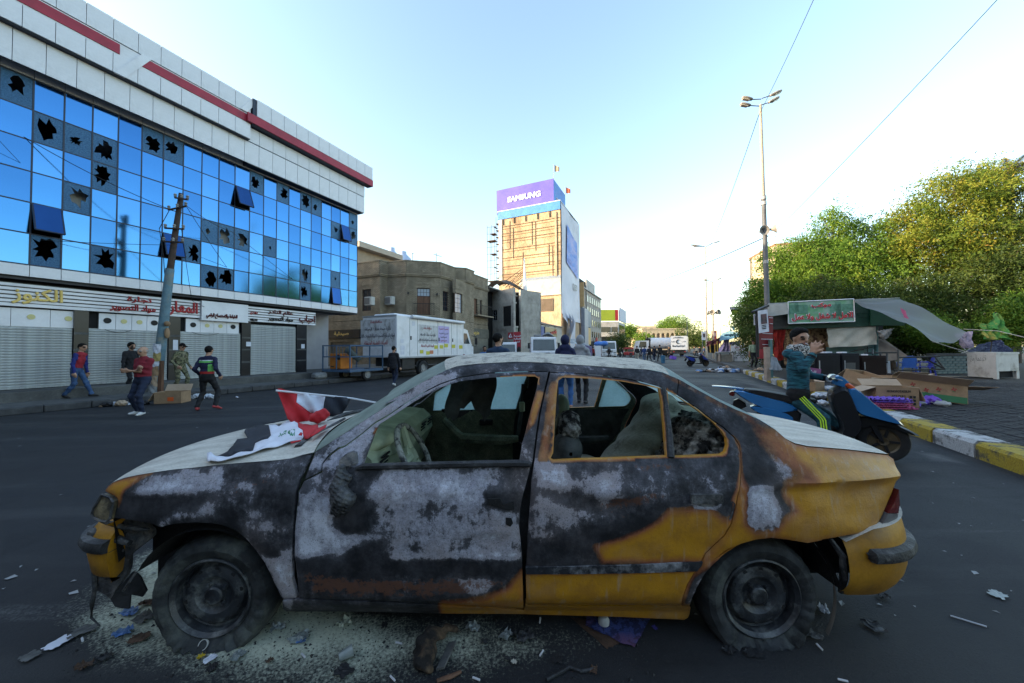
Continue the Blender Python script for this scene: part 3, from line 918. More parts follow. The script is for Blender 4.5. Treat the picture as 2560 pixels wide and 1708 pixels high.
# ---- bumpers
def plan_sweep(path,prof,name,m,parent=car):
 """path = [(x, y)], prof(i) -> [(out, z)]: a strip swept round the corner of the car"""
 mb=MB();n=len(path);rows=[]
 for i in range(n):
  a=Vec(path[max(0,i-1)]);b=Vec(path[min(n-1,i+1)])
  t=(b-a).normalized();nn=Vec((-t.y,t.x))
  rows.append([(path[i][0]+nn.x*o_,path[i][1]+nn.y*o_,z_)for o_,z_ in prof(i/(n-1))])
 k=len(rows[0]);vs=[p for r_ in rows for p in r_]
 fs=[(i*k+j,(i+1)*k+j,(i+1)*k+j+1,i*k+j+1)for i in range(n-1)for j in range(k-1)]
 mb.add(vs,fs)
 return mb.build(name,m,parent,smooth=True,sharp=50)
def arc_path(x_end,y_side,x_start,sgn,bow=.10,rad=.30):
 """from the near wheel arch round the end of the car to the far wheel arch"""
 pts=[]
 for i in range(14):pts.append((x_start+(x_end-sgn*rad-x_start)*i/13,y_side-.0))
 for i in range(1,14):
  a=PI/2*i/14
  pts.append((x_end-sgn*rad+sgn*rad*sin(a),y_side+rad-rad*cos(a)))
 for i in range(15):
  t=i/28
  pts.append((x_end+sgn*bow*4*t*(1-t)*.5,y_side+rad+(2*YC-2*y_side-2*rad)*t))
 full=pts+[(p[0],2*YC-p[1])for p in pts[::-1][1:]]
 return full
rb=arc_path(2.075,1.755,1.60,1,.14,.34)
def rb_prof(z0,z1,out):
 def f(t):
  tt=min(t,1-t)
  cut=.0 if tt>.05 else 1-tt/.05
  zt=z1-.10*sstep(0.0,.34,arr(.34-tt))*1.0
  zt=z1-.115*max(0,1-tt/.30)
  zb=z0+.015*cut
  n_=9
  return[(out(j/(n_-1)),zb+(zt-zb)*j/(n_-1))for j in range(n_)]
 return f
def outp(s):return-.035*sin(PI*min(1,max(0,s)))**.6-(.012 if .35<s<.37 else 0)+.03*max(0,.3-s)/.3
rear_bumper=plan_sweep([(x,y)for x,y in rb],rb_prof(.235,.635,lambda s:outp(s)),'rear_bumper',M_YEL)
plan_sweep(rb,lambda t:[(.0-.02,.635-.115*max(0,1-min(t,1-t)/.30)),(.05,.64-.115*max(0,1-min(t,1-t)/.30))],'bumper_ledge',M_DUST)
strip_p=[p for p in rb if p[0]>1.68]
plan_sweep(strip_p,lambda t:[(-.030,.430),(-.062,.438),(-.070,.46),(-.062,.485),(-.030,.493)]if .02<t<.98 else[(-.030,.445),(-.040,.45),(-.042,.46),(-.040,.47),(-.03,.475)],'bumper_strip',M_PLASTIC)
MB().tube([(1.55,1.765,.52),(1.60,1.752,.44),(1.607,1.76,.33),(1.612,1.785,.25)],[.010,.016,.018,.012],6).build('torn_edge',M_PLASTIC,car,smooth=True)
def mudf(t,s):
 th=-.5+1.2*t
 return(1.209+(.36+.03*s)*cos(th),1.76+.05*s,.23+(.36+.03*s)*sin(th))
MB().grid(mudf,14,2).build('mud_flap',mat('dusty_flap',(.30,.29,.26),(.16,.15,.14),.8,9),car,smooth=True)
fb=arc_path(-2.26,1.84,-2.05,-1,.16,.24)
fb=fb[9:-9]
plan_sweep(fb[::-1],lambda t:[(.02,.30),(-.03,.33),(-.045,.42),(-.04,.48),(-.025,.53),(.0,.565),(.05,.60)],'front_bumper',M_YEL)
plan_sweep(fb[::-1],lambda t:[(-.035,.455),(-.066,.462),(-.076,.485),(-.066,.512),(-.035,.52)],'bumper_strip',M_PLASTIC)
def sheet(name,outline,Y,m,th=.012,wob=.02,lean=0.0):
 v=[P(x,y,Y)for x,y in resample(outline,12)]
 c=sum(v,Vec())/len(v)
 mb=MB()
 f=[Vec((p.x,p.y+wob*sin(p.x*31+p.z*23)+lean*(p.z-c.z),p.z))for p in v]
 n=len(f)
 vo,_,fo,_,_,_=delaunay_2d_cdt([Vec((p.x,p.z))for p in f],[(i,(i+1)%n)for i in range(n)],[],1,1e-6)
 vv=[(p.x,Y+wob*sin(p.x*31+p.y*23)+lean*(p.y-c.z),p.y)for p in vo]
 k=len(vv)
 mb.add(vv+[(a,b+th,c_)for a,b,c_ in vv],[tuple(t)for t in fo]+[tuple(i+k for i in t[::-1])for t in fo])
 e={}
 for t in fo:
  for i in range(3):e[(t[i],t[(i+1)%3])]=1
 mb.add([],[])
 mb.f+=[(b,a,a+k,b+k)for a,b in e if(b,a)not in e];mb.m+=[0]*(len(mb.f)-len(mb.m))
 return mb.build(name,m,car)
sheet('bumper_bracket',pl(cL,222,812,330,798,432,846,425,880,335,960,312,1060,265,1165,195,1132,168,1120,178,950,200,890),1.88,M_BRACK,.02,.012,.10)
MB().tube([P(*cL(150,850),1.87),P(*cL(240,875),1.85),P(*cL(330,905),1.83)],[.02,.022,.014],7).build('bumper_bar',M_PLASTIC,car,smooth=True)
MB().tube([P(*cL(200,800),1.86),P(*cL(300,830),1.84),P(*cL(420,842),1.84)],[.010,.012,.008],6).build('bracket_rib',M_BRACK,car,smooth=True)
MB().tube([P(*cL(195,920),1.87),P(*cL(260,935),1.86),P(*cL(300,940),1.86)],[.008,.008,.008],6).build('bracket_rib',M_BRACK,car,smooth=True)
MB().tube([P(*cL(160,860),1.90),P(*cL(163,1000),1.88),P(*cL(168,1110),1.87),P(*cL(152,1190),1.86),P(*cL(148,1258),1.86),P(*cL(190,1298),1.85)],[.012,.013,.012,.010,.006,.003],6).build('hanging_strip',M_PLASTIC,car,smooth=True)
sheet('torn_liner',pl(cL,300,1066,345,1085,392,1142,372,1172,330,1150,350,1200,300,1180,272,1150),1.86,M_SOOT,.008,.03,.2)
MB().tube([P(*cL(362,1040),1.80),P(*cL(330,1085),1.78),P(*cL(300,1130),1.80)],.006,5).build('liner_rod',M_BRACK,car)
# ---- wheels
def wheel(cx,cy,cz,rt,flat,mirror=False,yaw=0.0):
 """tyre sagging on the ground, pressed steel rim"""
 s=-1 if mirror else 1
 prof=[(.185,.030),(.190,.006),(.205,-.004),(.235,-.012),(.262,-.004),(.279,.016),(.287,.04),(.288,.09),(.288,.15),(.279,.178),(.25,.19),(.19,.18)]
 n=96;V=[];F_=[]
 for j,(r_,w_)in enumerate(prof):
  for k in range(n):
   th=2*PI*k/n
   tread=0.0
   if 5<=j<=8:tread=.004 if(k%3==0)else 0.0
   r2=(r_-tread)*rt/.288
   x,z=r2*cos(th),r2*sin(th)
   y=w_
   low=max(0,(-z-flat*.62)/(flat*.38))if z<0 else 0
   if z<-flat+.004*(1+sin(th*23)):
    z=-flat+.003+.004*sin(th*40)
   if j<6:
    y-=.022*low**1.3*sstep(.19,.26,arr(r_))+.007*low*sin(th*34+j)*(r_>.2)
    y-=.0045*sin(th*26+2*sin(th*3))*(1 if .2<r_<.27 else 0)*(.4+.6*max(0,-sin(th-.5)))
   x*=1+.06*low*(r_>.2)
   V.append((x,y,z))
 for j in range(len(prof)-1):
  for k in range(n):
   k2=(k+1)%n
   F_.append((j*n+k,j*n+k2,(j+1)*n+k2,(j+1)*n+k))
 V=arr(V)
 rim=[(.196,.012),(.193,-.002),(.186,-.006),(.180,.004),(.172,.012),(.168,.05),(.160,.058),(.150,.052),(.140,.030),(.120,.022),(.092,.026),(.075,.042),(.062,.046),(.045,.044),(.043,.020),(.036,.014),(.012,.012),(.0,.014)]
 c,q=cos(yaw),sin(yaw)
 M=Tra((cx,cy if not mirror else 2*YC-cy,cz))@Rot(yaw,4,'Z')@Matrix.Diagonal((1,s,1,1))
 w=bpy.data.objects.new('wheel',npmesh('wheel',[M@Vec(v)for v in V],F_ if not mirror else[f[::-1]for f in F_],M_TYRE,smooth=True,sharp=30));link(w,car)
 mb=MB();mb.lathe([(r_,0,)for r_ in()]or[(a,b)for a,b in rim],48,M@Rot(R(-90),4,'X')@Matrix.Diagonal((1,1,1,1)))
 mb.build('rim',M_RIM,w,smooth=True,sharp=35)
 for k in range(10):
  th=2*PI*k/10+.2
  mb=MB();mb.lathe([(.0,0),(.011,0)],10,M@Tra((.132*cos(th),.0245,.132*sin(th)))@Rot(R(90),4,'X'))
  mb.build('rim_hole',M_SOOT,w)
 for k in range(4):
  th=PI/2*k+.6
  mb=MB();mb.tube([M@Vec((.056*cos(th),.045,.056*sin(th))),M@Vec((.056*cos(th),.026,.056*sin(th)))],[.010,.009],6)
  mb.build('wheel_bolt',M_RIM,w,smooth=True)
 return w
wheel(-1.498,1.785,.238,.292,.238,yaw=R(4));wheel(1.225,1.785,.218,.290,.218)
wheel(-1.498,1.785,.238,.292,.238,True);wheel(1.225,1.785,.218,.290,.218,True)
# ---- inside
mb=MB()
prof=[(-1.24,.88),(-1.1,.93),(-.92,.95),(-.80,.935),(-.74,.88),(-.72,.78),(-.78,.66),(-.80,.50),(-1.2,.48)]
mb.prism([(a,b)for a,b in prof],-3.22,-1.88,Rot(R(90),4,'X'))
dash=mb.build('dashboard',M_INTP,car,smooth=True,sharp=30)
mb=MB()
for yv in(2.02,2.9,3.12):
 for k in range(5):mb.box((-.716-.006*k,yv,.87-.024*k),(.012,.12,.008))
mb.build('air_vent',M_SOOT,dash)
sw=MB();Msw=Tra((-.58,2.12,.845))@Rot(R(62),4,'Y')
sw.tube([Msw@Vec((.185*cos(2*PI*k/36),.185*sin(2*PI*k/36),0))for k in range(37)],.0165,8,False)
swo=sw.build('steering_wheel',mat('ashy_wheel',(.36,.37,.33),(.06,.06,.06),.85,26,.6,contrast=(.4,.55)),car,smooth=True)
mb=MB()
for a in(.2,PI-.2,1.5*PI):mb.tube([Msw@Vec((.04*cos(a),.04*sin(a),-.02)),Msw@Vec((.18*cos(a),.18*sin(a),0))],[.028,.016],6)
mb.tube([Msw@Vec((0,0,-.01)),Msw@Vec((0,0,-.05)),Msw@Vec((-.02,0,-.28))],[.07,.06,.035],12)
mb.build('wheel_hub',M_INTP,swo,smooth=True)
sdf_mesh('instrument_hood',[cone((-.86,1.98,.90),(-.86,2.34,.90),.075,.075,flat=((0,0,1),1.3)),ball((-.80,2.15,.93),(.10,.2,.045))],.012,[M_INTP],.02,parent=car)
def seat(yc,xs,lean,m,head_m,burnt=False):
 zs=.40
 s=sdf_mesh('front_seat',[cone((xs-.30,yc,zs),(xs+.18,yc,zs-.04),.12,.12,flat=((0,1,0),.55)),cone((xs+.22,yc,zs+.02),(xs+lean,yc,zs+.47),.10,.085,flat=((0,1,0),.42))],.02,[m],.03,parent=car,disp=lambda X:.012*np.sin(X[:,0]*14)*np.sin(X[:,1]*17+X[:,2]*11))
 hx,hz=xs+lean+.02,zs+.60
 sdf_mesh('headrest',[ball((hx,yc,hz),(.065,.125,.09)),cone((hx,yc-.05,hz-.05),(hx-.02,yc-.05,hz-.16),.012,.012),cone((hx,yc+.05,hz-.05),(hx-.02,yc+.05,hz-.16),.012,.012)],.009,[head_m],.012,parent=s,disp=(lambda X:.012*np.sin(X[:,0]*80+X[:,2]*40)*np.sin(X[:,2]*90)*np.sin(X[:,1]*60))if burnt else None)
seat(2.15,-.04,.36,M_INTD,M_CHARFOAM,True)
seat(2.93,-.02,.40,M_SEAT,M_INTP)
sdf_mesh('rear_seat',[cone((.78,2.72,.52),(1.17,2.78,1.00),.12,.075,flat=((0,1,0),.40)),ball((1.14,2.80,1.02),(.12,.20,.07)),cone((.55,2.0,.42),(.55,3.1,.42),.12,.12,flat=((1,0,0),.5)),ball((1.30,2.6,.95),(.22,.5,.06))],.016,[M_SEAT],.03,parent=car,disp=lambda X:.010*np.sin(X[:,0]*22+X[:,1]*9)*np.sin(X[:,2]*26+X[:,1]*14))
sdf_mesh('burnt_seat_foam',[ball((1.10,2.12,.92),(.17,.22,.15)),ball((1.24,2.2,.86),(.14,.2,.12)),cone((.86,2.1,.55),(1.1,2.15,.85),.12,.12,flat=((0,1,0),.5)),ball((1.02,2.02,.80),(.10,.12,.12))],.010,[M_CHARFOAM],.02,parent=car,disp=lambda X:.016*np.sin(X[:,0]*60+X[:,1]*20)*np.sin(X[:,2]*70)+.010*np.sin(X[:,0]*130)*np.sin(X[:,1]*120+X[:,2]*90))
MB().tube([(1.18,2.5,1.02),(1.28,2.5,.99),(1.36,2.46,.97),(1.44,2.48,.95)],.012,6).build('seat_belt',M_SOOT,car)
# charred visor and headlining hanging from the roof
def vis(t,s):
 return(-.42+.30*t+.02*sin(s*5),2.30+.03*sin(t*7+s*3),1.33-(.27+.05*sin(t*9)+.02*sin(t*31))*s)
MB().grid(vis,14,8).build('burnt_visor',M_INTD,car,smooth=True)
MB().grid(lambda t,s:(-.46+.2*t,2.32+.02*sin(t*9),1.075-.02*t-.05*s*sin(PI*t+.3)),10,2).build('burnt_headlining',M_SOOT,car)
def ceilf(t,s):
 e_=polyline_at(roof_edge,12)[int(round(s*12))]
 w=4*t*(1-t)
 return(e_.x,e_.y+.03+(2*YC-2*e_.y-.06)*t,e_.z-.03+.05*w**.75)
MB().grid(ceilf,14,12,flip=True).build('headlining',M_SOOT,car,smooth=True)
# far side: inside trim of the doors, armrests, pulls, and the panes that survived
def farp(pts,off):return[Vec((v.x,2*YC-v.y,v.z))for v in near3(pts,off)]
def far_sheet(name,poly,off,m,th=.004,parent=car):
 q=farp(resample(poly,30),off)
 n=len(q)
 vo,_,fo,_,_,_=delaunay_2d_cdt([Vec((p.x,p.z))for p in q],[(i,(i+1)%n)for i in range(n)],[],1,1e-6)
 xs=arr([p.x for p in vo]);zs=arr([p.y for p in vo])
 ys=2*YC-(depth(xs,zs)+off)
 mb=MB();k=len(xs)
 a=list(zip(xs,ys,zs));b=list(zip(xs,ys-th,zs))
 mb.add(a+b,[tuple(t)for t in fo]+[tuple(i+k for i in t[::-1])for t in fo])
 return mb.build(name,m,parent)
_eo=pl(cE,275,1185,330,1040,410,830,445,765,600,660,800,525,960,432,1100,362,1300,298,1600,262,1900,247,2095,247,2135,270,2118,380,2068,560,2008,800,1958,1000,1930,1150)
M_MILK=mat('milky_glass',(.66,.80,.80),(.56,.70,.70),.6,4,.0,fine=.10,spec=.5);translucent(M_MILK,.75)
g=far_sheet('window_pane',_eo,.012,M_MILK)
far_sheet('window_pane',_rear_small,.012,M_MILK)
trim_f=pl(cB,330,200,700,170,1500,145,2200,165,2170,700,2150,1100,2140,1380,400,1300,300,700)
far_sheet('door_trim',trim_f,.050,M_INT)
trim_r=pl(cC,220,160,800,130,1600,110,1960,110,1900,560,1700,800,1560,1000,1500,1300,200,1300)
far_sheet('door_trim',trim_r,.050,M_INTD)
mb=MB()
mb.tube([(-.62,3.22,.83),(-.52,3.19,.74),(-.45,3.17,.68),(-.1,3.16,.66),(.05,3.17,.67)],[.03,.035,.045,.045,.03],8)
mb.build('armrest',M_INT,car,smooth=True)
MB().tube([(.35,3.2,.66),(.6,3.17,.65),(.85,3.18,.66)],[.03,.04,.03],8).build('armrest',M_INTD,car,smooth=True)
MB().box((-.24,3.245,.80),(.12,.02,.055),None,.012).build('inner_handle',M_SOOT,car)
MB().box((.42,3.245,.80),(.12,.02,.055),None,.012).build('inner_handle',M_SOOT,car)
MB().tube([(.10,3.18,1.15),(.08,3.2,.9),(.05,3.2,.7)],.02,5).build('seat_belt',M_INTD,car)
MB().box((.085,3.17,.95),(.05,.02,.09),None,.01).build('belt_buckle',M_INTP,car)
# wipers and scuttle
MB().tube([P(*cK(1150,850),1.92),P(*cK(1300,740),2.1),P(*cK(1560,580),2.35),P(*cK(1700,500),2.5)],[.022,.014,.011,.008],6).build('wiper_arm',M_PLASTIC,car,smooth=True)
MB().tube([P(*cK(1500,540),2.6),P(*cK(1700,450),2.75),P(*cK(2000,385),3.0)],[.012,.016,.010],6).build('wiper_arm',M_PLASTIC,car,smooth=True)
MB().tube([P(*cE(1930,955),1.84),P(*cE(2050,1000),1.80),P(*cE(2250,990),1.82),P(*cE(2255,990),1.86)],.003,5).build('binding_wire',M_SOOT,car)
# ground
_AT['ؤ']=(0xFE85,2);_AT['ئ']=(0xFE89,4)
def asphalt_material():
 m=bpy.data.materials.new('asphalt');m.use_nodes=True
 N,L=m.node_tree.nodes,m.node_tree.links
 b=N['Principled BSDF']
 tc=N.new('ShaderNodeTexCoord')
 at=N.new('ShaderNodeAttribute');at.attribute_name='powder'
 sp=N.new('ShaderNodeSeparateColor');L.new(at.outputs['Color'],sp.inputs[0])
 def noise(s,d=5,r=.6,st=None):
  n=N.new('ShaderNodeTexNoise');n.inputs['Scale'].default_value=s;n.inputs['Detail'].default_value=d;n.inputs['Roughness'].default_value=r
  v=tc.outputs['Object']
  if st:
   mp=N.new('ShaderNodeMapping');mp.inputs['Scale'].default_value=st;mp.inputs['Rotation'].default_value=(0,0,THETA-R(90));L.new(v,mp.inputs[0]);v=mp.outputs[0]
  L.new(v,n.inputs['Vector']);return n.outputs[0]
 def ma(op,a,c):
  n=N.new('ShaderNodeMath');n.operation=op
  for i,q in enumerate((a,c)):
   if isinstance(q,(int,float)):n.inputs[i].default_value=q
   else:L.new(q,n.inputs[i])
  return n.outputs[0]
 def rng(x,lo,hi,a=0,c=1):
  n=N.new('ShaderNodeMapRange');n.interpolation_type='SMOOTHSTEP'
  L.new(x,n.inputs[0]);n.inputs[1].default_value=lo;n.inputs[2].default_value=hi;n.inputs[3].default_value=a;n.inputs[4].default_value=c
  return n.outputs[0]
 def mix(f,a,c):
  n=N.new('ShaderNodeMix');n.data_type='RGBA'
  if isinstance(f,float):n.inputs[0].default_value=f
  else:L.new(f,n.inputs[0])
  for i,q in((6,a),(7,c)):
   if isinstance(q,tuple):n.inputs[i].default_value=q+(1,)
   else:L.new(q,n.inputs[i])
  return n.outputs[2]
 big,mid,gr,ch=noise(.35,6),noise(2.2,7,.65),noise(70,4,.7),noise(240,2)
 lane=noise(1.0,5,.6,(.12,1.6,1))
 c=mix(rng(big,.35,.65),(.0165,.0172,.020),(.026,.0265,.029))
 c=mix(ma('MULTIPLY',rng(mid,.5,.7),.5),c,(.0125,.0125,.015))
 c=mix(ma('MULTIPLY',rng(lane,.50,.66),.6),c,(.044,.044,.045))
 c=mix(ma('MULTIPLY',rng(ch,.6,.72),.55),c,(.065,.065,.065))
 wear=noise(.5,7,.7,(.25,2.6,1))
 c=mix(ma('MULTIPLY',rng(wear,.58,.70),ma('MULTIPLY',rng(gr,.42,.58),.6)),c,(.12,.12,.118))
 pw=ma('ADD',sp.outputs[0],ma('MULTIPLY',ma('SUBTRACT',mid,.5),.9))
 pw=ma('ADD',pw,ma('MULTIPLY',ma('SUBTRACT',gr,.5),1.0))
 pc=mix(gr,(.66,.69,.54),(.50,.53,.42))
 spk=noise(34,5,.8)
 pc=mix(ma('MULTIPLY',rng(spk,.62,.70),.8),pc,(.06,.06,.06))
 c=mix(ma('MULTIPLY',rng(pw,.26,.80),.95),c,pc)
 so=ma('ADD',sp.outputs[1],ma('MULTIPLY',ma('SUBTRACT',mid,.5),.7))
 c=mix(ma('MULTIPLY',rng(so,.35,.8),.8),c,(.008,.008,.009))
 c=mix(ma('MULTIPLY',rng(ma('ADD',sp.outputs[2],ma('MULTIPLY',ma('SUBTRACT',mid,.5),.5)),.4,.7),.55),c,(.16,.155,.145))
 L.new(c,b.inputs['Base Color'])
 L.new(rng(big,.4,.7,.62,.85),b.inputs['Roughness'])
 b.inputs['Specular IOR Level'].default_value=.22
 bp=N.new('ShaderNodeBump');bp.inputs['Strength'].default_value=.55;bp.inputs['Distance'].default_value=.012
 L.new(ma('ADD',gr,ma('ADD',ma('MULTIPLY',ch,.4),ma('MULTIPLY',rng(spk,.58,.7),.8))),bp.inputs['Height']);L.new(bp.outputs[0],b.inputs['Normal'])
 return m
def lines(*segs):
 o=[]
 for a,b,st in segs:o+=list(np.arange(a,b,st))
 return arr(o+[segs[-1][1]])
_gx=lines((-2500,-100,400),(-100,-12,4),(-12,-4,.4),(-4,4,.07),(4,12,.4),(12,100,4),(100,2500,400))
_gy=lines((-600,-40,40),(-40,-4,2),(-4,.7,.3),(.7,4,.07),(4,14,.25),(14,80,2),(80,400,16),(400,4000,400))
GX,GY=np.meshgrid(_gx,_gy)
gxf,gyf=GX.ravel(),GY.ravel()
vv_=gxf*SY-gyf*SX
gzf=-.016*np.clip(-vv_-3.0,0,13.1)
gpx,gpy=np.full(len(gxf),-1e4),np.full(len(gxf),-1e4)
_ok=(gyf>.75)&(gyf<40)
gpx[_ok],gpy[_ok]=px_of(gxf[_ok],gyf[_ok],gzf[_ok])
_pw=[]
patch(_pw,.72,70,(180,1560),(260,1480),(420,1440),(700,1440),(800,1540),(1050,1560),(1250,1570),(1180,1640),(900,1660),(640,1700),(420,1640),(260,1620))
patch(_pw,.62,40,(420,1560),(560,1590),(760,1560),(1000,1590),(700,1640),(460,1600))
patch(_pw,.78,30,(330,1400),(520,1380),(700,1480),(900,1560),(620,1610),(400,1560))
patch(_pw,.42,60,(1200,1540),(1560,1560),(1500,1680),(1150,1660))
patch(_pw,.40,60,(300,1600),(900,1640),(1100,1708),(500,1720))
_so=[]
patch(_so,.7,60,(1560,1600),(1960,1610),(2100,1660),(1800,1708),(1560,1690))
patch(_so,.55,50,(900,1620),(1400,1640),(1300,1720),(880,1720))
_gl=[]
patch(_gl,.8,8,(1812,944),(1850,935),(1960,975),(2040,1015),(1990,1010),(1900,975))
patch(_gl,.7,12,(2240,1110),(2360,1130),(2480,1180),(2330,1160))
patch(_gl,.6,4,(1780,908),(1815,930),(1800,934),(1770,912))
road_me=npmesh('road',np.stack([gxf,gyf,gzf],1),[(j*len(_gx)+i,j*len(_gx)+i+1,(j+1)*len(_gx)+i+1,(j+1)*len(_gx)+i)for j in range(len(_gy)-1)for i in range(len(_gx)-1)],asphalt_material())
_ca=road_me.color_attributes.new('powder','FLOAT_COLOR','POINT')
_d=np.ones((len(gxf),4),np.float32)
_d[:,0]=fields(_pw,gpx,gpy);_d[:,1]=fields(_so,gpx,gpy);_d[:,2]=fields(_gl,gpx,gpy)
_ca.data.foreach_set('color',_d.ravel())
road=obj('road',road_me);tag(road,kind='structure')
M_CONC=mat('old_concrete',(.13,.13,.125),(.075,.075,.075),.85,1.5,.25,detail=8,fine=.3,dirt=(.04,.04,.042),dirts=.8)
M_KERBD=mat('dark_kerb',(.075,.075,.078),(.035,.035,.038),.85,3,.3,detail=8,fine=.3)
M_KY=mat('kerb_yellow',(.50,.37,.025),(.36,.25,.02),.8,4,.6,detail=9,fine=.4,dirt=(.055,.05,.045),dirts=4,dr=(.48,.60),bscale=50)
M_KW=mat('kerb_white',(.60,.60,.61),(.42,.42,.42),.8,4,.6,detail=9,fine=.4,dirt=(.075,.075,.075),dirts=4,dr=(.48,.60),bscale=50)
M_PAV=mat('paver',(.040,.039,.042),(.024,.0235,.026),.85,7,.3,detail=8,fine=.4,dirt=(.06,.058,.056),dirts=1.1,spec=.2)
M_PAVBED=mat('paver_joint',(.027,.026,.027),(.018,.018,.018),.95,9,.2)
def frame(u0,v0,z=0.0):
 return S(u0,v0,z)
def strip(name,u0,u1,v0,v1,z0,z1,m):
 c=S((u0+u1)/2,(v0+v1)/2,0)
 mb=MB();mb.box((0,0,(z0+z1)/2),(u1-u0,v1-v0,z1-z0),None,.015)
 o=mb.build(name,m,None,c,(0,0,ROTS));tag(o,kind='structure');return o
LK,LS,LF=-16.1,-17.85,-18.8
lp=strip('pavement',-40,160,LF-3,LK-.22,-.30,-.005,M_CONC)
strip('pavement',-40,110,LF-6,LS,-.2,.30,M_CONC)
lk=bpy.data.objects.new('kerb',None);COL.objects.link(lk);lk.location=S(0,LK,0);lk.rotation_euler=(0,0,ROTS);tag(lk,kind='structure')
k0=MB().box((.45,0,-.10),(.885,.22,.20),None,.02).build('kerb_stone',M_KERBD,lk)
for i in range(-6,60):
 o=k0 if i==-6 else k0.copy()
 if i!=-6:COL.objects.link(o);o.parent=lk
 o.location=(i*.9,.11+RNG.uniform(-.006,.006),RNG.uniform(-.008,.004))
 # the right kerb, painted yellow and white by turns
RK=3.52
rk=bpy.data.objects.new('kerb',None);COL.objects.link(rk);rk.location=S(0,RK,0);rk.rotation_euler=(0,0,ROTS);tag(rk,kind='structure')
kb=[]
for m in(M_KY,M_KW,M_KERBD):
 mb=MB();mb.prism([(-.34,-.02),(0.0,-.02),(0.0,.175),(-.035,.215),(-.34,.222)],-.41,.41,Rot(R(90),4,'Z')@Rot(R(90),4,'X'))
 kb.append(mb.build('kerb_stone',m,rk))
first=[True,True,True]
for i in range(-3,62):
 u=8.065+(i-8)*.845
 k=(0 if i%2==0 else 1)if u<24.3 else 2
 o=kb[k]if first[k]else kb[k].copy()
 if not first[k]:COL.objects.link(o);o.parent=rk
 first[k]=False
 o.location=(u,RNG.uniform(-.008,.008),RNG.uniform(-.006,.006));o.rotation_euler=(RNG.uniform(-.01,.01),0,RNG.uniform(-.008,.008))
pv=strip('pavement',-30,150,RK+.34,60,-.1,.188,M_PAVBED)
# pavers: the nearest ones singly, the rest joined
PU,PVW=.225,.125
pm=MB();pm.box((0,0,0),(PU-.012,PVW-.010,.024),None,.006);pave0=pm.build('paver',M_PAV,pv)
cells=[]
cpv=S(60,(RK+.34+60)/2,0)
for j in range(0,92):
 v=RK+.41+j*PVW
 for i in range(-2,62):
  u=4.4+i*PU+(PU/2 if j%2 else 0)
  p=S(u,v,0)
  if p.y<.6:continue
  x_=1280+FPX*p.x/p.y
  if 1500<x_<2640:cells.append((p.y*p.y,u-60,v-(RK+.34+60)/2))
cells.sort()
rest_v=[]
for q,(d2,u,v)in enumerate(cells):
 z=.196+RNG.uniform(-.006,.006);ry=RNG.uniform(-.02,.02)
 if q<298:
  o=pave0 if q==0 else pave0.copy()
  if q:COL.objects.link(o);o.parent=pv
  o.location=(u,-v,z);o.rotation_euler=(RNG.uniform(-.03,.03),ry,RNG.uniform(-.02,.02))
 else:rest_v.append((u,-v,z,ry))
pv0=arr([tuple(v.co)for v in pave0.data.vertices]);
top=[f for f in[tuple(p.vertices)for p in pave0.data.polygons]if max(pv0[list(f)][:,2])>.011]
VV,FF=[],[]
uq=sorted(set(i for f in top for i in f));rm_={a:b for b,a in enumerate(uq)};tv=pv0[uq];tf=[tuple(rm_[i]for i in f)for f in top]
mb=MB()
for(a,b,c,d)in rest_v:
 w=tv.copy();w[:,2]+=w[:,0]*d;mb.add(w+arr([a,b,c]),tf)
o=mb.build('paving',M_PAV,pv);tag(o,kind='stuff')
# buildings: helpers
M_WHITEP=mat('white_panel',(.74,.74,.77),(.66,.66,.69),.45,1.2,.0,detail=6,fine=.06,dirt=(.56,.56,.58),dirts=.9)
M_REDP=mat('red_stripe',(.36,.02,.045),(.27,.015,.035),.5,3)
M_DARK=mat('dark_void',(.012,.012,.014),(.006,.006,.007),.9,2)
M_MULL=mat('mullion',(.020,.032,.060),(.012,.02,.04),.5,9)
M_GL=[mat('blue_glass'+s,c,tuple(x*.88 for x in c),.10,.35,.03,metal=1.0,detail=2,bscale=.9)for s,c in(('',(.050,.165,.36)),('_pale',(.066,.195,.40)),('_deep',(.040,.135,.31)))]
M_GLDK=mat('blue_sash_glass',(.02,.085,.26),(.015,.07,.22),.12,1,metal=.7)
M_CRAZE=mat('crazed_glass',(.055,.14,.25),(.02,.07,.15),.35,26,.6,metal=.5,detail=8)
M_ROOM=mat('room_wall',(.40,.40,.42),(.32,.32,.34),.8,1)
M_SHUT=mat('grey_shutter',(.46,.48,.47),(.33,.345,.345),.55,2.0,.1,detail=8,fine=.3,dirt=(.17,.17,.17),dirts=2.2,stretch=(1,1,.4))
M_BLACKT=mat('black_tile',(.016,.017,.022),(.009,.009,.012),.3,2)
M_GOLD=mat('gold_letter',(.72,.52,.16),(.56,.38,.09),.45,4)
M_REDL=mat('red_letter',(.38,.02,.025),(.28,.012,.016),.5,9)
M_DREDL=mat('dark_red_letter',(.12,.012,.014),(.07,.008,.01),.5,9)
M_BLK=mat('black_print',(.018,.017,.018),(.010,.010,.010),.7,9)
M_PAPER=mat('paper',(.62,.63,.70),(.52,.53,.6),.8,5)
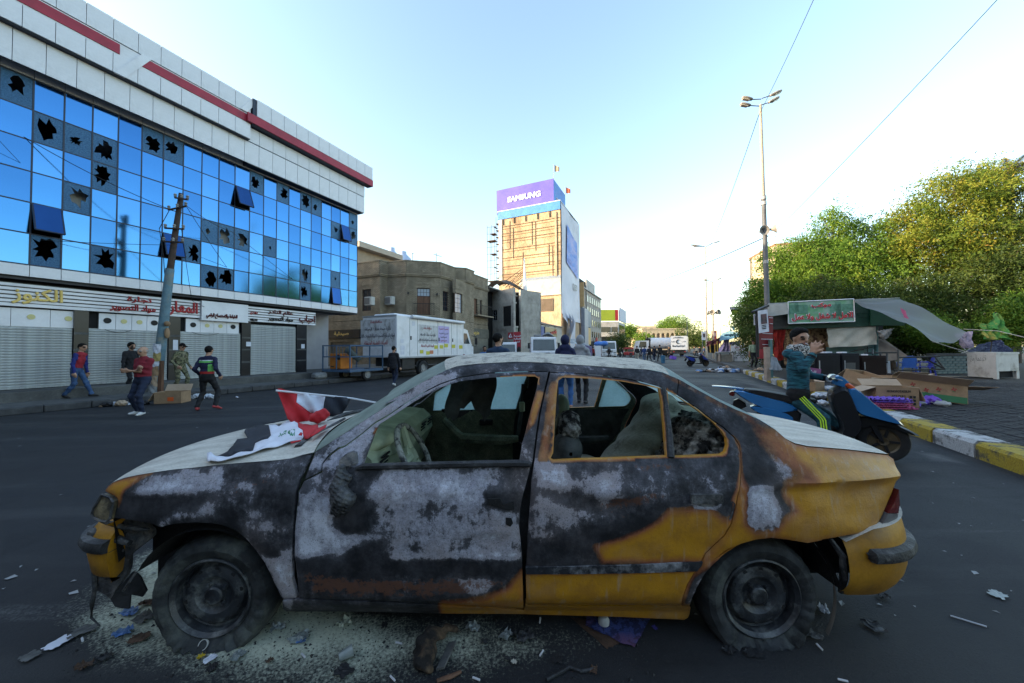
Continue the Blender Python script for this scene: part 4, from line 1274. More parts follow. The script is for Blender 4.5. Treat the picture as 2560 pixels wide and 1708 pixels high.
class Frame:
 """a thing whose local x runs along the street and y to the street's left"""
 def __init__(self,name,label,cat,u0,v0,group=None,z=0.0):
  self.u0,self.v0,self.z0=u0,v0,z
  self.root=thing(name,label,cat,S(u0,v0,z),ROTS,group)
 def l(self,u,v,z):return(u-self.u0,-(v-self.v0),z-self.z0)
 def box(self,name,u0,u1,v0,v1,z0,z1,m,parent=None,bev=0.0):
  mb=MB();mb.b2(self.l(u0,v0,z0),self.l(u1,v1,z1),bev)
  return mb.build(name,m,parent or self.root)
 def text(self,s,u0,u1,z0,z1,v,m,d=.05,parent=None,bold=.02,name='lettering'):
  c=self.l((u0+u1)/2,v,(z0+z1)/2)
  return lettering(s,Mx((1,0,0),(0,0,1),c),u1-u0,z1-z0,d,m,parent or self.root,name,bold)
def share(o,parent,loc,rot=None):
 c=o.copy();COL.objects.link(c);c.parent=parent;c.location=loc
 if rot is not None:c.rotation_euler=rot
 return c
 # the blue glass building
B=Frame('glass_building','long white panelled building with blue mirror glass, broken panes and shuttered shops','building',4.0,LF)
CW,UE,Z0,Z1,NR=.6455,16.75,4.29,10.33,6
RH=(Z1-Z0)/NR
B.box('wall',-16,16.7,LF-9.0,LF-2.6,.25,13.0,M_ROOM)
B.box('wall',-16,.70,LF-2.6,LF,3.9,13.0,M_WHITEP)
B.box('end_wall',16.71,16.80,LF-9.0,LF-.07,3.9,13.0,M_WHITEP)
for z in(Z0-.16,7.30,Z1+.06):B.box('floor_slab',.7,16.7,LF-2.6,LF-.10,z-.10,z+.08,M_ROOM)
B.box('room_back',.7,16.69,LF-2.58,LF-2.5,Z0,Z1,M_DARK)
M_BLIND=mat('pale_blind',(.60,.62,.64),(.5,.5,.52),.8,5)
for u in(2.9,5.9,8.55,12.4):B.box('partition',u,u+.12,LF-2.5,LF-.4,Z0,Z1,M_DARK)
for(c,r)in((9,3),(10,3),(8,3),(15,4),(2,3)):
 u=3.84+(c-1)*CW;z=Z1-(r+1)*RH
 B.box('blind',u-.05,u+CW+.05,LF-.55,LF-.50,z-.1,z+RH,M_BLIND)
for u,r in((4.1,3),(7.1,0),(7.7,0),(5.2,1)):
 B.box('ceiling_tile',u-.1,u+.9,LF-1.6,LF-.2,Z1-r*RH-.16,Z1-r*RH-.08,M_BLIND)
def jag(rx,rz,seed,n=15,cx=0,cz=0):
 g=np.random.default_rng(seed);out=[]
 for k in range(n):
  a=2*PI*(k+g.uniform(-.3,.3))/n;f=g.uniform(.75,1.15)if k%2 else g.uniform(.35,.95)
  out.append((np.clip(cx+rx*f*cos(a),-.28,.28),np.clip(cz+rz*f*sin(a),-.46,.46)))
 return out
BROKEN={(0,0):(M_CRAZE,.20,.30),(1,1):(0,.22,.40),(2,1):(M_CRAZE,.16,.16),(3,1):(0,.24,.38),(3,2):(M_CRAZE,.18,.36),(5,0):(0,.24,.30),(6,0):(0,.23,.30),(2,3):(M_CRAZE,.22,.36),(1,5):(0,.26,.42),(3,5):(0,.25,.42),(7,4):(0,.20,.40),(8,3):(M_CRAZE,.09,.14),(9,3):(M_CRAZE,.23,.38),(10,3):(M_CRAZE,.22,.34),(11,0):(M_CRAZE,.20,.32),(13,0):(0,.20,.32),(15,0):(0,.24,.40),(16,0):(M_CRAZE,.12,.18),(12,3):(M_CRAZE,.06,.10),(8,5):(0,.22,.38),(9,5):(0,.24,.40),(15,4):(M_CRAZE,.18,.40),(15,5):(M_CRAZE,.20,.36),(18,1):(M_CRAZE,.14,.18),(20,0):(M_CRAZE,.10,.16),(20,1):(M_CRAZE,.18,.28),(18,4):(M_CRAZE,.07,.12)}
OPEN={(1,4):22,(6,4):20,(10,1):22,(19,1):14,(18,5):9}
pane_me={}
for c in range(-4,21):
 u=3.84+(c-1)*CW
 for r in range(NR):
  z=Z1-(r+1)*RH
  w,h=CW-.045,RH-.045
  m=M_GL[(0,1,2,0,1,0,2)[(c*5+r*3)%7]]
  cen=B.l(u+CW/2,LF,z+RH/2)
  if(c,r)in BROKEN:
   bm_,rx,rz=BROKEN[(c,r)]
   hole=jag(rx*1.12,rz*1.05,c*17+r,13+(c*7+r)%8,.07*sin(c*5+r),.10*cos(c*3+r*2))
   pts=[(-w/2,-h/2),(w/2,-h/2),(w/2,h/2),(-w/2,h/2)]
   n=len(hole)
   vo,_,fo,_,_,_=delaunay_2d_cdt([Vec(p)for p in pts+hole],[(0,1),(1,2),(2,3),(3,0)]+[(4+i,4+(i+1)%n)for i in range(n)],[],0,1e-6)
   V2=arr([tuple(p)for p in vo]);T=arr([tuple(f)for f in fo]);C=V2[T].mean(1)
   T=T[~in_poly(C[:,0],C[:,1],hole)]
   k=len(V2);mb=MB()
   mb.add([(a,-.005,b)for a,b in V2]+[(a,.005,b)for a,b in V2],[tuple(t)for t in T]+[tuple(i+k for i in t[::-1])for t in T])
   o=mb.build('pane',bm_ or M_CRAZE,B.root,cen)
  elif(c,r)in OPEN:
   a=R(OPEN[(c,r)])
   mb=MB();mb.box((0,0,-h/2),(w,.03,h));
   o=mb.build('open_sash',M_GLDK,B.root,(cen[0],cen[1]-.03,cen[2]+h/2),(-a,0,0))
   mb=MB()
   for s in(-1,1):mb.box((s*w/2,0,-h/2),(.035,.05,h))
   mb.box((0,0,-h),(w,.05,.035));mb.build('sash_frame',M_MULL,o)
  else:
   if m.name not in pane_me:
    o=MB().box((0,0,0),(w,.012,h)).build('pane',m,B.root);pane_me[m.name]=o
   else:o=pane_me[m.name].copy();COL.objects.link(o);o.parent=B.root
   o.location=cen;o.rotation_euler=(RNG.normal(0,.006),0,RNG.normal(0,.006))
vm=MB().box((0,0,0),(.038,.03,Z1-Z0)).build('mullion',M_MULL,B.root)
for i in range(26):
 (vm if i==0 else share(vm,B.root,(0,0,0))).location=B.l(UE-i*CW,LF-.0,(Z0+Z1)/2)
for r in range(NR+1):B.box('transom',.70,UE-.03,LF-.013,LF+.013,Z0+r*RH-.018,Z0+r*RH+.02,M_MULL)
# white cladding, panel by panel
def row(z0,z1,v,name='cladding_panel',m=M_WHITEP,ua=.7,ub=UE,thick=.05,w=CW):
 mb=MB();mb.box((0,0,0),(w-.014,thick,z1-z0-.014),None,.004);p0=None
 n=int(round((ub-ua)/w))
 for i in range(n):
  loc=B.l(ub-(i+.5)*w,v,(z0+z1)/2)
  if p0 is None:p0=mb.build(name,m,B.root,loc)
  else:share(p0,B.root,loc)
row(3.90,Z0-.02,LF+.02)
row(Z1+.02,10.62,LF+.02)
B.box('cladding_back',.7,UE,LF-.06,LF-.02,3.9,Z0-.02,M_MULL)
B.box('fascia_core',.7,9.95,LF-.1,LF+.44,10.62,13.0,M_MULL);B.box('fascia_core',9.95,16.86,LF-.1,LF+.44,10.40,13.3,M_MULL)
row(10.42,11.45,LF+.47,ub=16.88)
row(11.47,12.16,LF+.72,ub=9.90);row(12.64,13.42,LF+.72,ub=9.90)
B.box('fascia_core',.7,9.90,LF+.45,LF+.69,11.45,13.40,M_MULL)
row(11.47,12.16,LF+.49,ua=9.9,ub=16.88)
row(12.64,13.46,LF+.86,ua=9.9,ub=17.20)
B.box('fascia_core',9.95,17.18,LF+.45,LF+.83,12.2,13.44,M_MULL)
B.box('red_stripe',.7,5.55,LF+.69,LF+.74,12.22,12.58,M_REDP);B.box('red_stripe',6.15,10.7,LF+.69,LF+.74,12.22,12.58,M_REDP);B.box('red_stripe',9.7,17.22,LF+.8,LF+.90,12.22,12.62,M_REDP)
B.box('cladding_panel',.7,9.9,LF+.66,LF+.71,12.17,12.63,M_WHITEP)
for u0,u1,za,zb in((5.42,6.12,11.46,12.66),(9.45,9.95,12.66,13.46)):
 mb=MB();a=B.l(u0,LF+.72,za);b=B.l(u1,LF+.72,zb)
 mb.add([(a[0],a[1]-.06,a[2]),(a[0]+.28,a[1]-.06,a[2]),(b[0]+.28,b[1]-.06,b[2]),(b[0],b[1]-.06,b[2]),(a[0],a[1]+.03,a[2]),(a[0]+.28,a[1]+.03,a[2]),(b[0]+.28,b[1]+.03,b[2]),(b[0],b[1]+.03,b[2])],[(0,1,2,3),(7,6,5,4),(0,4,5,1),(1,5,6,2),(2,6,7,3),(3,7,4,0)])
 mb.build('slanted_trim',M_WHITEP,B.root)
B.box('roof',-16,17.1,LF-9,LF+.4,13.30,13.36,M_CONC)
# ground floor: soffit, shop signs, shutters, black pillars
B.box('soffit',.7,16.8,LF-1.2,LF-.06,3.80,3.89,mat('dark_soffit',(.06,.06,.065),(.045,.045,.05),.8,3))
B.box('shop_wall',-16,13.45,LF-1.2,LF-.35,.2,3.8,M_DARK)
SG=[]
for ua,ub in((.9,8.44),(10.35,13.95)):
 sb=B.box('shop_sign',ua,ub,LF-.36,LF-.20,2.94,3.70,M_BLACKT);SG.append(sb)
 for k in range(6):B.box('sign_slat',ua,ub,LF-.21,LF-.16,2.95+k*.128,2.95+k*.128+(.10 if k==0 else .085),M_WHITEP,sb)
wb=B.box('shop_sign',8.46,10.33,LF-.36,LF-.08,2.86,3.72,M_WHITEP)
h1=lambda x,y:hv(x,y,LF-.16)
a=hv(0+135/4.896,680+300/4.896,LF-.16);b=hv(768/4.896,680+300/4.896,LF-.16)
B.text('الكنوز',a[0],b[0],3.03,3.58,LF-.16,M_GOLD,.05,SG[0],.03)
a=hv(1340/4.896,800,LF-.16)[0];b=hv(1900/4.896,800,LF-.16)[0]
B.text('مواد التصوير',a,b,3.0,3.30,LF-.16,M_REDL,.05,SG[0],.03)
B.text('تجارة',a+.45,b-.12,3.36,3.62,LF-.16,M_REDL,.05,SG[0],.03)
B.text('المعار',hv(2060/4.896,800,LF-.16)[0],hv(440+275/5.109,780,LF-.16)[0],2.98,3.60,LF-.16,M_REDL,.05,SG[0],.035)
B.text('للطباعة والاستنساخ الرقمي',8.62,9.85,2.95,3.20,LF-.08,M_DREDL,.05,wb,.04)
B.text('احباب',12.95,13.9,3.0,3.5,LF-.16,M_DREDL,.05,SG[1],.03)
B.text('مواد التصوير',11.3,12.6,3.02,3.28,LF-.16,M_BLK,.05,SG[1],.03);B.text('عالم النادر',11.3,12.6,3.34,3.62,LF-.16,M_DREDL,.05,SG[1],.03)
B.text('مهدي',10.45,10.8,3.28,3.44,LF-.16,M_REDL,.04,SG[1],.03);B.text('NIKON',10.45,10.78,2.97,3.10,LF-.16,M_BLK,.04,SG[1],.03)
M_EMB=mat('worn_emblem',(.60,.54,.22),(.5,.46,.24),.7,30);M_DISC=M_BLK
for(ua,ub,n,discs)in((2.0,4.83+.30,4,()),(5.45,7.62,5,(0,3)),(7.98,10.03,4,(0,3))):
 w=(ub-ua)/n
 for i in range(n):
  p=B.box('shutter_fascia',ua+i*w+.006,ua+(i+1)*w-.006,LF-.34,LF-.26,2.32,2.90,M_WHITEP)
  mb=MB();c=B.l(ua+(i+.5)*w,LF-.255,2.64)
  mb.tube([(c[0],c[1],c[2]),(c[0],c[1]-.012,c[2])],.105 if i in discs else .085,18)
  mb.build('fascia_disc',M_DISC if i in discs else M_EMB,p)
mb=MB();mb.prism([(0,-.045),(.018,-.035),(.026,0),(.018,.035),(0,.045)],-.5,.5,Matrix(((0,0,1,0),(-1,0,0,0),(0,1,0,0),(0,0,0,1))));sl0=None
for ua,ub in((1.7,4.83),(5.21,7.38),(7.79,10.09),(10.53,12.83)):
 sh=B.box('roller_shutter',ua,ub,LF-.30,LF-.27,.32,2.34 if ub<10.5 else 2.80,M_SHUT)
 zt=2.33 if ub<10.5 else 2.78
 for k in range(int((zt-.36)/.088)):
  loc=B.l((ua+ub)/2,LF-.27,.40+k*.088)
  if sl0 is None:o=sl0=mb.build('slat',M_SHUT,sh,loc)
  else:o=share(sl0,sh,loc)
  o.scale=(ub-ua,1,1)
 B.box('bottom_rail',ua,ub,LF-.28,LF-.22,.32,.37,M_SHUT,sh)
for ua,ub in((4.85,5.19),(7.40,7.77),(10.11,10.51),(12.85,13.43)):
 p=B.box('pillar',ua,ub,LF-.34,LF-.18,.3,2.93,M_BLACKT)
 for z in(.92,1.52,2.10):B.box('pillar_band',ua-.004,ub+.004,LF-.182,LF-.172,z,z+.075,M_CONC,p)
for u,z,w,h in((7.53,1.55,.16,.42),(10.30,1.72,.22,.22),(13.1,1.62,.2,.24)):
 q=B.box('poster',u,u+w,LF-.17,LF-.164,z,z+h,M_PAPER)
mbw=MB()
for k,(ua,ub)in enumerate(((5.6,6.3),(8.2,9.2))):
 mbw=MB();mbw.tube([B.l(ua+(ub-ua)*t,LF-.24,2.31-.10*sin(PI*t))for t in np.linspace(0,1,9)],.008,5);mbw.build('loose_cable',M_BLK,B.root)
 # brick building on the corner
def brick_material(name,c1,c2,mort,scale=1.0):
 m=bpy.data.materials.new(name);m.use_nodes=True
 N,L=m.node_tree.nodes,m.node_tree.links;b=N['Principled BSDF']
 tc=N.new('ShaderNodeTexCoord');sp=N.new('ShaderNodeSeparateXYZ');cb=N.new('ShaderNodeCombineXYZ')
 L.new(tc.outputs['Object'],sp.inputs[0]);L.new(sp.outputs[0],cb.inputs[0]);L.new(sp.outputs[2],cb.inputs[1])
 br=N.new('ShaderNodeTexBrick');L.new(cb.outputs[0],br.inputs[0])
 br.inputs['Color1'].default_value=c1+(1,);br.inputs['Color2'].default_value=c2+(1,);br.inputs['Mortar'].default_value=mort+(1,)
 br.inputs['Scale'].default_value=scale;br.inputs['Mortar Size'].default_value=.018;br.inputs['Brick Width'].default_value=.26;br.inputs['Row Height'].default_value=.085
 n=N.new('ShaderNodeTexNoise');n.inputs['Scale'].default_value=.9;n.inputs['Detail'].default_value=7;L.new(tc.outputs['Object'],n.inputs['Vector'])
 mr=N.new('ShaderNodeMapRange');L.new(n.outputs[0],mr.inputs[0]);mr.inputs[1].default_value=.35;mr.inputs[2].default_value=.7;mr.inputs[3].default_value=.62;mr.inputs[4].default_value=1.12
 mx=N.new('ShaderNodeMix');mx.data_type='RGBA';mx.blend_type='MULTIPLY';mx.inputs[0].default_value=1
 L.new(br.outputs[0],mx.inputs[6]);L.new(mr.outputs[0],mx.inputs[7]);L.new(mx.outputs[2],b.inputs['Base Color'])
 b.inputs['Roughness'].default_value=.9
 bp=N.new('ShaderNodeBump');bp.inputs['Strength'].default_value=.6;bp.inputs['Distance'].default_value=.02;bp.invert=True
 L.new(br.outputs['Fac'],bp.inputs['Height']);L.new(bp.outputs[0],b.inputs['Normal'])
 return m
M_BRICK=brick_material('buff_brick',(.47,.385,.27),(.34,.275,.185),(.11,.09,.07))
M_BRICKD=mat('brick_trim',(.32,.265,.19),(.19,.16,.115),.9,3,.2,detail=8)
M_WOOD=mat('brown_wood',(.17,.085,.05),(.10,.05,.03),.7,4,.1,stretch=(8,8,.6))
M_WINF=mat('window_frame_brown',(.09,.045,.035),(.05,.03,.025),.6,6)
M_WGL=mat('window_glass',(.03,.035,.045),(.02,.024,.03),.06,1,spec=.8)
M_WGLB=mat('bright_window_glass',(.36,.42,.50),(.30,.35,.42),.12,1,spec=.6)
M_IRON=mat('wrought_iron',(.02,.02,.021),(.012,.012,.012),.6,9)
BR=thing('brick_building','two storey corner building of buff brick with curved parapet and wooden balcony door','building',S(27,-20,0),0)
BRo=S(27,-20,0)
def wall_on(root,ro,a,b,z0,z1,holes,m,thick=.35,name='wall'):
 """a wall from (u, v) a to b with real openings; local x runs along it, y into the building"""
 A=S(a[0],a[1],0);Bp=S(b[0],b[1],0)
 d=Bp-A;Lw=d.length;ang=math.atan2(d.y,d.x)
 xs=sorted({0,Lw}|{h[0]for h in holes}|{h[1]for h in holes});zs=sorted({z0,z1}|{h[2]for h in holes}|{h[3]for h in holes})
 mb=MB()
 for i in range(len(xs)-1):
  for j in range(len(zs)-1):
   cx,cz=(xs[i]+xs[i+1])/2,(zs[j]+zs[j+1])/2
   if any(h[0]<cx<h[1]and h[2]<cz<h[3]for h in holes):continue
   mb.b2((xs[i],0,zs[j]),(xs[i+1],thick,zs[j+1]))
 return mb.build(name,m,root,A-ro,(0,0,ang))
def win(w,x0,x1,z0,z1,fm,gm,nx=2,nz=3,y=.12,fw=.06):
 mb=MB()
 for a,b in((x0,x0+fw),(x1-fw,x1)):mb.b2((a,y,z0),(b,y+.07,z1))
 for a,b in((z0,z0+fw),(z1-fw,z1)):mb.b2((x0+fw,y,a),(x1-fw,y+.07,b))
 f=mb.build('window',fm,w)
 px_,pz_=(x1-x0-2*fw)/nx,(z1-z0-2*fw)/nz
 for i in range(1,nx):MB().b2((x0+fw+i*px_-.015,y+.015,z0+fw),(x0+fw+i*px_+.015,y+.05,z1-fw)).build('glazing_bar',fm,w)
 for j in range(1,nz):MB().b2((x0+fw,y+.017,z0+fw+j*pz_-.015),(x1-fw,y+.048,z0+fw+j*pz_+.015)).build('glazing_bar',fm,w)
 MB().b2((x0+fw,y+.03,z0+fw),(x1-fw,y+.036,z1-fw)).build('pane',gm,w)
 return f
ZP,ZC=9.45,8.05
fp=[(23.4,-30.0),(23.4,-23.5),(24.2,-23.4),(24.5,-21.5),(26.4,-19.3),(28.7,-19.25),(29.4,-18.45),(30.9,-18.45),(31.2,-19.2),(35.2,-19.2)]
def seg(i):return S(*fp[i],0),S(*fp[i+1],0)
def along(i,px,py=760):
 a,b=seg(i);d=(b-a).normalized();n=Vec((d.y,-d.x,0));p=hit(px,py,a,n);return(p-a).dot(d),p.z
def zz(i,px,py):return along(i,px,py)[1]
Z7=lambda x,y:(880+x/6.03,600+y/6.03)
def rect(i,x0,y0,x1,y1):
 a=along(i,*Z7(x0,(y0+y1)/2));b=along(i,*Z7(x1,(y0+y1)/2));t=along(i,*Z7((x0+x1)/2,y0))[1];q=along(i,*Z7((x0+x1)/2,y1))[1]
 return[min(a[0],b[0]),max(a[0],b[0]),min(t,q),max(t,q)]
holes={0:[rect(0,150,745,285,1070)],2:[],3:[rect(3,980,725,1180,1140)],4:[rect(4,1370,775,1455,1075)],6:[rect(6,1565,805,1665,1100)],7:[],8:[rect(8,1840,885,1890,1130),rect(8,1930,910,1960,1130)]}
dr=rect(3,980,725,1180,1140)
ndoor_a=along(0,793,890)[0];ndoor_b=along(0,820,890)[0];sh_a=along(0,826,890)[0];sh_b=along(0,884,890)[0]
doorz=(.3,zz(0,806,857))
for i in range(len(fp)-1):
 hs=holes.get(i,[])
 if i==0:hs=hs+[[ndoor_a,ndoor_b,doorz[0],doorz[1]],[sh_a,sh_b,.3,doorz[1]+.05]]
 w=wall_on(BR,BRo,fp[i],fp[i+1],0.0,ZC,hs,M_BRICK)
 A,Bq=seg(i);Lw=(Bq-A).length
 mb=MB();mb.b2((-.05,-.12,ZC+.002),(Lw+.05,.3,ZC+.12));mb.b2((-.03,-.2,ZC+.122),(Lw+.03,.3,ZC+.2));mb.build('cornice',M_BRICKD,w)
 MB().b2((0,-.05,ZC+.203),(Lw,.26,ZP-.1)).build('parapet',M_BRICK,w)
 MB().b2((-.04,-.10,ZP-.098),(Lw+.04,.30,ZP)).build('coping',M_BRICKD,w)
 if Lw>1.0 and i!=0:
  for k in range(int(Lw/.22)):
   pass
 if i==3:
  dh=hs[0]
  win(w,dh[0],dh[1],dh[3]-.75,dh[3],M_WINF,M_WGLB,4,2)
  for q in range(2):
   mb=MB();x0=dh[0]+q*(dh[1]-dh[0])/2;mb.b2((x0+.01,.14,dh[2]),(x0+(dh[1]-dh[0])/2-.01,.2,dh[3]-.76));mb.b2((x0+.12,.12,dh[2]+.15),(x0+(dh[1]-dh[0])/2-.12,.14,dh[3]-.95));mb.build('balcony_door',M_WOOD,w)
  bal=MB();bal.b2((dh[0]-.35,-.75,dh[2]-.16),(dh[1]+.35,0,dh[2]-.02));bo=bal.build('balcony',M_BRICKD,w)
  mb=MB();mb.b2((dh[0]-.35,-.75,dh[2]+.95),(dh[1]+.35,-.71,dh[2]+1.0));mb.b2((dh[0]-.35,-.75,dh[2]),(dh[1]+.35,-.71,dh[2]+.04));mb.build('railing',M_IRON,bo)
  n=14
  for k in range(n+1):
   x=dh[0]-.34+(dh[1]-dh[0]+.68)*k/n;MB().tube([(x,-.73,dh[2]+.04),(x,-.73,dh[2]+.95)],.014,5,False).build('baluster',M_IRON,bo)
  for x in(dh[0]-.75,dh[1]+.6):
   mb=MB();mb.tube([(x,0,dh[3]-.75),(x,-.16,dh[3]-.72),(x,-.18,dh[3]-.6)],.02,6);mb.tube([(x,-.18,dh[3]-.62),(x,-.18,dh[3]-.42)],[.09,.06],8);mb.build('wall_lantern',M_IRON,w)
 for hh in hs:
  if i in(4,6):win(w,*hh,M_WINF,M_WGLB if i==6 else M_WGL,2,4)
  if i==8:win(w,*hh,M_WINF,M_WOOD if hh[1]-hh[0]>.6 else M_WGL,1,2)
  if i==0 and hh[2]>3:win(w,*hh,M_WINF,M_WGL,2,2)
  # brick pattern panel over the opening
  if hh[2]>3 and i!=8:
   nx=max(4,int((hh[1]-hh[0])/.16))
   for k in range(nx):
    mb=MB();x=hh[0]+(k+.5)*(hh[1]-hh[0])/nx
    mb.box((x,-.005,hh[3]+.42),(.10,.05,.16),Rot(R(35 if k%2 else-35),4,'Y'));mb.build('brick',M_BRICKD,w)
 if i==3:
  mb=MB();cx=Lw*.52
  for s in((1,1),(1,-1),(-1,1),(-1,-1)):
   mb.box((cx+s[0]*.16,-.06,8.85+s[1]*.20),(.52,.05,.07),Rot(math.atan2(.40,.32)*(1 if s[0]*s[1]>0 else-1),4,'Y'))
  mb.build('diamond',M_BRICKD,w)
 if i==0:
  d_=MB().b2((ndoor_a,.1,.3),(ndoor_b,.16,doorz[1])).build('door',mat('orange_door',(.30,.085,.015),(.22,.06,.012),.6,3),w)
  MB().box((ndoor_b-.12,.08,1.25),(.03,.04,.12)).build('handle',M_IRON,d_)
  s_=MB().b2((sh_a,.12,.3),(sh_b,.15,doorz[1]+.05)).build('roller_shutter',mat('tan_shutter',(.16,.145,.11),(.11,.10,.08),.7,2),w)
  for k in range(26):
   MB().b2((sh_a,.10,.33+k*.085),(sh_b,.118,.39+k*.085)).build('slat',MATS['tan_shutter'],s_)
  sg=MB().b2((sh_a-.3,-.14,doorz[1]+.35),(sh_b+.9,-.01,doorz[1]+1.15)).build('shop_sign',M_BLACKT,w)
  lettering('صيدلية',Mx((1,0,0),(0,0,1),((sh_a+sh_b)/2+.1,-.14,doorz[1]+.78)),1.9,.42,.03,M_GOLD,sg)
 if i==8:
  sg=MB().b2((-3.6,-.12,2.75),(Lw,-.01,3.75)).build('shop_sign',mat('olive_sign',(.13,.125,.10),(.09,.085,.07),.7,3),w)
  lettering('مدرسة غرناطة',Mx((1,0,0),(0,0,1),(.3,-.12,3.28)),3.0,.62,.04,M_GOLD,sg)
  s_=MB().b2((-3.4,-.06,.3),(Lw-.1,-.02,2.72)).build('roller_shutter',mat('cream_shutter',(.20,.19,.155),(.15,.14,.115),.7,2),w)
  for k in range(22):
   MB().b2((-3.4,-.085,.33+k*.108),(Lw-.1,-.062,.41+k*.108)).build('slat',MATS['cream_shutter'],s_)
  b0=holes[8][0];bo=MB().b2((b0[0]-.6,-.8,b0[2]-.16),(Lw-.1,0,b0[2]-.04)).build('balcony',M_BRICKD,w)
  MB().b2((b0[0]-.6,-.8,b0[2]+.95),(Lw-.1,-.76,b0[2]+1.0)).build('railing',M_IRON,bo)
  for k in range(15):
   x=b0[0]-.58+(Lw-b0[0]+.45)*k/14;MB().tube([(x,-.78,b0[2]-.04),(x,-.78,b0[2]+.95)],.014,5,False).build('baluster',M_IRON,bo)
for z,nm,m in((ZC+.1,'roof',M_CONC),(4.2,'floor',M_DARK)):
 MB().prism([tuple((S(*p,0)-BRo)[:2])for p in fp]+[tuple((S(35.2,-30,0)-BRo)[:2])],z,z+.05).build(nm,m,BR)
MB().prism([tuple((S(a-0,b-.9,0)-BRo)[:2])for a,b in((24.6,-29),(24.6,-22.4),(25.6,-21.2),(27.0,-19.6),(34.5,-19.4),(34.5,-29))],.3,8).build('room_back',M_DARK,BR)
# roof rooms behind the parapet, catching the sun
RT=Frame('roof_hut','beige flat roofed hut on the roof of the brick building','hut',27,-31)
RT.box('wall',24.8,30,-34,-28.0,8.1,11.4,mat('beige_render',(.42,.33,.24),(.34,.26,.19),.9,1.5))
RT.box('roof',24.5,30.4,-34,-27.2,11.42,11.95,mat('pale_slab',(.48,.40,.32),(.40,.33,.26),.9,2))
for k,(x,r_)in enumerate(((600,.75),(770,.85))):
 p=P(*Z7(x,230),44);T_=thing('water_tank','leftmost of the two bluish water tanks on the roof behind the brick parapet' if k==0 else 'rightmost of the two bluish water tanks on the roof behind the brick parapet','water tank',(p.x,p.y,9.6),0,'rooftop water tanks')
 zt=P(*Z7(x,120 if k==0 else 178),44).z-9.6
 MB().lathe([(0,0),(r_*1.3,0),(r_*1.3,zt*.62),(r_*1.1,zt*.80),(r_*.5,zt*.92),(r_*.45,zt),(0,zt)],20).build('barrel',mat('tank_blue',(.42,.50,.66),(.36,.44,.6),.5,2),T_,smooth=True)
 MB().lathe([(r_*1.33,zt*.3),(r_*1.36,zt*.32),(r_*1.33,zt*.34)],20).build('hoop',MATS['tank_blue'],T_)
for k,x in enumerate((910,1270)):
 p=P(*Z7(x,290),40);q=P(*Z7(x,200),40);T_=thing('roof_aerial',('thin aerial pole at the parapet, nearer the water tanks' if k==0 else 'thin aerial with a crossbar above the middle of the brick parapet'),'aerial',(p.x,p.y,8.2),0,'roof aerials')
 MB().tube([(0,0,0),(0,0,q.z-8.2)],.035,5).build('mast',M_IRON,T_)
 MB().tube([(-.3,0,q.z-8.3),(.6,0,q.z-8.6)]if k else[(-.05,0,q.z-8.25),(.2,0,q.z-8.2)],.025,4).build('crossbar',M_IRON,T_)
M_ACW=mat('ac_white',(.52,.52,.50),(.44,.44,.42),.6,4);M_ACG=mat('ac_grille',(.16,.16,.16),(.10,.10,.10),.7,40)
for k,(x0,x1,y0,y1,i)in enumerate(((255,345,865,995,0),(555,650,860,985,2))):
 a,b=seg(i);p=hit(*Z7((x0+x1)/2,(y0+y1)/2),a+SV*-.4,SV)if i==0 else hit(*Z7((x0+x1)/2,(y0+y1)/2),a,(b-a).normalized().cross(Vec((0,0,1))))
 p=p-SV*.25
 T_=thing('air_conditioner','boxy white air conditioner on the brick wall beside the dark tall window' if k==0 else 'boxy white air conditioner on the brick wall nearer the wooden balcony door','air conditioner',p-Vec((0,0,.35)),-THETA,'air conditioners on the brick wall')
 MB().box((0,0,.35),(.85,.42,.72),None,.03).build('case',M_ACW,T_)
 MB().box((-.08,-.214,.35),(.58,.012,.58)).build('grille',M_ACG,T_)
 mb=MB();mb.box((.2,.25,.0),(.05,.3,.04));mb.box((-.2,.25,.0),(.05,.3,.04));mb.build('bracket',M_IRON,T_)
 # more buildings down the street
M_REND=mat('grey_render',(.46,.43,.39),(.32,.30,.27),.9,1.2,.2,detail=8,fine=.2,dirt=(.18,.165,.15),dirts=.7)
M_RENDW=mat('pale_render',(.58,.57,.55),(.44,.43,.41),.9,1.2,.15,detail=8,fine=.15,dirt=(.24,.23,.21),dirts=.7)
M_RENDB=mat('beige_wall',(.46,.37,.27),(.36,.28,.20),.9,.8,.15,detail=8,fine=.2,dirt=(.26,.19,.13),dirts=.5)
M_OLDW=mat('stripped_wall',(.54,.42,.29),(.36,.26,.165),.9,.30,.2,detail=10,fine=.35,stretch=(1,1,.45),dirt=(.20,.13,.085),dirts=.4,dr=(.52,.68))
M_STEELB=mat('rusty_beam',(.12,.085,.06),(.07,.05,.04),.8,3)
M_TIN=mat('grey_tin',(.32,.33,.34),(.24,.25,.26),.5,2,.1)
z4c=lambda x,y:(1160+x/5.875,700+y/5.875)
z3c=lambda x,y:(860+x/3.0157,380+y/3.0157)
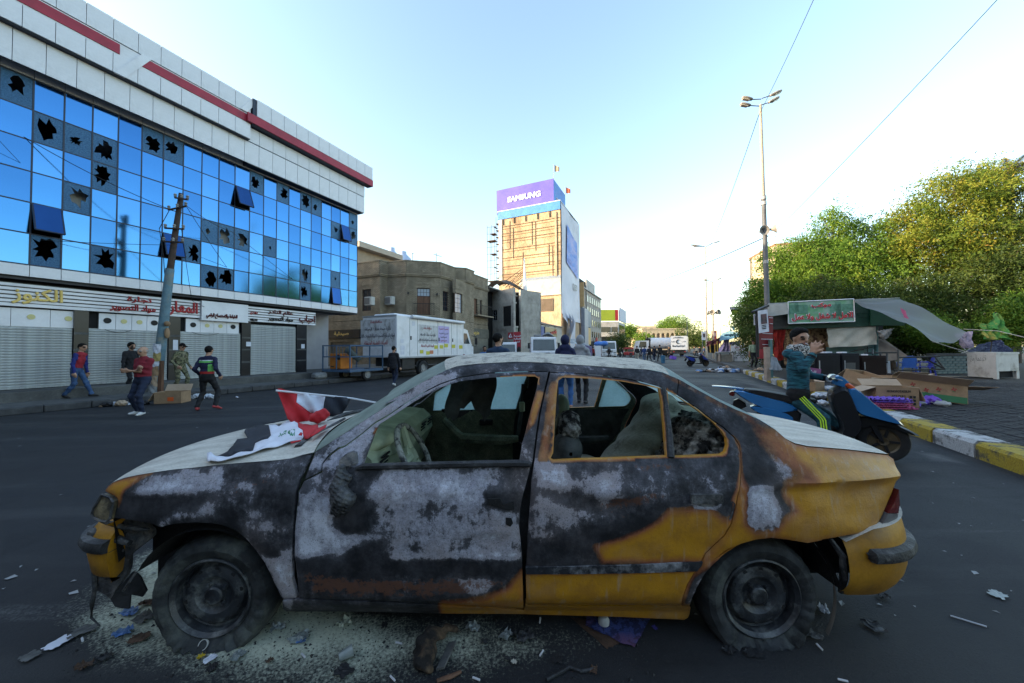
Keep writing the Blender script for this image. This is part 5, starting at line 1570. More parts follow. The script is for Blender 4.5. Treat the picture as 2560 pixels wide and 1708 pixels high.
# grey art deco house
D=Frame('grey_house','weathered grey two storey house with raised frame pattern and tall arched blue doorway','building',38,-19)
w=wall_on(D.root,S(38,-19,0),(35.25,-19),(42.85,-19),.2,8.5,[(.45,1.95,4.2,6.55),(3.0,4.0,5.0,6.3)],M_REND,.3)
D.box('roof',35.25,42.85,-30,-18.9,8.5,8.62,M_REND);D.box('back',35.3,42.8,-30,-20.2,.2,8.4,M_DARK)
MB().prism([(.45,4.2),(.45,6.55),(.62,6.55),(.62,4.2)],-.06,.0,Rot(R(90),4,'X')).build('door_frame',mat('blue_frame',(.08,.13,.17),(.05,.09,.12),.7,6),w)
MB().b2((.62,.14,4.2),(1.95,.2,6.5)).build('door',M_DARK,w)
win(w,3.0,4.0,5.0,6.3,M_TIN,M_WGL,2,2)
MB().b2((0,-.16,6.72),(7.6,0,6.9)).build('cornice',M_REND,w)
for(a,b,c,d_)in((.1,.7,7.0,8.4),(.9,1.3,7.2,8.5),(1.5,2.6,7.0,7.6),(1.5,2.1,7.8,8.4),(2.8,3.4,7.1,8.45),(3.6,4.9,7.0,8.4),(5.2,7.3,7.1,8.4)):
 mb=MB()
 for q in((a,b,c,c+.07),(a,b,d_-.07,d_),(a,a+.07,c,d_),(b-.07,b,c,d_)):mb.b2((q[0],-.07,q[2]),(q[1],0,q[3]))
 mb.build('raised_frame',M_REND,w)
MB().b2((0,-.4,4.0),(7.6,0,4.16)).build('ledge',M_REND,w)
dsh=MB().lathe([(0,0),(.25,.04),(.42,.14),(.43,.15),(.24,.07),(0,.03)],16,Tra((2.15,-.3,4.9))@Rot(R(70),4,'X')).build('satellite_dish',M_TIN,w,smooth=True)
sg=MB().b2((.2,-.5,2.65),(4.2,-.02,4.0)).build('shop_sign',mat('faded_sign',(.26,.27,.24),(.18,.20,.18),.7,2,dirt=(.32,.30,.08),dirts=.8),w)
sg=MB().b2((4.5,-.4,2.9),(7.4,-.02,4.0)).build('shop_sign',M_RENDW,w)
lettering('للعدد اليدوية',Mx((1,0,0),(0,0,1),(5.9,-.4,3.2)),2.2,.4,.03,M_BLK,sg)
MB().b2((.2,-.05,.3),(7.2,-.02,2.6)).build('roller_shutter',MATS['cream_shutter'],w)
MB().tube([(3.2,-.2,4.2),(3.2,-.2,7.0)],.03,5).build('downpipe',M_TIN,w)
# corner house that steps forward
Hh=Frame('corner_house','pale two storey corner house with a bare side wall and dark upper windows','building',45,-18)
wl=wall_on(Hh.root,S(45,-18,0),(42.9,-21.6),(42.9,-18),.2,9.0,[],M_REND,.3)
w=wall_on(Hh.root,S(45,-18,0),(42.9,-18),(49.2,-18),.2,9.0,[(.6,2.6,6.6,7.8),(3.1,6.0,6.6,7.8)],M_RENDW,.3)
win(w,.6,2.6,6.6,7.8,M_TIN,M_WGL,3,2);win(w,3.1,6.0,6.6,7.8,M_WINF,M_WGL,4,1)
Hh.box('roof',42.9,49.2,-26,-17.95,9.0,9.12,M_REND);Hh.box('back',43.25,49.1,-26,-19,.2,8.9,M_DARK);Hh.box('ledge',42.6,49.4,-18,-17.2,5.1,5.35,mat('pink_render',(.36,.27,.24),(.28,.21,.19),.9,2))
sg=Hh.box('shop_sign',43.0,46.5,-17.9,-17.6,3.2,5.0,M_RENDW)
Hh.text('تجارة عامة',43.2,46.2,3.5,4.3,-17.6,M_REDL,.03,sg)
sg=Hh.box('shop_sign',46.6,49.3,-17.9,-17.5,2.9,4.8,mat('blue_board',(.06,.10,.32),(.04,.07,.24),.6,3));Hh.box('roller_shutter',43.2,48.8,-17.98,-17.9,.3,2.9,MATS['tan_shutter'])
for u in(44.3,46.0):Hh.box('barrier_post',u,u+.14,-17.2,-17.05,.2,1.6,M_RENDW)
# low wrecked shops between it and the tower
Lw_=Frame('wrecked_shop','low wrecked shopfront with brick rubble and bent steel under the tower','shop',55,-18.6)
Lw_.box('wall',49.3,61.8,-26,-18.6,.2,5.4,M_TIN);Lw_.box('roof',49.3,61.9,-26,-18.3,5.42,5.55,M_REND)
for k in range(12):Lw_.box('cladding_slat',50+k*.75,50.4+k*.75,-18.58,-18.52,2.9,5.2-.2*sin(k),M_RENDW)
sg=Lw_.box('shop_sign',52,58,-18.5,-18.3,3.6,5.0,M_BLACKT);Lw_.text('بايجي',54.5,57.5,3.8,4.8,-18.3,mat('red_neon',(.6,.06,.06),(.5,.04,.05),.5,4),.1,sg)
# the tower with the blue billboard
T=Frame('tower_block','tall stripped beige tower block topped by a violet billboard and hung with a white banner','building',68,-25)
T.box('wall',62.0,75.0,-31.3,-18.75,.2,26.9,M_OLDW)
M_BLUEB=mat('bright_blue_board',(.055,.235,.62),(.04,.18,.52),.5,.8,.1)
M_VIO=mat('violet_board',(.10,.085,.46),(.075,.065,.38),.5,.5,.0)
T.box('blue_band',61.85,62.0,-31.4,-18.7,26.95,28.5,M_BLUEB);T.box('roof',62.0,75.0,-31.3,-18.75,26.95,28.3,M_RENDB)
bb=T.box('billboard',63.5,71.2,-32.4,-20.4,28.7,33.5,M_BLUEB)
T.box('billboard_face',63.42,63.5,-32.42,-20.40,28.75,33.6,M_VIO,bb)
c=T.l(63.42,-26.45,31.25)
lettering('SAMSUNG',Mx((0,-1,0),(0,0,1),c),7.0,1.12,.12,M_PAPER,bb,bold=.05)
T.text('SAMSUNG',65.0,69.6,29.6,30.7,-20.40,M_PAPER,.1,bb,.05)
T.box('parapet_trim',61.8,75.1,-31.45,-18.65,28.5,28.62,M_WHITEP)
for z in(25.4,24.0,22.7,20.9,19.2,17.5,16.0):T.box('rail',61.93,61.99,-31.2,-18.8,z,z+.12,M_STEELB);T.box('rail',61.93,61.99,-31.2,-18.8,z-.45,z-.40,M_STEELB)
for v,za,zb in((-28.9,21,26.4),(-28.2,19,25),(-24.3,21.2,25.6),(-23.6,20,25.4),(-26.2,15.5,20),(-21.0,17,20.8),(-20.3,15,20.4)):T.box('rod',61.91,61.96,v,v+.1,za,zb,M_STEELB)
T.box('column',61.8,62,-19.75,-19.4,14.8,26.6,M_RENDB);T.box('column',61.85,62,-31.2,-30.5,14.8,26.9,M_RENDW)
for k in range(5):T.box('bracket',61.8,62,-30.4+k*2.4,-30.25+k*2.4,25.8,26.9,M_STEELB)
T.box('blue_strip',61.88,62,-26.5,-18.75,14.4,14.95,mat('faded_blue',(.20,.25,.32),(.16,.2,.27),.8,2))
T.box('hoarding',61.7,61.99,-26.8,-18.7,11.4,14.35,mat('torn_white_sheet',(.52,.50,.45),(.38,.37,.34),.8,.6,.3,dirt=(.24,.23,.22),dirts=.4))
T.box('opening',61.9,61.98,-22.8,-20.2,8.5,10.8,mat('brown_void',(.13,.10,.08),(.09,.07,.05),.9,1))
M_BAN=mat('white_banner',(.66,.68,.76),(.54,.56,.64),.7,.2,.1,detail=8,dirt=(.42,.43,.48),dirts=.25)
def banner(t,s):
 z=28.2-21.1*s+(2.0*max(0,s-.75)*4*max(0,.45-t))
 return T.l(62.05+13.3*t,-18.60+.10*sin(t*8+s*5)+.5*max(0,s-.85)*sin(t*9),z)
ban=MB().grid(banner,24,30).build('banner',M_BAN,T.root,smooth=True)
def phone(t,s):u=65.0+7.7*t;return T.l(u,-18.42+.10*sin((u-62.05)/13.3*8+s*2),25.2-1.6*t-(7.2+.4*t)*s)
M_PRINT=mat('blue_print',(.13,.26,.66),(.42,.40,.66),.6,.30,.0,detail=3,contrast=(.3,.6),stretch=(1,1,2.4),dirt=(.05,.10,.42),dirts=.35)
MB().grid(phone,10,8).build('banner_picture',M_PRINT,ban,smooth=True)
lettering('QLED',Mx((1,0,0),(0,0,1),T.l(70.6,-18.40,13.9)),3.6,1.5,.03,M_TIN,ban)
for k in range(3):
 def cl(t,s,k=k):return T.l(61.5+3.4*t+k*1.2,-18.3+.8*s*sin(t*4+k)+.4*k,8.6-(3.2+k)*s*(.4+t)-1.2*t)
 MB().grid(cl,8,8).build('torn_banner',M_BAN,T.root,smooth=True)
for(px0,py0,px1,py1,u,nm,lab,col)in((1384,449,1390,409,63.6,'flag','small pale flag on a thin pole at the top corner of the violet billboard',(.45,.36,.26)),(1413,506,1420,476,70.5,'flag','small red flag at the far end of the blue billboard roof',(.5,.12,.06))):
 p=hit(px0,py0+8,SV*u,SV);q=hit(px1,py1,SV*u,SV)
 Fl=thing('flag',lab,'flag',(p.x,p.y,33.5 if u<65 else 33.5),0,'flags on the tower')
 hh=max(1.5,q.z-33.5)
 MB().tube([(0,0,-.2),(0,0,hh)],.04,5).build('pole',M_TIN,Fl)
 MB().grid(lambda t,s:(.1+.9*t+.1,.1*sin(t*6),hh-.1-.9*t*.6-(1.3-.5*t)*s),6,4).build('cloth',mat('flag_cloth%d'%int(u),col,None,.8,3),Fl,smooth=True)
SCF=Frame('scaffold','narrow rusty scaffold tower standing against the far side of the beige tower','scaffold',63,-33)
for v in(-34.1,-33.1,-32.1):
 for u in(62.4,63.6):SCF.box('standard',u,u+.06,v,v+.06,14.0 if v<-34 else 15,26.4 if v<-32.5 else 27.8,M_IRON)
for k in range(9):
 z=15.2+k*1.35;SCF.box('ledger',62.38,62.43,-34.1,-31.4,z,z+.05,M_IRON)
 if k%2==0 or k>6:SCF.box('deck',62.3,63.7,-34.1+.7*(k%3),-32.3,z-.06,z,M_STEELB)
 SCF.box('arm',62.5,63.4,-32.2,-31.3,z+.5,z+.58,M_STEELB)
 # crumpled hoarding on the roofs before the tower
CH=Frame('collapsed_hoarding','collapsed rusty hoarding frame with a split white panel on the roof of the corner house','hoarding',46,-21,z=9.1)
mb=MB()
def ch(t,s):u=43.2+4.6*t;return CH.l(u,-24.0+4.5*s,9.9+1.0*sin(s*3+t)+.5*sin(t*11+s*6)*.5+.6*t)
mb.grid(ch,12,10);mb.build('crumpled_sheet',M_IRON,CH.root)
a=hit(*z3c(1355,800),SV*47,SV);b=hit(*z3c(1350,1050),SV*47,SV);c=hit(*z3c(1370,1040),SV*47,SV)
def L_(p):q=p;return CH.l(q.dot(SV),q.dot(NV),q.z)
mb=MB();mb.add([L_(a),L_(b),L_(c),L_(a+SV*.3),L_(b+SV*.6),L_(c+SV*.6)],[(0,1,2),(5,4,3),(0,3,4,1),(1,4,5,2),(2,5,3,0)]);mb.build('split_panel',M_WHITEP,CH.root)
for k in range(9):
 p0=L_(hit(*z3c(1180+k*18,1000+(k%3)*12),SV*46.5,SV));p1=L_(hit(*z3c(1345,880+k*16),SV*47,SV));MB().tube([p0,((p0[0]+p1[0])/2,(p0[1]+p1[1])/2,(p0[2]+p1[2])/2-.2*(k%2)),p1],.05,4).build('strut',M_STEELB,CH.root)
for k,y in enumerate((1010,1050)):p0=L_(hit(*z3c(1245,y),SV*46.5,SV));MB().tube([p0,(p0[0],p0[1],9.1-CH.z0)],.06,4).build('leg',M_STEELB,CH.root)
# long office block, green roofed block, arcade
W=Frame('office_block','five storey grey office block with rows of small windows beyond the tower','building',90,-18.8)
W.box('wall',78.5,100,-30,-18.8,.2,15.2,M_REND);W.box('roof',78.3,100.2,-30.2,-18.5,15.2,15.5,M_RENDW)
W.box('side_panel',78.2,78.5,-21,-18.4,11.0,16.4,mat('sunlit_panel',(.50,.36,.20),(.44,.31,.17),.8,2));W.box('side_panel',77.0,80.5,-18.8,-18.0,.3,10.5,mat('blue_grey_panel',(.25,.28,.36),(.2,.23,.3),.5,2))
W.box('roof_screen',86,96,-20,-19.6,15.5,18.6,M_RENDW);W.box('roof_room',79,85,-24,-19.5,15.5,17.5,M_DARK)
w0=MB().b2((0,0,0),(.95,.10,1.5)).build('window',M_WGL,W.root);w0.location=W.l(83,-18.70,4.6)
k=0
for z in(4.6,7.4,10.2,12.9):
 for i in range(7):
  o=w0 if k==0 else share(w0,W.root,(0,0,0));k+=1
  o.location=W.l(83+i*2.45,-18.72,z-.25);
s0=MB().b2((0,0,0),(1.1,.16,.09)).build('sill',M_RENDW,W.root);k=0
for z in(4.6,7.4,10.2,12.9):
 for i in range(7):
  o=s0 if k==0 else share(s0,W.root,(0,0,0));k+=1
  o.location=W.l(82.92+i*2.45,-18.64,z-.36)
W.box('pilaster',81.6,82,-18.8,-18.5,.2,15,M_REND)
bb=W.box('blue_board',80.9,84.3,-18.6,-18.2,6.6,10.2,mat('slate_board',(.12,.17,.26),(.1,.14,.22),.5,3));W.box('lit_board',81.0,84.2,-18.6,-18.25,2.6,6.4,mat('amber_board',(.52,.36,.16),(.45,.3,.12),.6,3))
W.box('red_sign',89,90.4,-18.2,-17.9,1.2,4.4,M_REDL);W.box('shop_front',85,99.8,-18.78,-18.5,.3,3.4,M_DARK)
GRs=thing('green_roof_block','pale modern block with a big yellow green board on its roof at the street end','building',(26.5,110,0),0)
gw=lambda px,py,Y=110:P(px,py,Y)
a=gw(1497,805);b=gw(1546,805);c2=P(1562,812,122)
zt=a.z;zb_t=gw(1500,775).z
MB().prism([(a.x-26.5,0),(b.x-26.5,0),(c2.x-26.5,12),(a.x-26.5,12)],0,zt).build('wall',M_RENDW,GRs)
for k in range(3):
 z=zt-1.6-k*3.1;MB().b2((a.x-26.3,-.12,z-1.5),(b.x-29.0,-.02,z)).build('window',M_WGL,GRs);MB().b2((b.x-28.6,-.12,z-1.5),(b.x-26.8,-.02,z)).build('window',M_WGL,GRs)
 MB().b2((a.x-26.6,-.5,z-3.0),(b.x-26.5,0,z-2.75)).build('slab_edge',M_RENDW,GRs)
MB().b2((a.x-26.5,-.3,zt+.3),(b.x-27.6,.1,zb_t)).build('green_board',mat('green_board',(.30,.38,.03),(.24,.31,.03),.7,.5),GRs)
MB().b2((b.x-27.5,-.32,zt+.3),(b.x-26.6,.1,zb_t)).build('red_board',M_REDL,GRs)
MB().prism([(b.x-26.4,.0),(c2.x-26.4,12),(c2.x-26.0,12),(b.x-26.0,0)],zt+.3,zb_t+.8).build('side_board',M_PAPER,GRs)
mb=MB();q0,q1=Vec((b.x-26.5,0,0)),Vec((c2.x-26.5,12,0));dd=(q1-q0).normalized();nn=Vec((dd.y,-dd.x,0))
mb.add([q0+dd*1+nn*.1+Vec((0,0,1)),q1-dd*1+nn*.1+Vec((0,0,1)),q1-dd*1+nn*.1+Vec((0,0,zt-.8)),q0+dd*1+nn*.1+Vec((0,0,zt-.8))],[(0,1,2,3)]);mb.build('curtain_wall',M_WGL,GRs)
AR=thing('arcade_building','low sunlit cream building with a row of arches at the far end of the street','building',P(1640,860,170),0)
ao=Vec(AR.location)
ya=170
x0,x1=P(1605,830,ya).x-ao.x,P(1711,830,ya).x-ao.x;zt=P(1660,821,ya).z-ao.z;zb_=P(1660,846,ya).z-ao.z
M_CREAM=mat('cream_stone',(.50,.42,.30),(.42,.35,.25),.9,.4)
n=9;w=(x1-x0)/n
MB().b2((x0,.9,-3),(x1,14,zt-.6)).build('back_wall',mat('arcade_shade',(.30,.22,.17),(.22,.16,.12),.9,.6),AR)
MB().b2((x0-.3,-.25,zt-.6),(x1+.3,14,zt)).build('roof',M_CREAM,AR)
MB().b2((x0,-.05,-3),(x1,.9,zb_)).build('plinth',M_CREAM,AR)
for i in range(n):
 pts=[(x0+i*w,zb_),(x0+i*w,zt-.6),(x0+(i+1)*w,zt-.6),(x0+(i+1)*w,zb_),(x0+(i+.84)*w,zb_)]
 hh=zt-.6-zb_
 for k in range(9):a_=PI*k/8;pts.append((x0+(i+.5+.34*cos(a_))*w,zb_+hh*.42+.34*w*sin(a_)))
 pts.append((x0+(i+.16)*w,zb_))
 MB().prism(pts,-.6,0,Rot(R(90),4,'X')).build('arch',M_CREAM,AR)
ul=P(1591,816,190);ur=P(1640,816,190)
AB=thing('roof_block','plain sunlit beige block rising behind the left end of the arches','building',(ul.x,190,0),0)
MB().b2((0,0,-2),(ur.x-ul.x,10,ul.z)).build('wall',M_CREAM,AB)
for k in range(2):MB().b2((4+k*3.2,-.1,ul.z-2.4),(5.4+k*3.2,-.02,ul.z-1)).build('window',M_WGL,AB)
BE=thing('beige_building','plain sunlit cream building wall showing above the trees beside the lamp post','building',P(1965,700,62),R(-12))
mb=MB();bz=P(1965,612,62).z-BE.location.z;mb.b2((-1.6,0,-14),(9,10,bz));mb.build('wall',M_CREAM,BE);MB().b2((-1.7,-.1,bz+.002),(9.1,10.1,bz+.3)).build('coping',mat('terracotta',(.30,.15,.09),(.22,.11,.07),.9,2),BE)
# unseen blocks added behind the camera to shade the near street and cut skylight
M_BK=mat('street_render',(.34,.29,.23),(.26,.22,.18),.9,.6)
BH=Frame('skylight_block','plain unseen block added across the near end of the street to cut skylight','building',-25,6)
BH.box('wall',-34,-19,-34,48,-.3,17,M_BK)
for i in range(12):
 for z in(4,7.5,11):BH.box('window',-19.05,-18.97,-28+i*6,-26.5+i*6,z,z+1.8,M_WGL)
B2_=Frame('street_shade_block','plain unseen block added next to the glass building to shade the street','building',-30,LF)
B2_.box('wall',-60,-16.1,LF-24,LF,-.3,18,M_BK);B.box('shading_rear_wing',-16,16.6,LF-30,LF-9.05,-.3,12.9,M_BK)  # unseen rear wing added to the glass building to block the low sun
# trees
def leaf_material(name,ramp):
 m=bpy.data.materials.new(name);m.use_nodes=True
 N,L=m.node_tree.nodes,m.node_tree.links
 b=N['Principled BSDF'];out=N['Material Output']
 at=N.new('ShaderNodeAttribute');at.attribute_name='tint'
 rp=N.new('ShaderNodeValToRGB');L.new(at.outputs['Fac'],rp.inputs[0])
 e=rp.color_ramp.elements;e[0].position=0;e[0].color=ramp[0]+(1,);e[1].position=1;e[1].color=ramp[-1]+(1,)
 for i,c_ in enumerate(ramp[1:-1]):q=e.new((i+1)/(len(ramp)-1));q.color=c_+(1,)
 L.new(rp.outputs[0],b.inputs['Base Color']);b.inputs['Roughness'].default_value=.6;b.inputs['Specular IOR Level'].default_value=.25
 tr=N.new('ShaderNodeBsdfTranslucent');L.new(rp.outputs[0],tr.inputs[0])
 mx=N.new('ShaderNodeMixShader');mx.inputs[0].default_value=.35;L.new(b.outputs[0],mx.inputs[1]);L.new(tr.outputs[0],mx.inputs[2]);L.new(mx.outputs[0],out.inputs[0])
 return m
LEAF_G=leaf_material('green_leaf',[(.030,.075,.012),(.085,.175,.020),(.155,.25,.03),(.26,.30,.04)])
LEAF_Y=leaf_material('turning_leaf',[(.045,.090,.012),(.125,.18,.02),(.23,.24,.026),(.30,.18,.035)])
LEAF_D=leaf_material('dark_leaf',[(.018,.036,.009),(.045,.078,.014),(.085,.12,.02),(.11,.085,.04)])
M_BARK=mat('bark',(.10,.075,.055),(.05,.038,.03),.9,6,.5,stretch=(2,2,.5))
def crown_mesh(name,lobes,n,size,m,seed=0,droop=.5,asp=3.0,clump=26):
 g=np.random.default_rng(seed)
 vol=arr([l[1][0]*l[1][1]*l[1][2]for l in lobes])**.75;cnt=np.maximum(1,(vol/vol.sum()*n/clump)).astype(int)
 C=[]
 for(c,r),k in zip(lobes,cnt):
  d=g.normal(size=(k,3));d/=np.linalg.norm(d,axis=1)[:,None]
  # ragged: the crown pushes out in some directions, holes in others
  f=1+.26*np.sin(d[:,0]*7+seed)*np.cos(d[:,2]*6+d[:,1]*5)+.16*np.sin(d[:,1]*15+d[:,2]*13+seed)+np.where(g.uniform(size=k)<.06,g.uniform(.1,.4,k),0)
  rad=g.uniform(.25,1,k)**.45*f
  C.append(arr(c)[None]+d*rad[:,None]*arr(r)[None])
 C=np.concatenate(C)
 base_t=.42+.22*np.sin(C[:,0]*1.7+C[:,2]*2.1+seed)*np.sin(C[:,1]*1.9+C[:,2]*1.3)+g.normal(0,.12,len(C))
 P_=np.repeat(C,clump,0)+g.normal(0,1,(len(C)*clump,3))*arr([.17,.17,.12])*size/.14
 t=np.clip(np.repeat(base_t,clump)+g.normal(0,.12,len(P_)),0,1)
 ax=g.normal(size=(len(P_),3));ax[:,2]-=droop;ax/=np.linalg.norm(ax,axis=1)[:,None]
 o=g.normal(size=(len(P_),3));sd=np.cross(ax,o);sd/=np.linalg.norm(sd,axis=1)[:,None]
 Ls=size*g.uniform(.6,1.3,len(P_))[:,None]
 a,b=ax*Ls/2,sd*Ls/2/asp
 V=np.stack([P_-a,P_+b*1.0,P_+a,P_-b*1.0],1).reshape(-1,3)
 Fc=np.arange(len(V)).reshape(-1,4)
 me=npmesh(name,V,Fc,m,smooth=False)
 at=me.attributes.new('tint','FLOAT','FACE');at.data.foreach_set('value',t.astype(np.float32))
 return me
def tree(name,label,cat,base,lobes,n,size,m,seed,group=None,trunk_r=.22,clump=26):
 T_=thing(name,label,cat,base,0,group);bo=Vec(base)
 lb=[(tuple(Vec(c)-bo),r)for c,r in lobes]
 obj('crown',crown_mesh('crown',lb,n,size,m,seed,clump=clump),T_)
 g=random.Random(seed);fork=Vec((0,0,min(2.4,min(c[2]for c,_ in lb)*.6)))
 tk=MB().tube([(0,0,-.1),(g.uniform(-.1,.1),g.uniform(-.1,.1),fork.z*.5),tuple(fork)],[trunk_r*1.25,trunk_r,trunk_r*.85],9).build('trunk',M_BARK,T_,smooth=True)
 for c,r in lb:
  c=Vec(c);mid=fork.lerp(c,.5)+Vec((g.uniform(-.5,.5),g.uniform(-.5,.5),.3))
  MB().tube([tuple(fork),tuple(mid),tuple(c),tuple(c+Vec((g.uniform(-1,1)*r[0]*.5,g.uniform(-1,1)*r[1]*.5,r[2]*.6)))],[trunk_r*.6,trunk_r*.4,trunk_r*.22,.02],6).build('limb',M_BARK,T_,smooth=True)
  for q in range(2):
   d=Vec((g.uniform(-1,1),g.uniform(-1,1),g.uniform(-.3,1))).normalized();e=c+Vec((d.x*r[0],d.y*r[1],d.z*r[2]))*.85
   MB().tube([tuple(mid.lerp(c,.6)),tuple(mid.lerp(c,.6).lerp(e,.6)+Vec((0,0,.15))),tuple(e)],[trunk_r*.2,trunk_r*.12,.012],5).build('branch',M_BARK,T_,smooth=True)
 return T_
def LB(px,py,Y,rx,ry=None,rz=None):p=P(px,py,Y);return(tuple(p),(rx,ry or rx,rz or rx*.85))
tree('street_tree','fresh green tree hanging over the left end of the stall roofs beside the lamp post','tree',(19.2,27.0,.19),[LB(1985,712,27,2.1),LB(1915,735,27,1.5),LB(1940,650,27.5,1.2),LB(2040,665,27,2.0),LB(1868,800,28,.9,.9,1.4),LB(1885,758,27.5,1.0),LB(1960,800,26,2.0,1.6,1.6)],46000,.20,LEAF_G,3)
tree('street_tree','green tree with a pointed top between the fresh green tree and the tall yellowing one','tree',(22.6,24.5,.19),[LB(2082,575,25,1.2,1.2,1.7),LB(2010,615,25.5,1.0),LB(2150,600,25,1.7),LB(2085,680,24.5,2.6,2.2,2.0),LB(2180,690,24,2.2)],46000,.18,LEAF_G,5)
tree('street_tree','tallest tree with a yellowing rusty crown behind the green awning','tree',(27.0,22.6,.19),[LB(2390,500,23,2.4,2.4,2.0),LB(2280,560,23.5,1.8),LB(2230,640,23.5,1.5),LB(2460,470,23.5,1.7,1.7,1.5),LB(2330,630,22.5,2.5,2.2,2.0),LB(2440,610,22.5,2.2)],62000,.18,LEAF_Y,8)
tree('street_tree','dark green tree at the right edge above the white chest','tree',(29.0,20.8,.19),[LB(2560,520,22,2.0),LB(2540,610,21.5,2.4),LB(2480,690,20.5,2.4,2.0,1.8),LB(2600,700,20,2.6),LB(2400,730,20.5,2.0,1.6,1.3),LB(2290,740,20.5,1.6,1.4,1.3),LB(2560,800,19.5,1.9,1.4,1.4)],70000,.17,LEAF_D,12)
tree('street_tree','low leafy shrub tree growing behind the white chest at the right edge','tree',(26.5,17.2,.19),[LB(2545,800,17.5,1.0,.9,1.2),LB(2480,830,18,1.1,.8,.8),LB(2330,830,18.5,1.2,.8,.8)],22000,.15,LEAF_G,15,trunk_r=.1)
tree('street_tree','dense dark shrub tree filling the gap behind the stall curtain and tarpaulin','tree',(21.0,19.6,.19),[LB(2080,770,20,2.2,1.0,1.5),LB(2200,790,20,2.2,1.0,1.6),LB(2300,800,19.8,2.0,1.0,1.5),LB(2390,810,19.5,1.8,1.0,1.3),LB(2180,850,20,2.2,.9,.9),LB(2320,860,19.6,2.2,.9,.8),LB(2060,850,20.5,1.6,.9,.9)],60000,.17,LEAF_D,21,trunk_r=.14)
tree('street_tree','dark leafy shrub tree behind the red curtain at the left end of the stall','tree',(16.8,22.5,.19),[LB(1900,850,24,1.5,1.0,1.3),LB(1960,850,23,1.5,1.0,1.3),LB(1895,800,25,1.3,1.0,1.2)],22000,.17,LEAF_D,22,trunk_r=.12)
# date palm far right
pp=P(2520,445,27);PT=thing('palm_tree','sunlit date palm head rising behind the trees at the right edge','palm',(pp.x,pp.y,.19))
MB().tube([(0,0,0),(.1,0,pp.z*.5),(0,0,pp.z-.2)],[.3,.22,.25],10).build('trunk',M_BARK,PT,smooth=True)
LEAF_P=mat('palm_leaf',(.20,.19,.06),(.13,.13,.04),.6,3)
for k in range(22):
 a=2*PI*k/22+.3;el=.2+1.0*((k*7)%11)/11
 mb=MB();pr_=None
 for s in range(26):
  t=s/25;rr=2.6*t;x=rr*cos(a)*cos(el*(1-.7*t));y=rr*sin(a)*cos(el*(1-.7*t));z=pp.z+2.1*t*sin(el)-.9*t*t
  q=Vec((x,y,z))
  if pr_ is not None:
   d=(q-pr_).normalized();sd=d.cross(Vec((0,0,1))).normalized();ln=.55*sin(PI*min(1,t*.9+.08))
   for sg in(-1,1):mb.add([pr_,q,q+sd*sg*ln+d*.3-Vec((0,0,.18))],[(0,1,2)])
  pr_=q
 mb.build('frond',LEAF_P,PT)
for k,(px,py,Y,r,lab)in enumerate(((1672,818,195,5.5,'leftmost of the round trees behind the arches'),(1694,806,190,5.5,'tallest round tree rising behind the arches'),(1655,822,200,4.6,'small round tree behind the middle of the arches'),(1722,836,160,6.0,'dark tree at the right end of the arches'),(1568,826,160,3.6,'palm like tuft left of the arches'),(1547,855,100,2.8,'green street tree below the green roofed block'),(1612,850,150,3.2,'low green shrub before the arches'),(1752,850,170,3.5,'hazy tree behind the far lamp posts'))):
 p=P(px,py,Y)
 tree('distant_tree',lab,'tree',(p.x,p.y,0),[((p.x,p.y,p.z),(r,r,r*.85)),((p.x+r*.5,p.y,p.z-r*.5),(r*.7,r,r*.6)),((p.x-r*.5,p.y,p.z-r*.4),(r*.7,r,r*.6))],5200,.8 if Y>140 else .5,LEAF_D if k in(3,5)else LEAF_G,30+k,'distant trees',.3)
 # the stall and everything on the right pavement
Z6=cropf(1800,700,3.0921)
def Q(x,y,Y):return P(*Z6(x,y),Y)
PZ=.20
M_GRNB=mat('green_board_old',(.012,.075,.048),(.008,.045,.03),.6,3,.15,detail=7,fine=.3,dirt=(.05,.06,.05),dirts=1.5)
M_TEAL=mat('teal_paint',(.10,.20,.20),(.06,.13,.135),.7,2,.1,dirt=(.22,.20,.17),dirts=1.2)
M_CLOTHW=mat('white_cloth',(.50,.47,.41),(.40,.37,.31),.9,2,.2,fine=.15)
M_BLANK=mat('patterned_blanket',(.34,.20,.10),(.11,.045,.025),.9,7,.2,detail=3,contrast=(.44,.52),dirt=(.05,.02,.015),dirts=4)
M_REDC=mat('red_cloth',(.40,.022,.012),(.16,.008,.006),.85,9,.5,detail=4)
M_REDPN=mat('dark_red_panel',(.21,.010,.018),(.15,.007,.013),.5,2)
M_REDBR=mat('bright_red_panel',(.38,.02,.03),(.3,.015,.022),.5,2)
M_TARP=mat('grey_tarp',(.24,.245,.25),(.16,.165,.17),.6,1.5,.2,dirt=(.36,.36,.36),dirts=.8)
M_FRIDGE=mat('black_casing',(.008,.0085,.013),(.005,.005,.008),.6,3,spec=.15)
M_BRNBOX=mat('dark_brown_casing',(.017,.008,.007),(.011,.005,.005),.7,3,spec=.15)
M_PLBLUE=mat('blue_plastic',(.035,.11,.40),(.028,.09,.33),.4,3)
M_PLBLUE2=mat('deep_blue_plastic',(.035,.05,.36),(.028,.04,.3),.4,3)
def slab(name,pts,th,m,parent):
 """flat board between four points a b c d, pushed th away from the viewer"""
 n=(pts[1]-pts[0]).cross(pts[3]-pts[0]).normalized()
 if n.y<0:n=-n
 o=Vec(parent.location)if parent is not None else Vec()
 a=[p-o for p in pts];b=[p-o+n*th for p in pts]
 mb=MB();k=len(pts);mb.add(a+b,[tuple(range(k)),tuple(range(2*k-1,k-1,-1))]+[(i,k+i,k+(i+1)%k,(i+1)%k)for i in range(k)])
 return mb.build(name,m,parent)
def rectq(x0,y0,x1,y1,Y,Y2=None):
 Y2=Y2 or Y
 return[Q(x0,y0,Y),Q(x1,y0,Y2),Q(x1,y1,Y2),Q(x0,y1,Y)]
KY=15.3
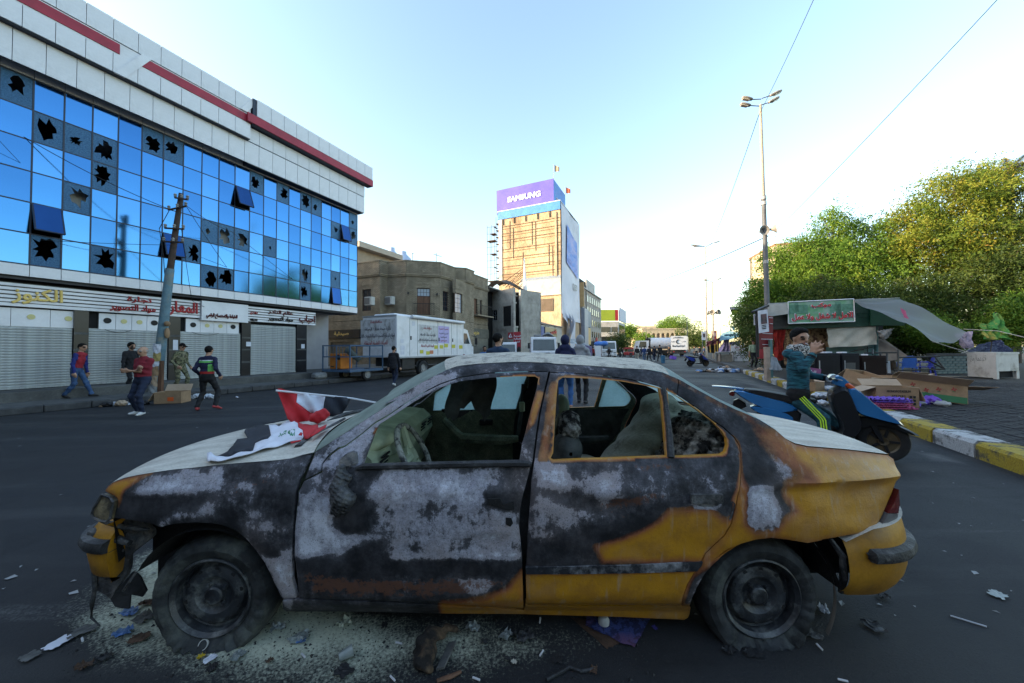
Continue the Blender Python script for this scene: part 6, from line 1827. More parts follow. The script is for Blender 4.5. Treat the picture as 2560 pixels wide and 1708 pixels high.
ST=thing('market_stall','green boarded street stall with a big printed sign, white curtain and patterned blanket wall','stall',Q(860,560,KY+1)*Vec((1,1,0))if False else Vec((Q(860,560,KY).x,KY+1.0,PZ)))
n=6
for k in range(n):
 t0,t1=k/n,(k+.93)/n
 yl=lambda t:190+(385-190)*t;yr=lambda t:142+(352-142)*t
 slab('board',[Q(405,yl(t0),KY),Q(1392+40*t0,yr(t0),KY-.4),Q(1392+40*t1,yr(t1),KY-.4),Q(405,yl(t1),KY)],.05,M_GRNB,ST)
slab('canopy_back',[Q(405,190,KY+.12),Q(1392,142,KY-.28),Q(1430,350,KY-.28),Q(405,385,KY+.12)],.03,M_GRNB,ST)
slab('green_panel',[Q(1165,215,KY-.37),Q(1385,165,KY-.43),Q(1432,352,KY-.43),Q(1165,352,KY-.37)],.03,mat('plain_green_panel',(.010,.085,.05),(.007,.06,.036),.5,3),ST)
M_SIGNP=mat('printed_sign',(.10,.30,.14),(.24,.36,.30),.5,1.3,detail=2,contrast=(.4,.6),dirt=(.22,.28,.30),dirts=2.5)
sp_=[Q(523,172,KY-.25),Q(1030,148,KY-.5),Q(1038,322,KY-.5),Q(528,338,KY-.25)]
sgn=slab('sign',sp_,.04,M_SIGNP,ST)
so=Vec(ST.location)
fr=MB()
for i in range(4):fr.tube([sp_[i]-so-Vec((0,.02,0)),sp_[(i+1)%4]-so-Vec((0,.02,0))],.022,4)
fr.build('sign_frame',M_WHITEP,sgn)
up_,rt_=(sp_[0]-sp_[3]).normalized(),(sp_[1]-sp_[0]).normalized()
def sq(a,b):return(sp_[3]+(sp_[2]-sp_[3])*a+(sp_[0]-sp_[3])*b)-so-Vec((0,.03,0))
wS=(sp_[1]-sp_[0]).length;hS=(sp_[0]-sp_[3]).length
for a0,a1,h0,h1 in((.02,.30,.45,.85),(.64,.98,.30,.82),(.1,.16,.55,.95),(.72,.80,.3,.92)):
 c=[sq(a0,h0),sq(a1,h0),sq(a1,h1),sq(a0,h1)];c=[p+Vec((0,.014,0))+so for p in c]
 slab('printed_house',c,.004,mat('printed_green',(.05,.16,.10),(.10,.24,.18),.5,6),ST).parent=sgn
 sgn.children[-1].location=sgn.location
M_SRED=mat('sign_red',(.50,.02,.03),(.44,.016,.025),.5,9)
for s,a,b,w_,h_ in(('موكب',.50,.80,.30,.26),('الامل لا شغل ولا عمل',.51,.27,.93,.34)):
 lettering(s,Mx(rt_,up_,sq(a,b)+Vec((0,.006,0))),wS*w_+.05,hS*h_+.05,.008,M_PAPER,sgn,bold=.05)
 lettering(s,Mx(rt_,up_,sq(a,b)-Vec((0,.006,0))),wS*w_,hS*h_,.014,M_SRED,sgn,bold=.03)
slab('canopy_cloth',[Q(368,190,KY-.1),Q(525,178,KY-.2),Q(527,262,KY-.35),Q(372,285,KY-.25)],.02,mat('grey_canvas',(.36,.35,.32),(.26,.25,.23),.9,2),ST)
slab('roof',[Q(372,180,KY+.05),Q(1390,136,KY-.35),Q(1360,150,KY+3),Q(500,190,KY+3)],.05,M_TIN,ST)
slab('back_wall',[Q(470,360,KY+1.6),Q(1260,340,KY+1.6),Q(1260,700,KY+1.6),Q(470,680,KY+1.6)],.06,M_DARK,ST)
def hang(name,pts,m,parent,amp=.05,waves=4,nu=18,nv=12,seed=0):
 o=Vec(parent.location)if parent is not None else Vec()
 def f(t,s):
  p=pts[0].lerp(pts[1],t).lerp(pts[3].lerp(pts[2],t),s)
  p=p+Vec((0,amp*sin(t*waves*2*PI+seed+s*2)*(.35+.65*s)+.4*amp*sin(t*17+s*11),.3*amp*sin(t*9+seed)*s))
  return tuple(p-o)
 mb=MB();mb.grid(f,nu,nv);return mb.build(name,m,parent,smooth=True)
hang('blanket_wall',rectq(498,375,845,660,KY+.4),M_BLANK,ST,.03,3)
hang('red_curtain',[Q(412,385,KY+.1),Q(505,385,KY+.1),Q(480,625,KY+.1),Q(432,615,KY+.1)],M_REDC,ST,.10,3)
hang('white_curtain',[Q(826,372,KY-.05),Q(1203,350,KY-.25),Q(1226,500,KY-.35),Q(850,524,KY-.15)],M_CLOTHW,ST,.05,2,26,14)
slab('counter',[Q(838,520,KY+.25),Q(1222,500,KY+.05),Q(1222,590,KY+.05),Q(838,590,KY+.25)],.5,M_TEAL,ST)
slab('lean_to',[Q(1225,455,KY+.1),Q(1265,455,KY+.1),Q(1470,600,KY-.3),Q(1225,640,KY)],.06,mat('scuffed_panel',(.30,.25,.21),(.18,.15,.13),.8,2),ST)
MB().tube([Q(1210,350,KY)-so,Q(1215,680,KY)-so],.05,6).build('post',M_TEAL,ST)
for(x0,y0,x1,y1)in((1000,560,1180,520),(1140,580,1140,515),(1040,545,1110,540)):MB().tube([Q(x0,y0,KY-.1)-so,Q(x1,y1,KY-.1)-so],.018,5).build('bent_rod',M_IRON,ST)
slab('cave_panel',[Q(410,290,KY-.05),Q(525,265,KY-.12),Q(527,370,KY-.12),Q(412,385,KY-.05)],.04,mat('dark_slats',(.05,.05,.045),(.025,.025,.022),.8,3),ST)
# red panels, posts and posters at the stall's left end
RP=thing('advertising_hoarding','tall dark red advertising board with white print at the left end of the stall','hoarding',Vec((Q(350,500,KY-.3).x,KY-.3,PZ)))
slab('board',[Q(296,260,KY-.3),Q(410,285,KY-.3),Q(410,520,KY-.3),Q(300,532,KY-.3)],.06,M_REDPN,RP)
slab('lower_board',[Q(297,536,KY-.28),Q(345,532,KY-.28),Q(343,610,KY-.28),Q(297,605,KY-.28)],.06,M_REDBR,RP)
for k,(x0,x1,y)in enumerate(((380,408,290),(385,408,335),(330,408,412),(320,408,455),(330,400,497))):slab('print_line',[Q(x0,y,KY-.32),Q(x1,y+2,KY-.32),Q(x1,y+6,KY-.32),Q(x0,y+4,KY-.32)],.012,M_PAPER,RP)
for nm,lab,pts,m,Y in(('hung_poster','white mourning poster with a dark portrait hanging from the stall corner',(294,238,366,228,380,400,302,412),M_PAPER,KY-.7),('hung_poster','small framed dark poster behind the white hanging poster',(262,265,292,260,292,345,264,350),M_PAPER,KY-.2)):
 q=[Q(pts[i],pts[i+1],Y)for i in range(0,8,2)];H_=thing(nm,lab,'poster',(q[3].x,Y,q[3].z),0,'hung posters')
 s=slab('sheet',q,.02,m,H_);c=[q[0].lerp(q[1],.25).lerp(q[3].lerp(q[2],.25),.18),q[0].lerp(q[1],.85).lerp(q[3].lerp(q[2],.85),.18),q[0].lerp(q[1],.85).lerp(q[3].lerp(q[2],.85),.62),q[0].lerp(q[1],.25).lerp(q[3].lerp(q[2],.25),.62)]
 c=[p-Vec((0,.015,0))for p in c];slab('portrait',c,.012,mat('poster_photo',(.10,.05,.06),(.03,.03,.04),.5,3,contrast=(.45,.55)),H_)
 for k in range(3):
  t=.70+k*.07;a=q[0].lerp(q[3],t).lerp(q[1].lerp(q[2],t),.3);b=q[0].lerp(q[3],t).lerp(q[1].lerp(q[2],t),.72);v=Vec((0,-.015,0));w_=Vec((0,0,.03))
  slab('print_line',[a+v+w_,b+v+w_,b+v,a+v],.01,M_BLK,H_)
BKP=thing('black_post','black wooden post and eave at the stall corner beside the hanging poster','post',Vec((Q(290,600,KY-.5).x,KY-.5,PZ)))
bo=Vec(BKP.location);MB().tube([Q(286,245,KY-.5)-bo,(Q(292,600,KY-.5)-bo)],.06,6).build('pole',M_IRON,BKP);slab('eave',[Q(276,238,KY-.6),Q(380,192,KY-.6),Q(382,205,KY-.6),Q(280,252,KY-.6)],.3,M_IRON,BKP)
for k,(x0,y0,x1,y1,m,lab)in enumerate(((344,530,386,692,mat('stub_stone',(.34,.27,.22),(.25,.19,.15),.9,5,.3),'short beige concrete post standing before the red panel'),(380,475,406,622,M_TEAL,'short teal post standing beside the red curtain'))):
 q=Q((x0+x1)/2,y1,KY-1.4+k);r_=abs(Q(x1,y1,q.y).x-Q(x0,y1,q.y).x)*.36;Pp=thing('short_post',lab,'post',(q.x,q.y,PZ),0,'short posts by the stall')
 hh=Q(x0,y0,q.y).z-PZ;MB().prism([(-r_,-r_),(r_,-r_),(r_,r_),(-r_,r_)],0,hh).build('shaft',m,Pp);MB().box((0,0,hh+.03),(r_*2.1,r_*2.1,.06)).build('cap',m,Pp)
GT=thing('grey_sheet','grey plastic sheet slumped at the foot of the teal post','sheet',Vec((Q(430,690,KY-1.2).x,KY-1.2,PZ)))
hang('sheet',[Q(400,590,KY-1.0),Q(432,600,KY-1.0),Q(490,700,KY-1.5),Q(385,695,KY-1.6)],M_TARP,GT,.05,3)
# tarpaulin stretched from the stall roof
TP=thing('tarpaulin','grey see through tarpaulin stretched from the stall roof down to a rope','tarpaulin',Vec((Q(1640,600,KY).x,KY,PZ)))
tq=[Q(1035,158,KY-.6),Q(1392,140,KY-.5),Q(1640,260,KY-.7),Q(1905,412,KY-.9),Q(1650,478,KY-1.4),Q(1440,330,KY-1.2)]
tn=[tq[0],tq[1],tq[3],tq[4]]
def tpf(t,s):
 a=tq[0].lerp(tq[1],t)if t<1 else tq[1]
 up=[tq[0],tq[1],tq[2],tq[3]];lo=[tq[0]-Vec((0,0,.05)),Q(1200,245,KY-1.0),tq[5],tq[4]]
 x=t*3;i=min(2,int(x));f=x-i
 u_=up[i].lerp(up[i+1],f);l_=lo[i].lerp(lo[i+1],f)
 p=u_.lerp(l_,s);return tuple(p+Vec((0,0,-.22*sin(PI*s)*t+.05*sin(t*14+s*9)))-Vec(TP.location))
mt=bpy.data.materials.new('sheer_plastic');mt.use_nodes=True
_b=mt.node_tree.nodes['Principled BSDF'];_b.inputs['Base Color'].default_value=(.17,.175,.18,1);_b.inputs['Roughness'].default_value=.5;_b.inputs['Alpha'].default_value=.66
MB().grid(tpf,30,10).build('sheet',mt,TP,smooth=True)
MB().grid(lambda t,s:tuple(Q(1395+40*t+30*s,215+25*t+85*s+8*sin(s*6),KY-1.0)-Vec(TP.location)),4,8).build('pink_ribbon',mat('pink_cloth',(.55,.10,.22),(.42,.06,.15),.7,5),TP)
RO=thing('guy_rope','pale guy rope running from the tarpaulin corner to the white chest','rope',Vec((Q(1640,600,KY).x,KY-.5,PZ)))
ro=Vec(RO.location);MB().tube([Q(1645,475,KY-1.4)-ro,Q(1780,520,KY-1.3)-ro,Q(1918,558,KY-1.2)-ro],.016,5).build('rope',M_CLOTHW,RO)
RO2=thing('guy_rope','pale rope stretched from the right edge to the green flag','rope',Vec((Q(2290,600,KY-2).x,KY-2,PZ)));ro=Vec(RO2.location)
MB().tube([Q(1880,380,KY-.6)-ro,Q(2150,395,KY-1.5)-ro,Q(2400,455,KY-2.2)-ro],.014,5).build('rope',M_CLOTHW,RO2)
BG=thing('plastic_bag','white crumpled plastic bag hung on the stall beside the curtain','bag',Q(1275,470,KY-.5))
bo=Vec(BG.location)
sdf_mesh('bag',[ball(tuple(Q(1265,425,KY-.5)-bo),(.16,.12,.2)),ball(tuple(Q(1290,405,KY-.5)-bo),(.14,.1,.12)),cone(tuple(Q(1300,400,KY-.5)-bo),tuple(Q(1345,375,KY-.5)-bo),.06,.02),cone(tuple(Q(1240,410,KY-.5)-bo),tuple(Q(1222,398,KY-.5)-bo),.05,.03)],.02,[M_TARP],.03,parent=BG,disp=lambda X:.025*np.sin(X[:,0]*33)*np.sin(X[:,2]*29+X[:,0]*11))
# counters and black fridge in front
for k,(x0,y0,x1,y1,Y,m,lab,cat)in enumerate(((742,568,935,742,13.0,M_FRIDGE,'black glossy fridge lying behind the pile of cartons, left of two','fridge'),(938,568,1085,745,13.1,M_FRIDGE,'black glossy fridge lying behind the pile of cartons, right of two','fridge'),(1092,586,1292,738,13.4,M_BRNBOX,'dark brown wooden chest right of the black fridges','chest'))):
 q=Q((x0+x1)/2,y1,Y);F_=thing('black_fridge' if k<2 else 'brown_chest',lab,cat,(q.x,Y,PZ),0,'black fridges' if k<2 else None)
 w_=Q(x1,y1,Y).x-Q(x0,y1,Y).x;hh=Q(x0,y0,Y).z-PZ
 MB().b2((-w_/2,0,0),(w_/2,.7,hh),.02).build('body',m,F_);d_=MB().b2((-w_/2+.03,-.02,.06),(w_/2-.03,-.001,hh-.06),.01).build('door',m,F_)
 MB().b2((-w_/2+.1,-.04,hh*.45),(-w_/2+.13,-.02,hh*.75)).build('handle',M_TIN,d_)
 if k==1:slab('control_plate',[Q(975,640,Y-.03),Q(1048,640,Y-.03),Q(1048,735,Y-.03),Q(975,735,Y-.03)],.008,mat('dim_panel',(.04,.045,.055),(.03,.035,.04),.5,3),F_)
 mb=MB();mb.box((RNG.uniform(-.2,.2),.2,.03),(.3,.2,.05),Rot(.4*k,4,'Z'),.01);t_=thing('food_tray','white foam tray lying on the %s'%(('left black fridge','right black fridge','brown chest')[k]),'tray',(q.x,Y,hh+PZ),0,'foam trays on the counters');mb.build('tray',M_PAPER,t_)
 # iron barrier and plastic chairs
IB=thing('iron_barrier','black iron barrier frame standing between the brown chest and the blue chairs','barrier',Vec((Q(1480,690,13.2).x,13.2,PZ)));bo=Vec(IB.location)
for(x0,y0,x1,y1)in((1120,565,1375,562),(1375,540,1378,765),(1375,600,1700,592),(1345,700,1730,690),(1290,570,1290,640),(1240,560,1240,580),(1180,540,1180,575),(1560,595,1740,690),(1660,592,1735,690)):MB().tube([Q(x0,y0,13.2)-bo,Q(x1,y1,13.0)-bo],.03,5).build('bar',M_IRON,IB)
def chair(px,py,Y,rot,m,label):
 q=P(px,py,Y);C_=thing('plastic_chair',label,'chair',(q.x,Y,PZ),rot,'blue plastic chairs')
 MB().box((0,0,.43),(.46,.44,.03),None,.012).build('seat',m,C_)
 mb=MB()
 mb.grid(lambda t,s:(.22*sin((t-.5)*2.6),.22+.08*s-.10*abs(t-.5)**2*4,.45+(.46-.22*abs(2*t-1)**3)*s),10,6);b_=mb.build('backrest',m,C_,smooth=True)
 for sx in(-1,1):
  MB().tube([(sx*.21,.25,.62),(sx*.25,.0,.64),(sx*.24,-.2,.62),(sx*.23,-.21,.43)],.022,6).build('armrest',m,C_,smooth=True)
  for sy in(-1,1):MB().tube([(sx*.20,sy*.19,.43),(sx*.25,sy*.24,0)],[.03,.02],6).build('leg',m,C_)
 return C_
chair(*Z6(1450,690),14.6,R(150),M_PLBLUE,'lighter blue plastic armchair nearer the brown chest behind the barrier')
chair(*Z6(1585,690),14.8,R(205),M_PLBLUE2,'deep blue plastic armchair nearer the low teal wall')
# low teal brick wall
TW=thing('low_wall','low wall of worn teal painted bricks behind the blue chairs','wall',Vec((Q(1790,690,16.6).x,16.6,PZ)))
wx=Q(1670,690,16.6).x-TW.location.x;wx1=Q(1915,690,16.6).x-TW.location.x;hh=Q(1790,578,16.6).z-PZ
MB().b2((wx,.02,0),(wx1,.3,hh)).build('core',M_PAVBED,TW)
M_TBR=mat('teal_brick',(.17,.24,.24),(.10,.15,.155),.8,4,.2,dirt=(.26,.24,.22),dirts=2)
mb=MB();mb.box((0,0,0),(.235,.06,.105),None,.008);b0=None
nr=int(hh/.118)
for r_ in range(nr):
 for c in range(int((wx1-wx)/.25)+1):
  x=wx+.125+c*.25-(.125 if r_%2 else 0)
  if x>wx1+.05:continue
  loc=(x,-.005+RNG.uniform(-.008,.008),.06+r_*.118)
  if b0 is None:b0=mb.build('brick',M_TBR,TW,loc)
  else:share(b0,TW,loc)
MB().b2((wx-.05,-.06,nr*.118+.01),(wx1+.05,.32,hh+.06)).build('coping',M_CONC,TW)
# the white chest with the scribble
fa,fb_,fc=G(*Z6(1912,752),PZ),G(*Z6(2142,768),PZ),G(*Z6(2320,762),PZ)
CHt=thing('chest_freezer','dented white metal chest with black handwriting standing on the pavement','chest freezer',fb_)
d1=fa-fb_;d2=fc-fb_;hF=Q(2142,560,fb_.y).z-PZ
M_CHW=mat('chipped_white',(.55,.55,.54),(.46,.46,.45),.5,3,.1,detail=8,fine=.1,dirt=(.20,.19,.17),dirts=2.2)
o_=Vec((0,0,0));bz_=.10
ring=[o_,d1,d1+d2,d2]
n1=Vec((d1.y,-d1.x,0)).normalized()
def quadbox(name,a,b,c,d,z0,z1,m,parent):
 mb=MB();q=[a,b,c,d];area=(b-a).cross(d-a).z
 if area<0:q=q[::-1]
 mb.prism([(p.x,p.y)for p in q],z0,z1);return mb.build(name,m,parent)
quadbox('body',d1*.985,d1*.01,d1*.01+d2*.98,d1*.985+d2*.98,.30,hF-.08,M_CHW,CHt)
quadbox('lid',d1*1.01,d1*-.012,d1*-.012+d2*1.0,d1*1.01+d2*1.0,hF-.078,hF,M_CHW,CHt)
for a0,a1,b0_,b1 in((0,.12,0,.1),(.12,.985,0,.05),(.88,.985,.88,.98),(0,.1,.86,.98)):quadbox('foot_panel',d1*a1+d2*b0_,d1*a0+d2*b0_,d1*a0+d2*b1,d1*a1+d2*b1,.0 if a0!=.12 else .04,.299,M_CHW,CHt)
quadbox('dark_base',d1*.9+d2*.1,d1*.12+d2*.1,d1*.12+d2*.85,d1*.9+d2*.85,.05,.29,M_DARK,CHt)
nf=d1.normalized().cross(Vec((0,0,1)));
if nf.dot(Vec((0,-1,0))+Vec((-1,0,0)))<0:nf=-nf
rt=-d1.normalized()
c=d1*.60+Vec((0,0,hF*.72));M__=Mx(rt,(0,0,1),c+d2.normalized()*-.004)
if(M__.to_3x3()@Vec((0,0,1))).y>0:M__=Mx(-rt,(0,0,1),c)
lettering('زلم المدينة',M__,d1.length*.55,.34,.012,M_BLK,CHt,bold=.012)
# cloth mound, flag and bundle behind the chest
MD=thing('cloth_heap','dark blue speckled cloth heap piled behind the white chest','cloth',Vec((Q(2120,600,15.5).x,15.5,PZ)));bo=Vec(MD.location)
hang('cloth',[Q(2010,500,15.6),Q(2160,462,15.6),Q(2300,560,15.2),Q(1925,560,15.0)],mat('speckled_navy',(.014,.02,.06),(.01,.012,.03),.9,22,.4,dirt=(.16,.18,.24),dirts=16),MD,.12,3,24,14)
MB().tube([Q(2120,470,15.8)-bo,(Q(2120,470,15.8).x-bo.x,.3,0)],.05,6).build('prop',M_IRON,MD)
GF=thing('green_flag','large green and gold flag sagging on a rope above the white chest','flag',Vec((Q(2135,440,14.8).x,14.8,PZ)));bo=Vec(GF.location)
M_GFL=mat('green_flag_cloth',(.055,.23,.045),(.04,.16,.035),.8,1.2,.1,contrast=(.35,.6),dirt=(.42,.24,.05),dirts=1.9)
hang('cloth',[Q(2128,252,14.8),Q(2145,258,14.8),Q(2262,440,14.4),Q(2092,372,14.6)],M_GFL,GF,.10,2,18,18)
hang('cloth_fold',[Q(2022,335,14.8),Q(2098,345,14.7),Q(2250,455,14.4),Q(2030,455,14.7)],M_GFL,GF,.12,3,18,10,2)
MB().tube([Q(2130,248,14.8)-bo,Q(2090,560,14.9)-bo,(Q(2085,560,14.9).x-bo.x,.1,0)],.018,5).build('pole',M_IRON,GF)
BQ=thing('printed_sacks','pink and violet printed sacks hung in the bushes right of the tarpaulin','sack',Vec((Q(1885,480,17.0).x,17.0,PZ)))
hang('sack',[Q(1815,415,17),Q(1950,395,17),Q(1955,525,17),Q(1890,530,17)],mat('pink_violet_print',(.46,.38,.46),(.30,.26,.36),.8,6,contrast=(.4,.6),dirt=(.05,.05,.07),dirts=5),BQ,.08,3)
# cartons and rubbish by the kerb
M_CARD=mat('cardboard',(.33,.215,.125),(.26,.165,.095),.85,3,.1,detail=7,fine=.12,dirt=(.18,.11,.065),dirts=2)
M_CARDL=mat('cardboard_pale',(.42,.31,.22),(.35,.25,.17),.85,3,.1,fine=.1)
M_CARDD=mat('cardboard_inside',(.22,.14,.08),(.16,.10,.06),.9,3)
M_CGRN=mat('carton_green',(.025,.13,.05),(.02,.10,.04),.6,4)
M_CRED=mat('carton_red',(.33,.03,.03),(.26,.02,.02),.6,4)
def carton(name,label,loc,size,rot,flaps,m=M_CARD,cat='carton',group='cartons dumped by the kerb',tilt=(0,0),lid=False):
 """an open box of five boards and its flaps; flaps = {side: angle}"""
 w_,d_,h_=size;t=.008
 T_=thing(name,label,cat,loc,0,group);T_.rotation_euler=(tilt[0],tilt[1],rot)
 MB().b2((-w_/2,-d_/2,0),(w_/2,d_/2,t)).build('bottom',M_CARDD,T_)
 fr_={}
 for nm,a,b in(('front',(-w_/2,-d_/2,t+.001),(w_/2,-d_/2+t,h_)),('back',(-w_/2,d_/2-t,t+.001),(w_/2,d_/2,h_)),('left',(-w_/2,-d_/2+t+.001,t+.001),(-w_/2+t,d_/2-t-.001,h_)),('right',(w_/2-t,-d_/2+t+.001,t+.001),(w_/2,d_/2-t-.001,h_))):
  mb=MB();mb.b2(a,b);fr_[nm]=mb.build('side_panel',m,T_)
 for s,ang in flaps.items():
  mb=MB()
  if s in('front','back'):
   sy=-1 if s=='front' else 1
   mb.b2((-w_/2,0,0),(w_/2,sy*d_*.48,t*.8));mb.build('flap',M_CARDL,T_,(0,sy*d_/2,h_+.001),(sy*ang,0,0))
  else:
   sx=-1 if s=='left' else 1
   mb.b2((0,-d_/2,0),(sx*w_*.42,d_/2,t*.8));mb.build('flap',M_CARDL,T_,(sx*w_/2,0,h_+.001),(0,-sx*ang,0))
 return T_,fr_
def gp(x,y,z=PZ):return G(*Z6(x,y),z)
p=gp(1345,990)
bx,f_=carton('cardboard_box','upright printed carton standing behind the purple egg trays',p+Vec((.15,.22,0)),(.72,.42,.42),R(-14),{'back':R(40),'left':R(-20),'right':R(-70)})
for k,(s,z,w_)in enumerate((('MONOPOTASSIUM',.30,.40),('NET 25 KG',.20,.22))):lettering(s,Mx((1,0,0),(0,0,1),(.02,-.212,z+.04)),w_,.05,.004,M_BLK,bx)
for k in range(6):MB().b2((.20+.06*(k%2),-.218,.06+.07*(k//2)),(.24+.06*(k%2),-.2115,.11+.07*(k//2))).build('printed_mark',M_BLK,bx)
p=gp(1180,905)
bx,f_=carton('cardboard_box','tented open carton with a green band, tipped on the heap behind the scooter',p+Vec((.1,.35,.28)),(.62,.60,.30),R(12),{'front':R(-52),'back':R(-60),'right':R(-40)},tilt=(R(18),R(6)))
fl=[c for c in bx.children if c.name.startswith('flap')][0]
o=MB().b2((.08,-.275,.0066),(.17,-.005,.0085)).build('green_band',M_CGRN,fl);MB().b2((-.2,-.10,.0066),(-.04,-.03,.0085)).build('red_mark',M_CRED,fl)
lettering('طازج',Mx((1,0,0),(0,1,0),(-.12,-.2,.0068)),.2,.08,.003,M_BLK,fl)
MB().b2((-.31,-.30,-.32),(.31,.28,-.008)).build('lower_crate',M_CARDD,bx)
p=gp(1640,960)
bx,f_=carton('cardboard_box','long carton with green base and red flower prints lying on its side',p+Vec((.12,.25,.03)),(1.15,.45,.40),R(-24),{'right':R(8),'left':R(-12),'front':R(30)},tilt=(R(-14),R(8)))
MB().b2((-.56,-.232,.012),(.56,-.2262,.15)).build('green_band',M_CGRN,bx)
for(x,z)in((-.3,.30),(.12,.26),(.36,.30),(-.08,.21)):
 mb=MB()
 for a in range(4):mb.box((x+.028*cos(a*1.57+.4),-.2305,z+.028*sin(a*1.57+.4)),(.036,.006,.022),Rot(-a*1.57,4,'Y'))
 mb.build('flower_print',M_CRED,bx);MB().box((x,-.2305,z-.05),(.05,.005,.014)).build('leaf_print',M_CGRN,bx)
p=gp(1440,880);carton('cardboard_box','plain open carton wedged behind the upright printed one',p+Vec((.3,.45,.1)),(.75,.5,.34),R(-8),{'front':R(25),'right':R(20)},tilt=(R(-4),R(4)))
p=gp(795,868);carton('cardboard_box','small brown carton at the back of the heap beside the rider',p+Vec((0,.3,0)),(.40,.32,.26),R(20),{'left':R(50),'right':R(30)})
M_PURP=mat('purple_carton',(.20,.06,.15),(.15,.045,.12),.6,3);M_LIME=mat('lime_carton',(.16,.34,.06),(.12,.27,.05),.6,3)
p=gp(830,810);bx,f_=carton('purple_carton','purple and white carton leaning behind the rider hand',p+Vec((0,.9,.22)),(.75,.35,.32),R(-16),{},m=M_PURP,tilt=(R(-8),R(10)))
MB().b2((-.376,-.178,.01),(-.26,-.1752,.31)).build('white_end',M_PAPER,bx);lettering('للملابس',Mx((1,0,0),(0,0,1),(.05,-.176,.16)),.36,.14,.004,M_PAPER,bx)
p=gp(950,840);carton('lime_carton','flattened lime green carton lying on top of the heap',p+Vec((0,.6,.25)),(.62,.30,.08),R(-22),{'front':R(-10)},m=M_LIME,tilt=(R(14),R(12)))
M_EGGP=mat('egg_tray_purple',(.16,.07,.46),(.12,.05,.38),.6,5);M_EGGR=mat('egg_tray_pink',(.42,.07,.20),(.34,.05,.16),.6,5)
p=gp(1305,1000)
for k in range(5):
 T_=thing('egg_tray',('purple plastic egg tray, topmost of its stack' if k==4 else 'purple plastic egg tray, second from the top of its stack' if k==3 else 'pink plastic egg tray, %s in the stack before the carton'%(('lowest','second from the bottom','third from the bottom')[k])),'egg tray',p+Vec((.03*(k%2)+(.12 if k==0 else 0),.06,.045*k+.005)),R(-10),'egg trays in the stack')
 mb=MB()
 nx,ny=24,16
 mb.grid(lambda t,s:(-.32+.64*t,-.18+.36*s,.03+.026*cos(t*6*2*PI)*cos(s*4*2*PI)),nx*2,ny*2);mb.build('tray',M_EGGP if k>2 else M_EGGR,T_,smooth=True)
 MB().b2((-.325,-.186,.018),(.325,-.181,.034)).build('rim',M_EGGP if k>2 else M_EGGR,T_)
SU=thing('suitcase','black suitcase lying behind the long flowered carton','suitcase',gp(1505,800),R(-6));MB().box((0,.3,.17),(.95,.5,.30),None,.06).build('shell',M_FRIDGE,SU,smooth=True);MB().tube([(-.2,.03,.2),(-.15,-.0,.22),(.15,-.0,.22),(.2,.03,.2)],.015,5).build('handle',M_IRON,SU)
PSt=thing('white_board','narrow white board leaning by the barrier post','board',gp(1305,740));MB().box((0,0,.32),(.14,.04,.66),Rot(R(-4),4,'Y')).build('board',M_WHITEP,PSt)
STK=thing('long_stick','thin pale stick lying on the pavement right of the suitcase','stick',gp(1700,748));MB().tube([(-.9,.1,.015),(1.0,-.1,.015)],.014,5).build('stick',M_CLOTHW,STK)
M_TRASHW=mat('white_plastic',(.52,.54,.58),(.40,.42,.46),.5,5,.2);M_TRASHB=mat('black_plastic',(.012,.012,.014),(.008,.008,.009),.4,5);M_TRASHBL=mat('blue_plastic_film',(.16,.28,.50),(.10,.2,.42),.45,5)
def scrap(name,label,cat,loc,size,m,seed,group=None,flat=.4):
 """a crumpled bit of film, paper or card"""
 g=np.random.default_rng(seed);T_=MB();n=7
 h=g.normal(0,1,(n+1,n+1));h[1:-1,1:-1]=(h[1:-1,1:-1]+h[:-2,1:-1]+h[2:,1:-1]+h[1:-1,:-2]+h[1:-1,2:])/3
 a=g.uniform(0,PI)
 ed=g.uniform(.7,1.1,(4,n+1))
 def f(t,s):
  i,j=int(round(t*n)),int(round(s*n));x=(t-.5)*size*ed[0][j];y=(s-.5)*size*.75*ed[1][i]
  return(x*cos(a)-y*sin(a),x*sin(a)+y*cos(a),max(.004,.006+abs(h[i,j])*size*flat*.22))
 T_.grid(f,n,n);o=T_.build(name,m,None,loc,smooth=False)
 return tag(o,label,cat,group)
def bagheap(name,label,loc,n,spread,m,seed,cat='rubbish heap'):
 g=np.random.default_rng(seed);T_=thing(name,label,cat,loc)
 for k in range(n):
  x,y=g.normal(0,spread[0]),g.normal(0,spread[1]);r_=g.uniform(.04,.13)
  mm=m[k%len(m)]
  sdf_mesh('plastic_bag' if r_>.09 else 'scrap',[ball((x,y,r_*.5+.3*spread[2]*math.exp(-(x*x/spread[0]**2+y*y/spread[1]**2))),(r_*1.2,r_,r_*.7)),ball((x+r_*.7,y-.05,r_*.6),(r_*.7,r_*.5,r_*.5))],.02,[mm],.012,parent=T_,disp=lambda X,q=k:.03*np.sin(X[:,0]*47+q)*np.sin(X[:,1]*41)*np.sin(X[:,2]*56+q))
 return T_
bagheap('rubbish_heap','heap of white and blue plastic rubbish at the start of the painted kerb',G(1812,930,0),64,(.75,.42,.9),[M_TRASHW,M_TARP,M_TRASHBL,M_TRASHW,M_CARDL,M_TRASHB],5)
bagheap('rubbish_heap','white bags and papers lying between the scooter front and the cartons',gp(1010,880)+Vec((0,.1,0)),16,(.30,.22,.5),[M_TRASHW,M_TRASHW,M_TRASHBL,M_TRASHB],9)
bagheap('rubbish_heap','black bags and torn newspaper under the scooter handlebar side of the heap',G(*Z6(800,960),.02)+Vec((.1,.4,0)),15,(.30,.28,.35),[M_TRASHB,M_TRASHW,M_TARP,M_TRASHB],19)
bagheap('rubbish_heap','purple plastic scraps and a foil cup under the flowered carton',gp(1600,965),9,(.35,.10,.2),[M_EGGP,M_EGGP,M_TARP],29)
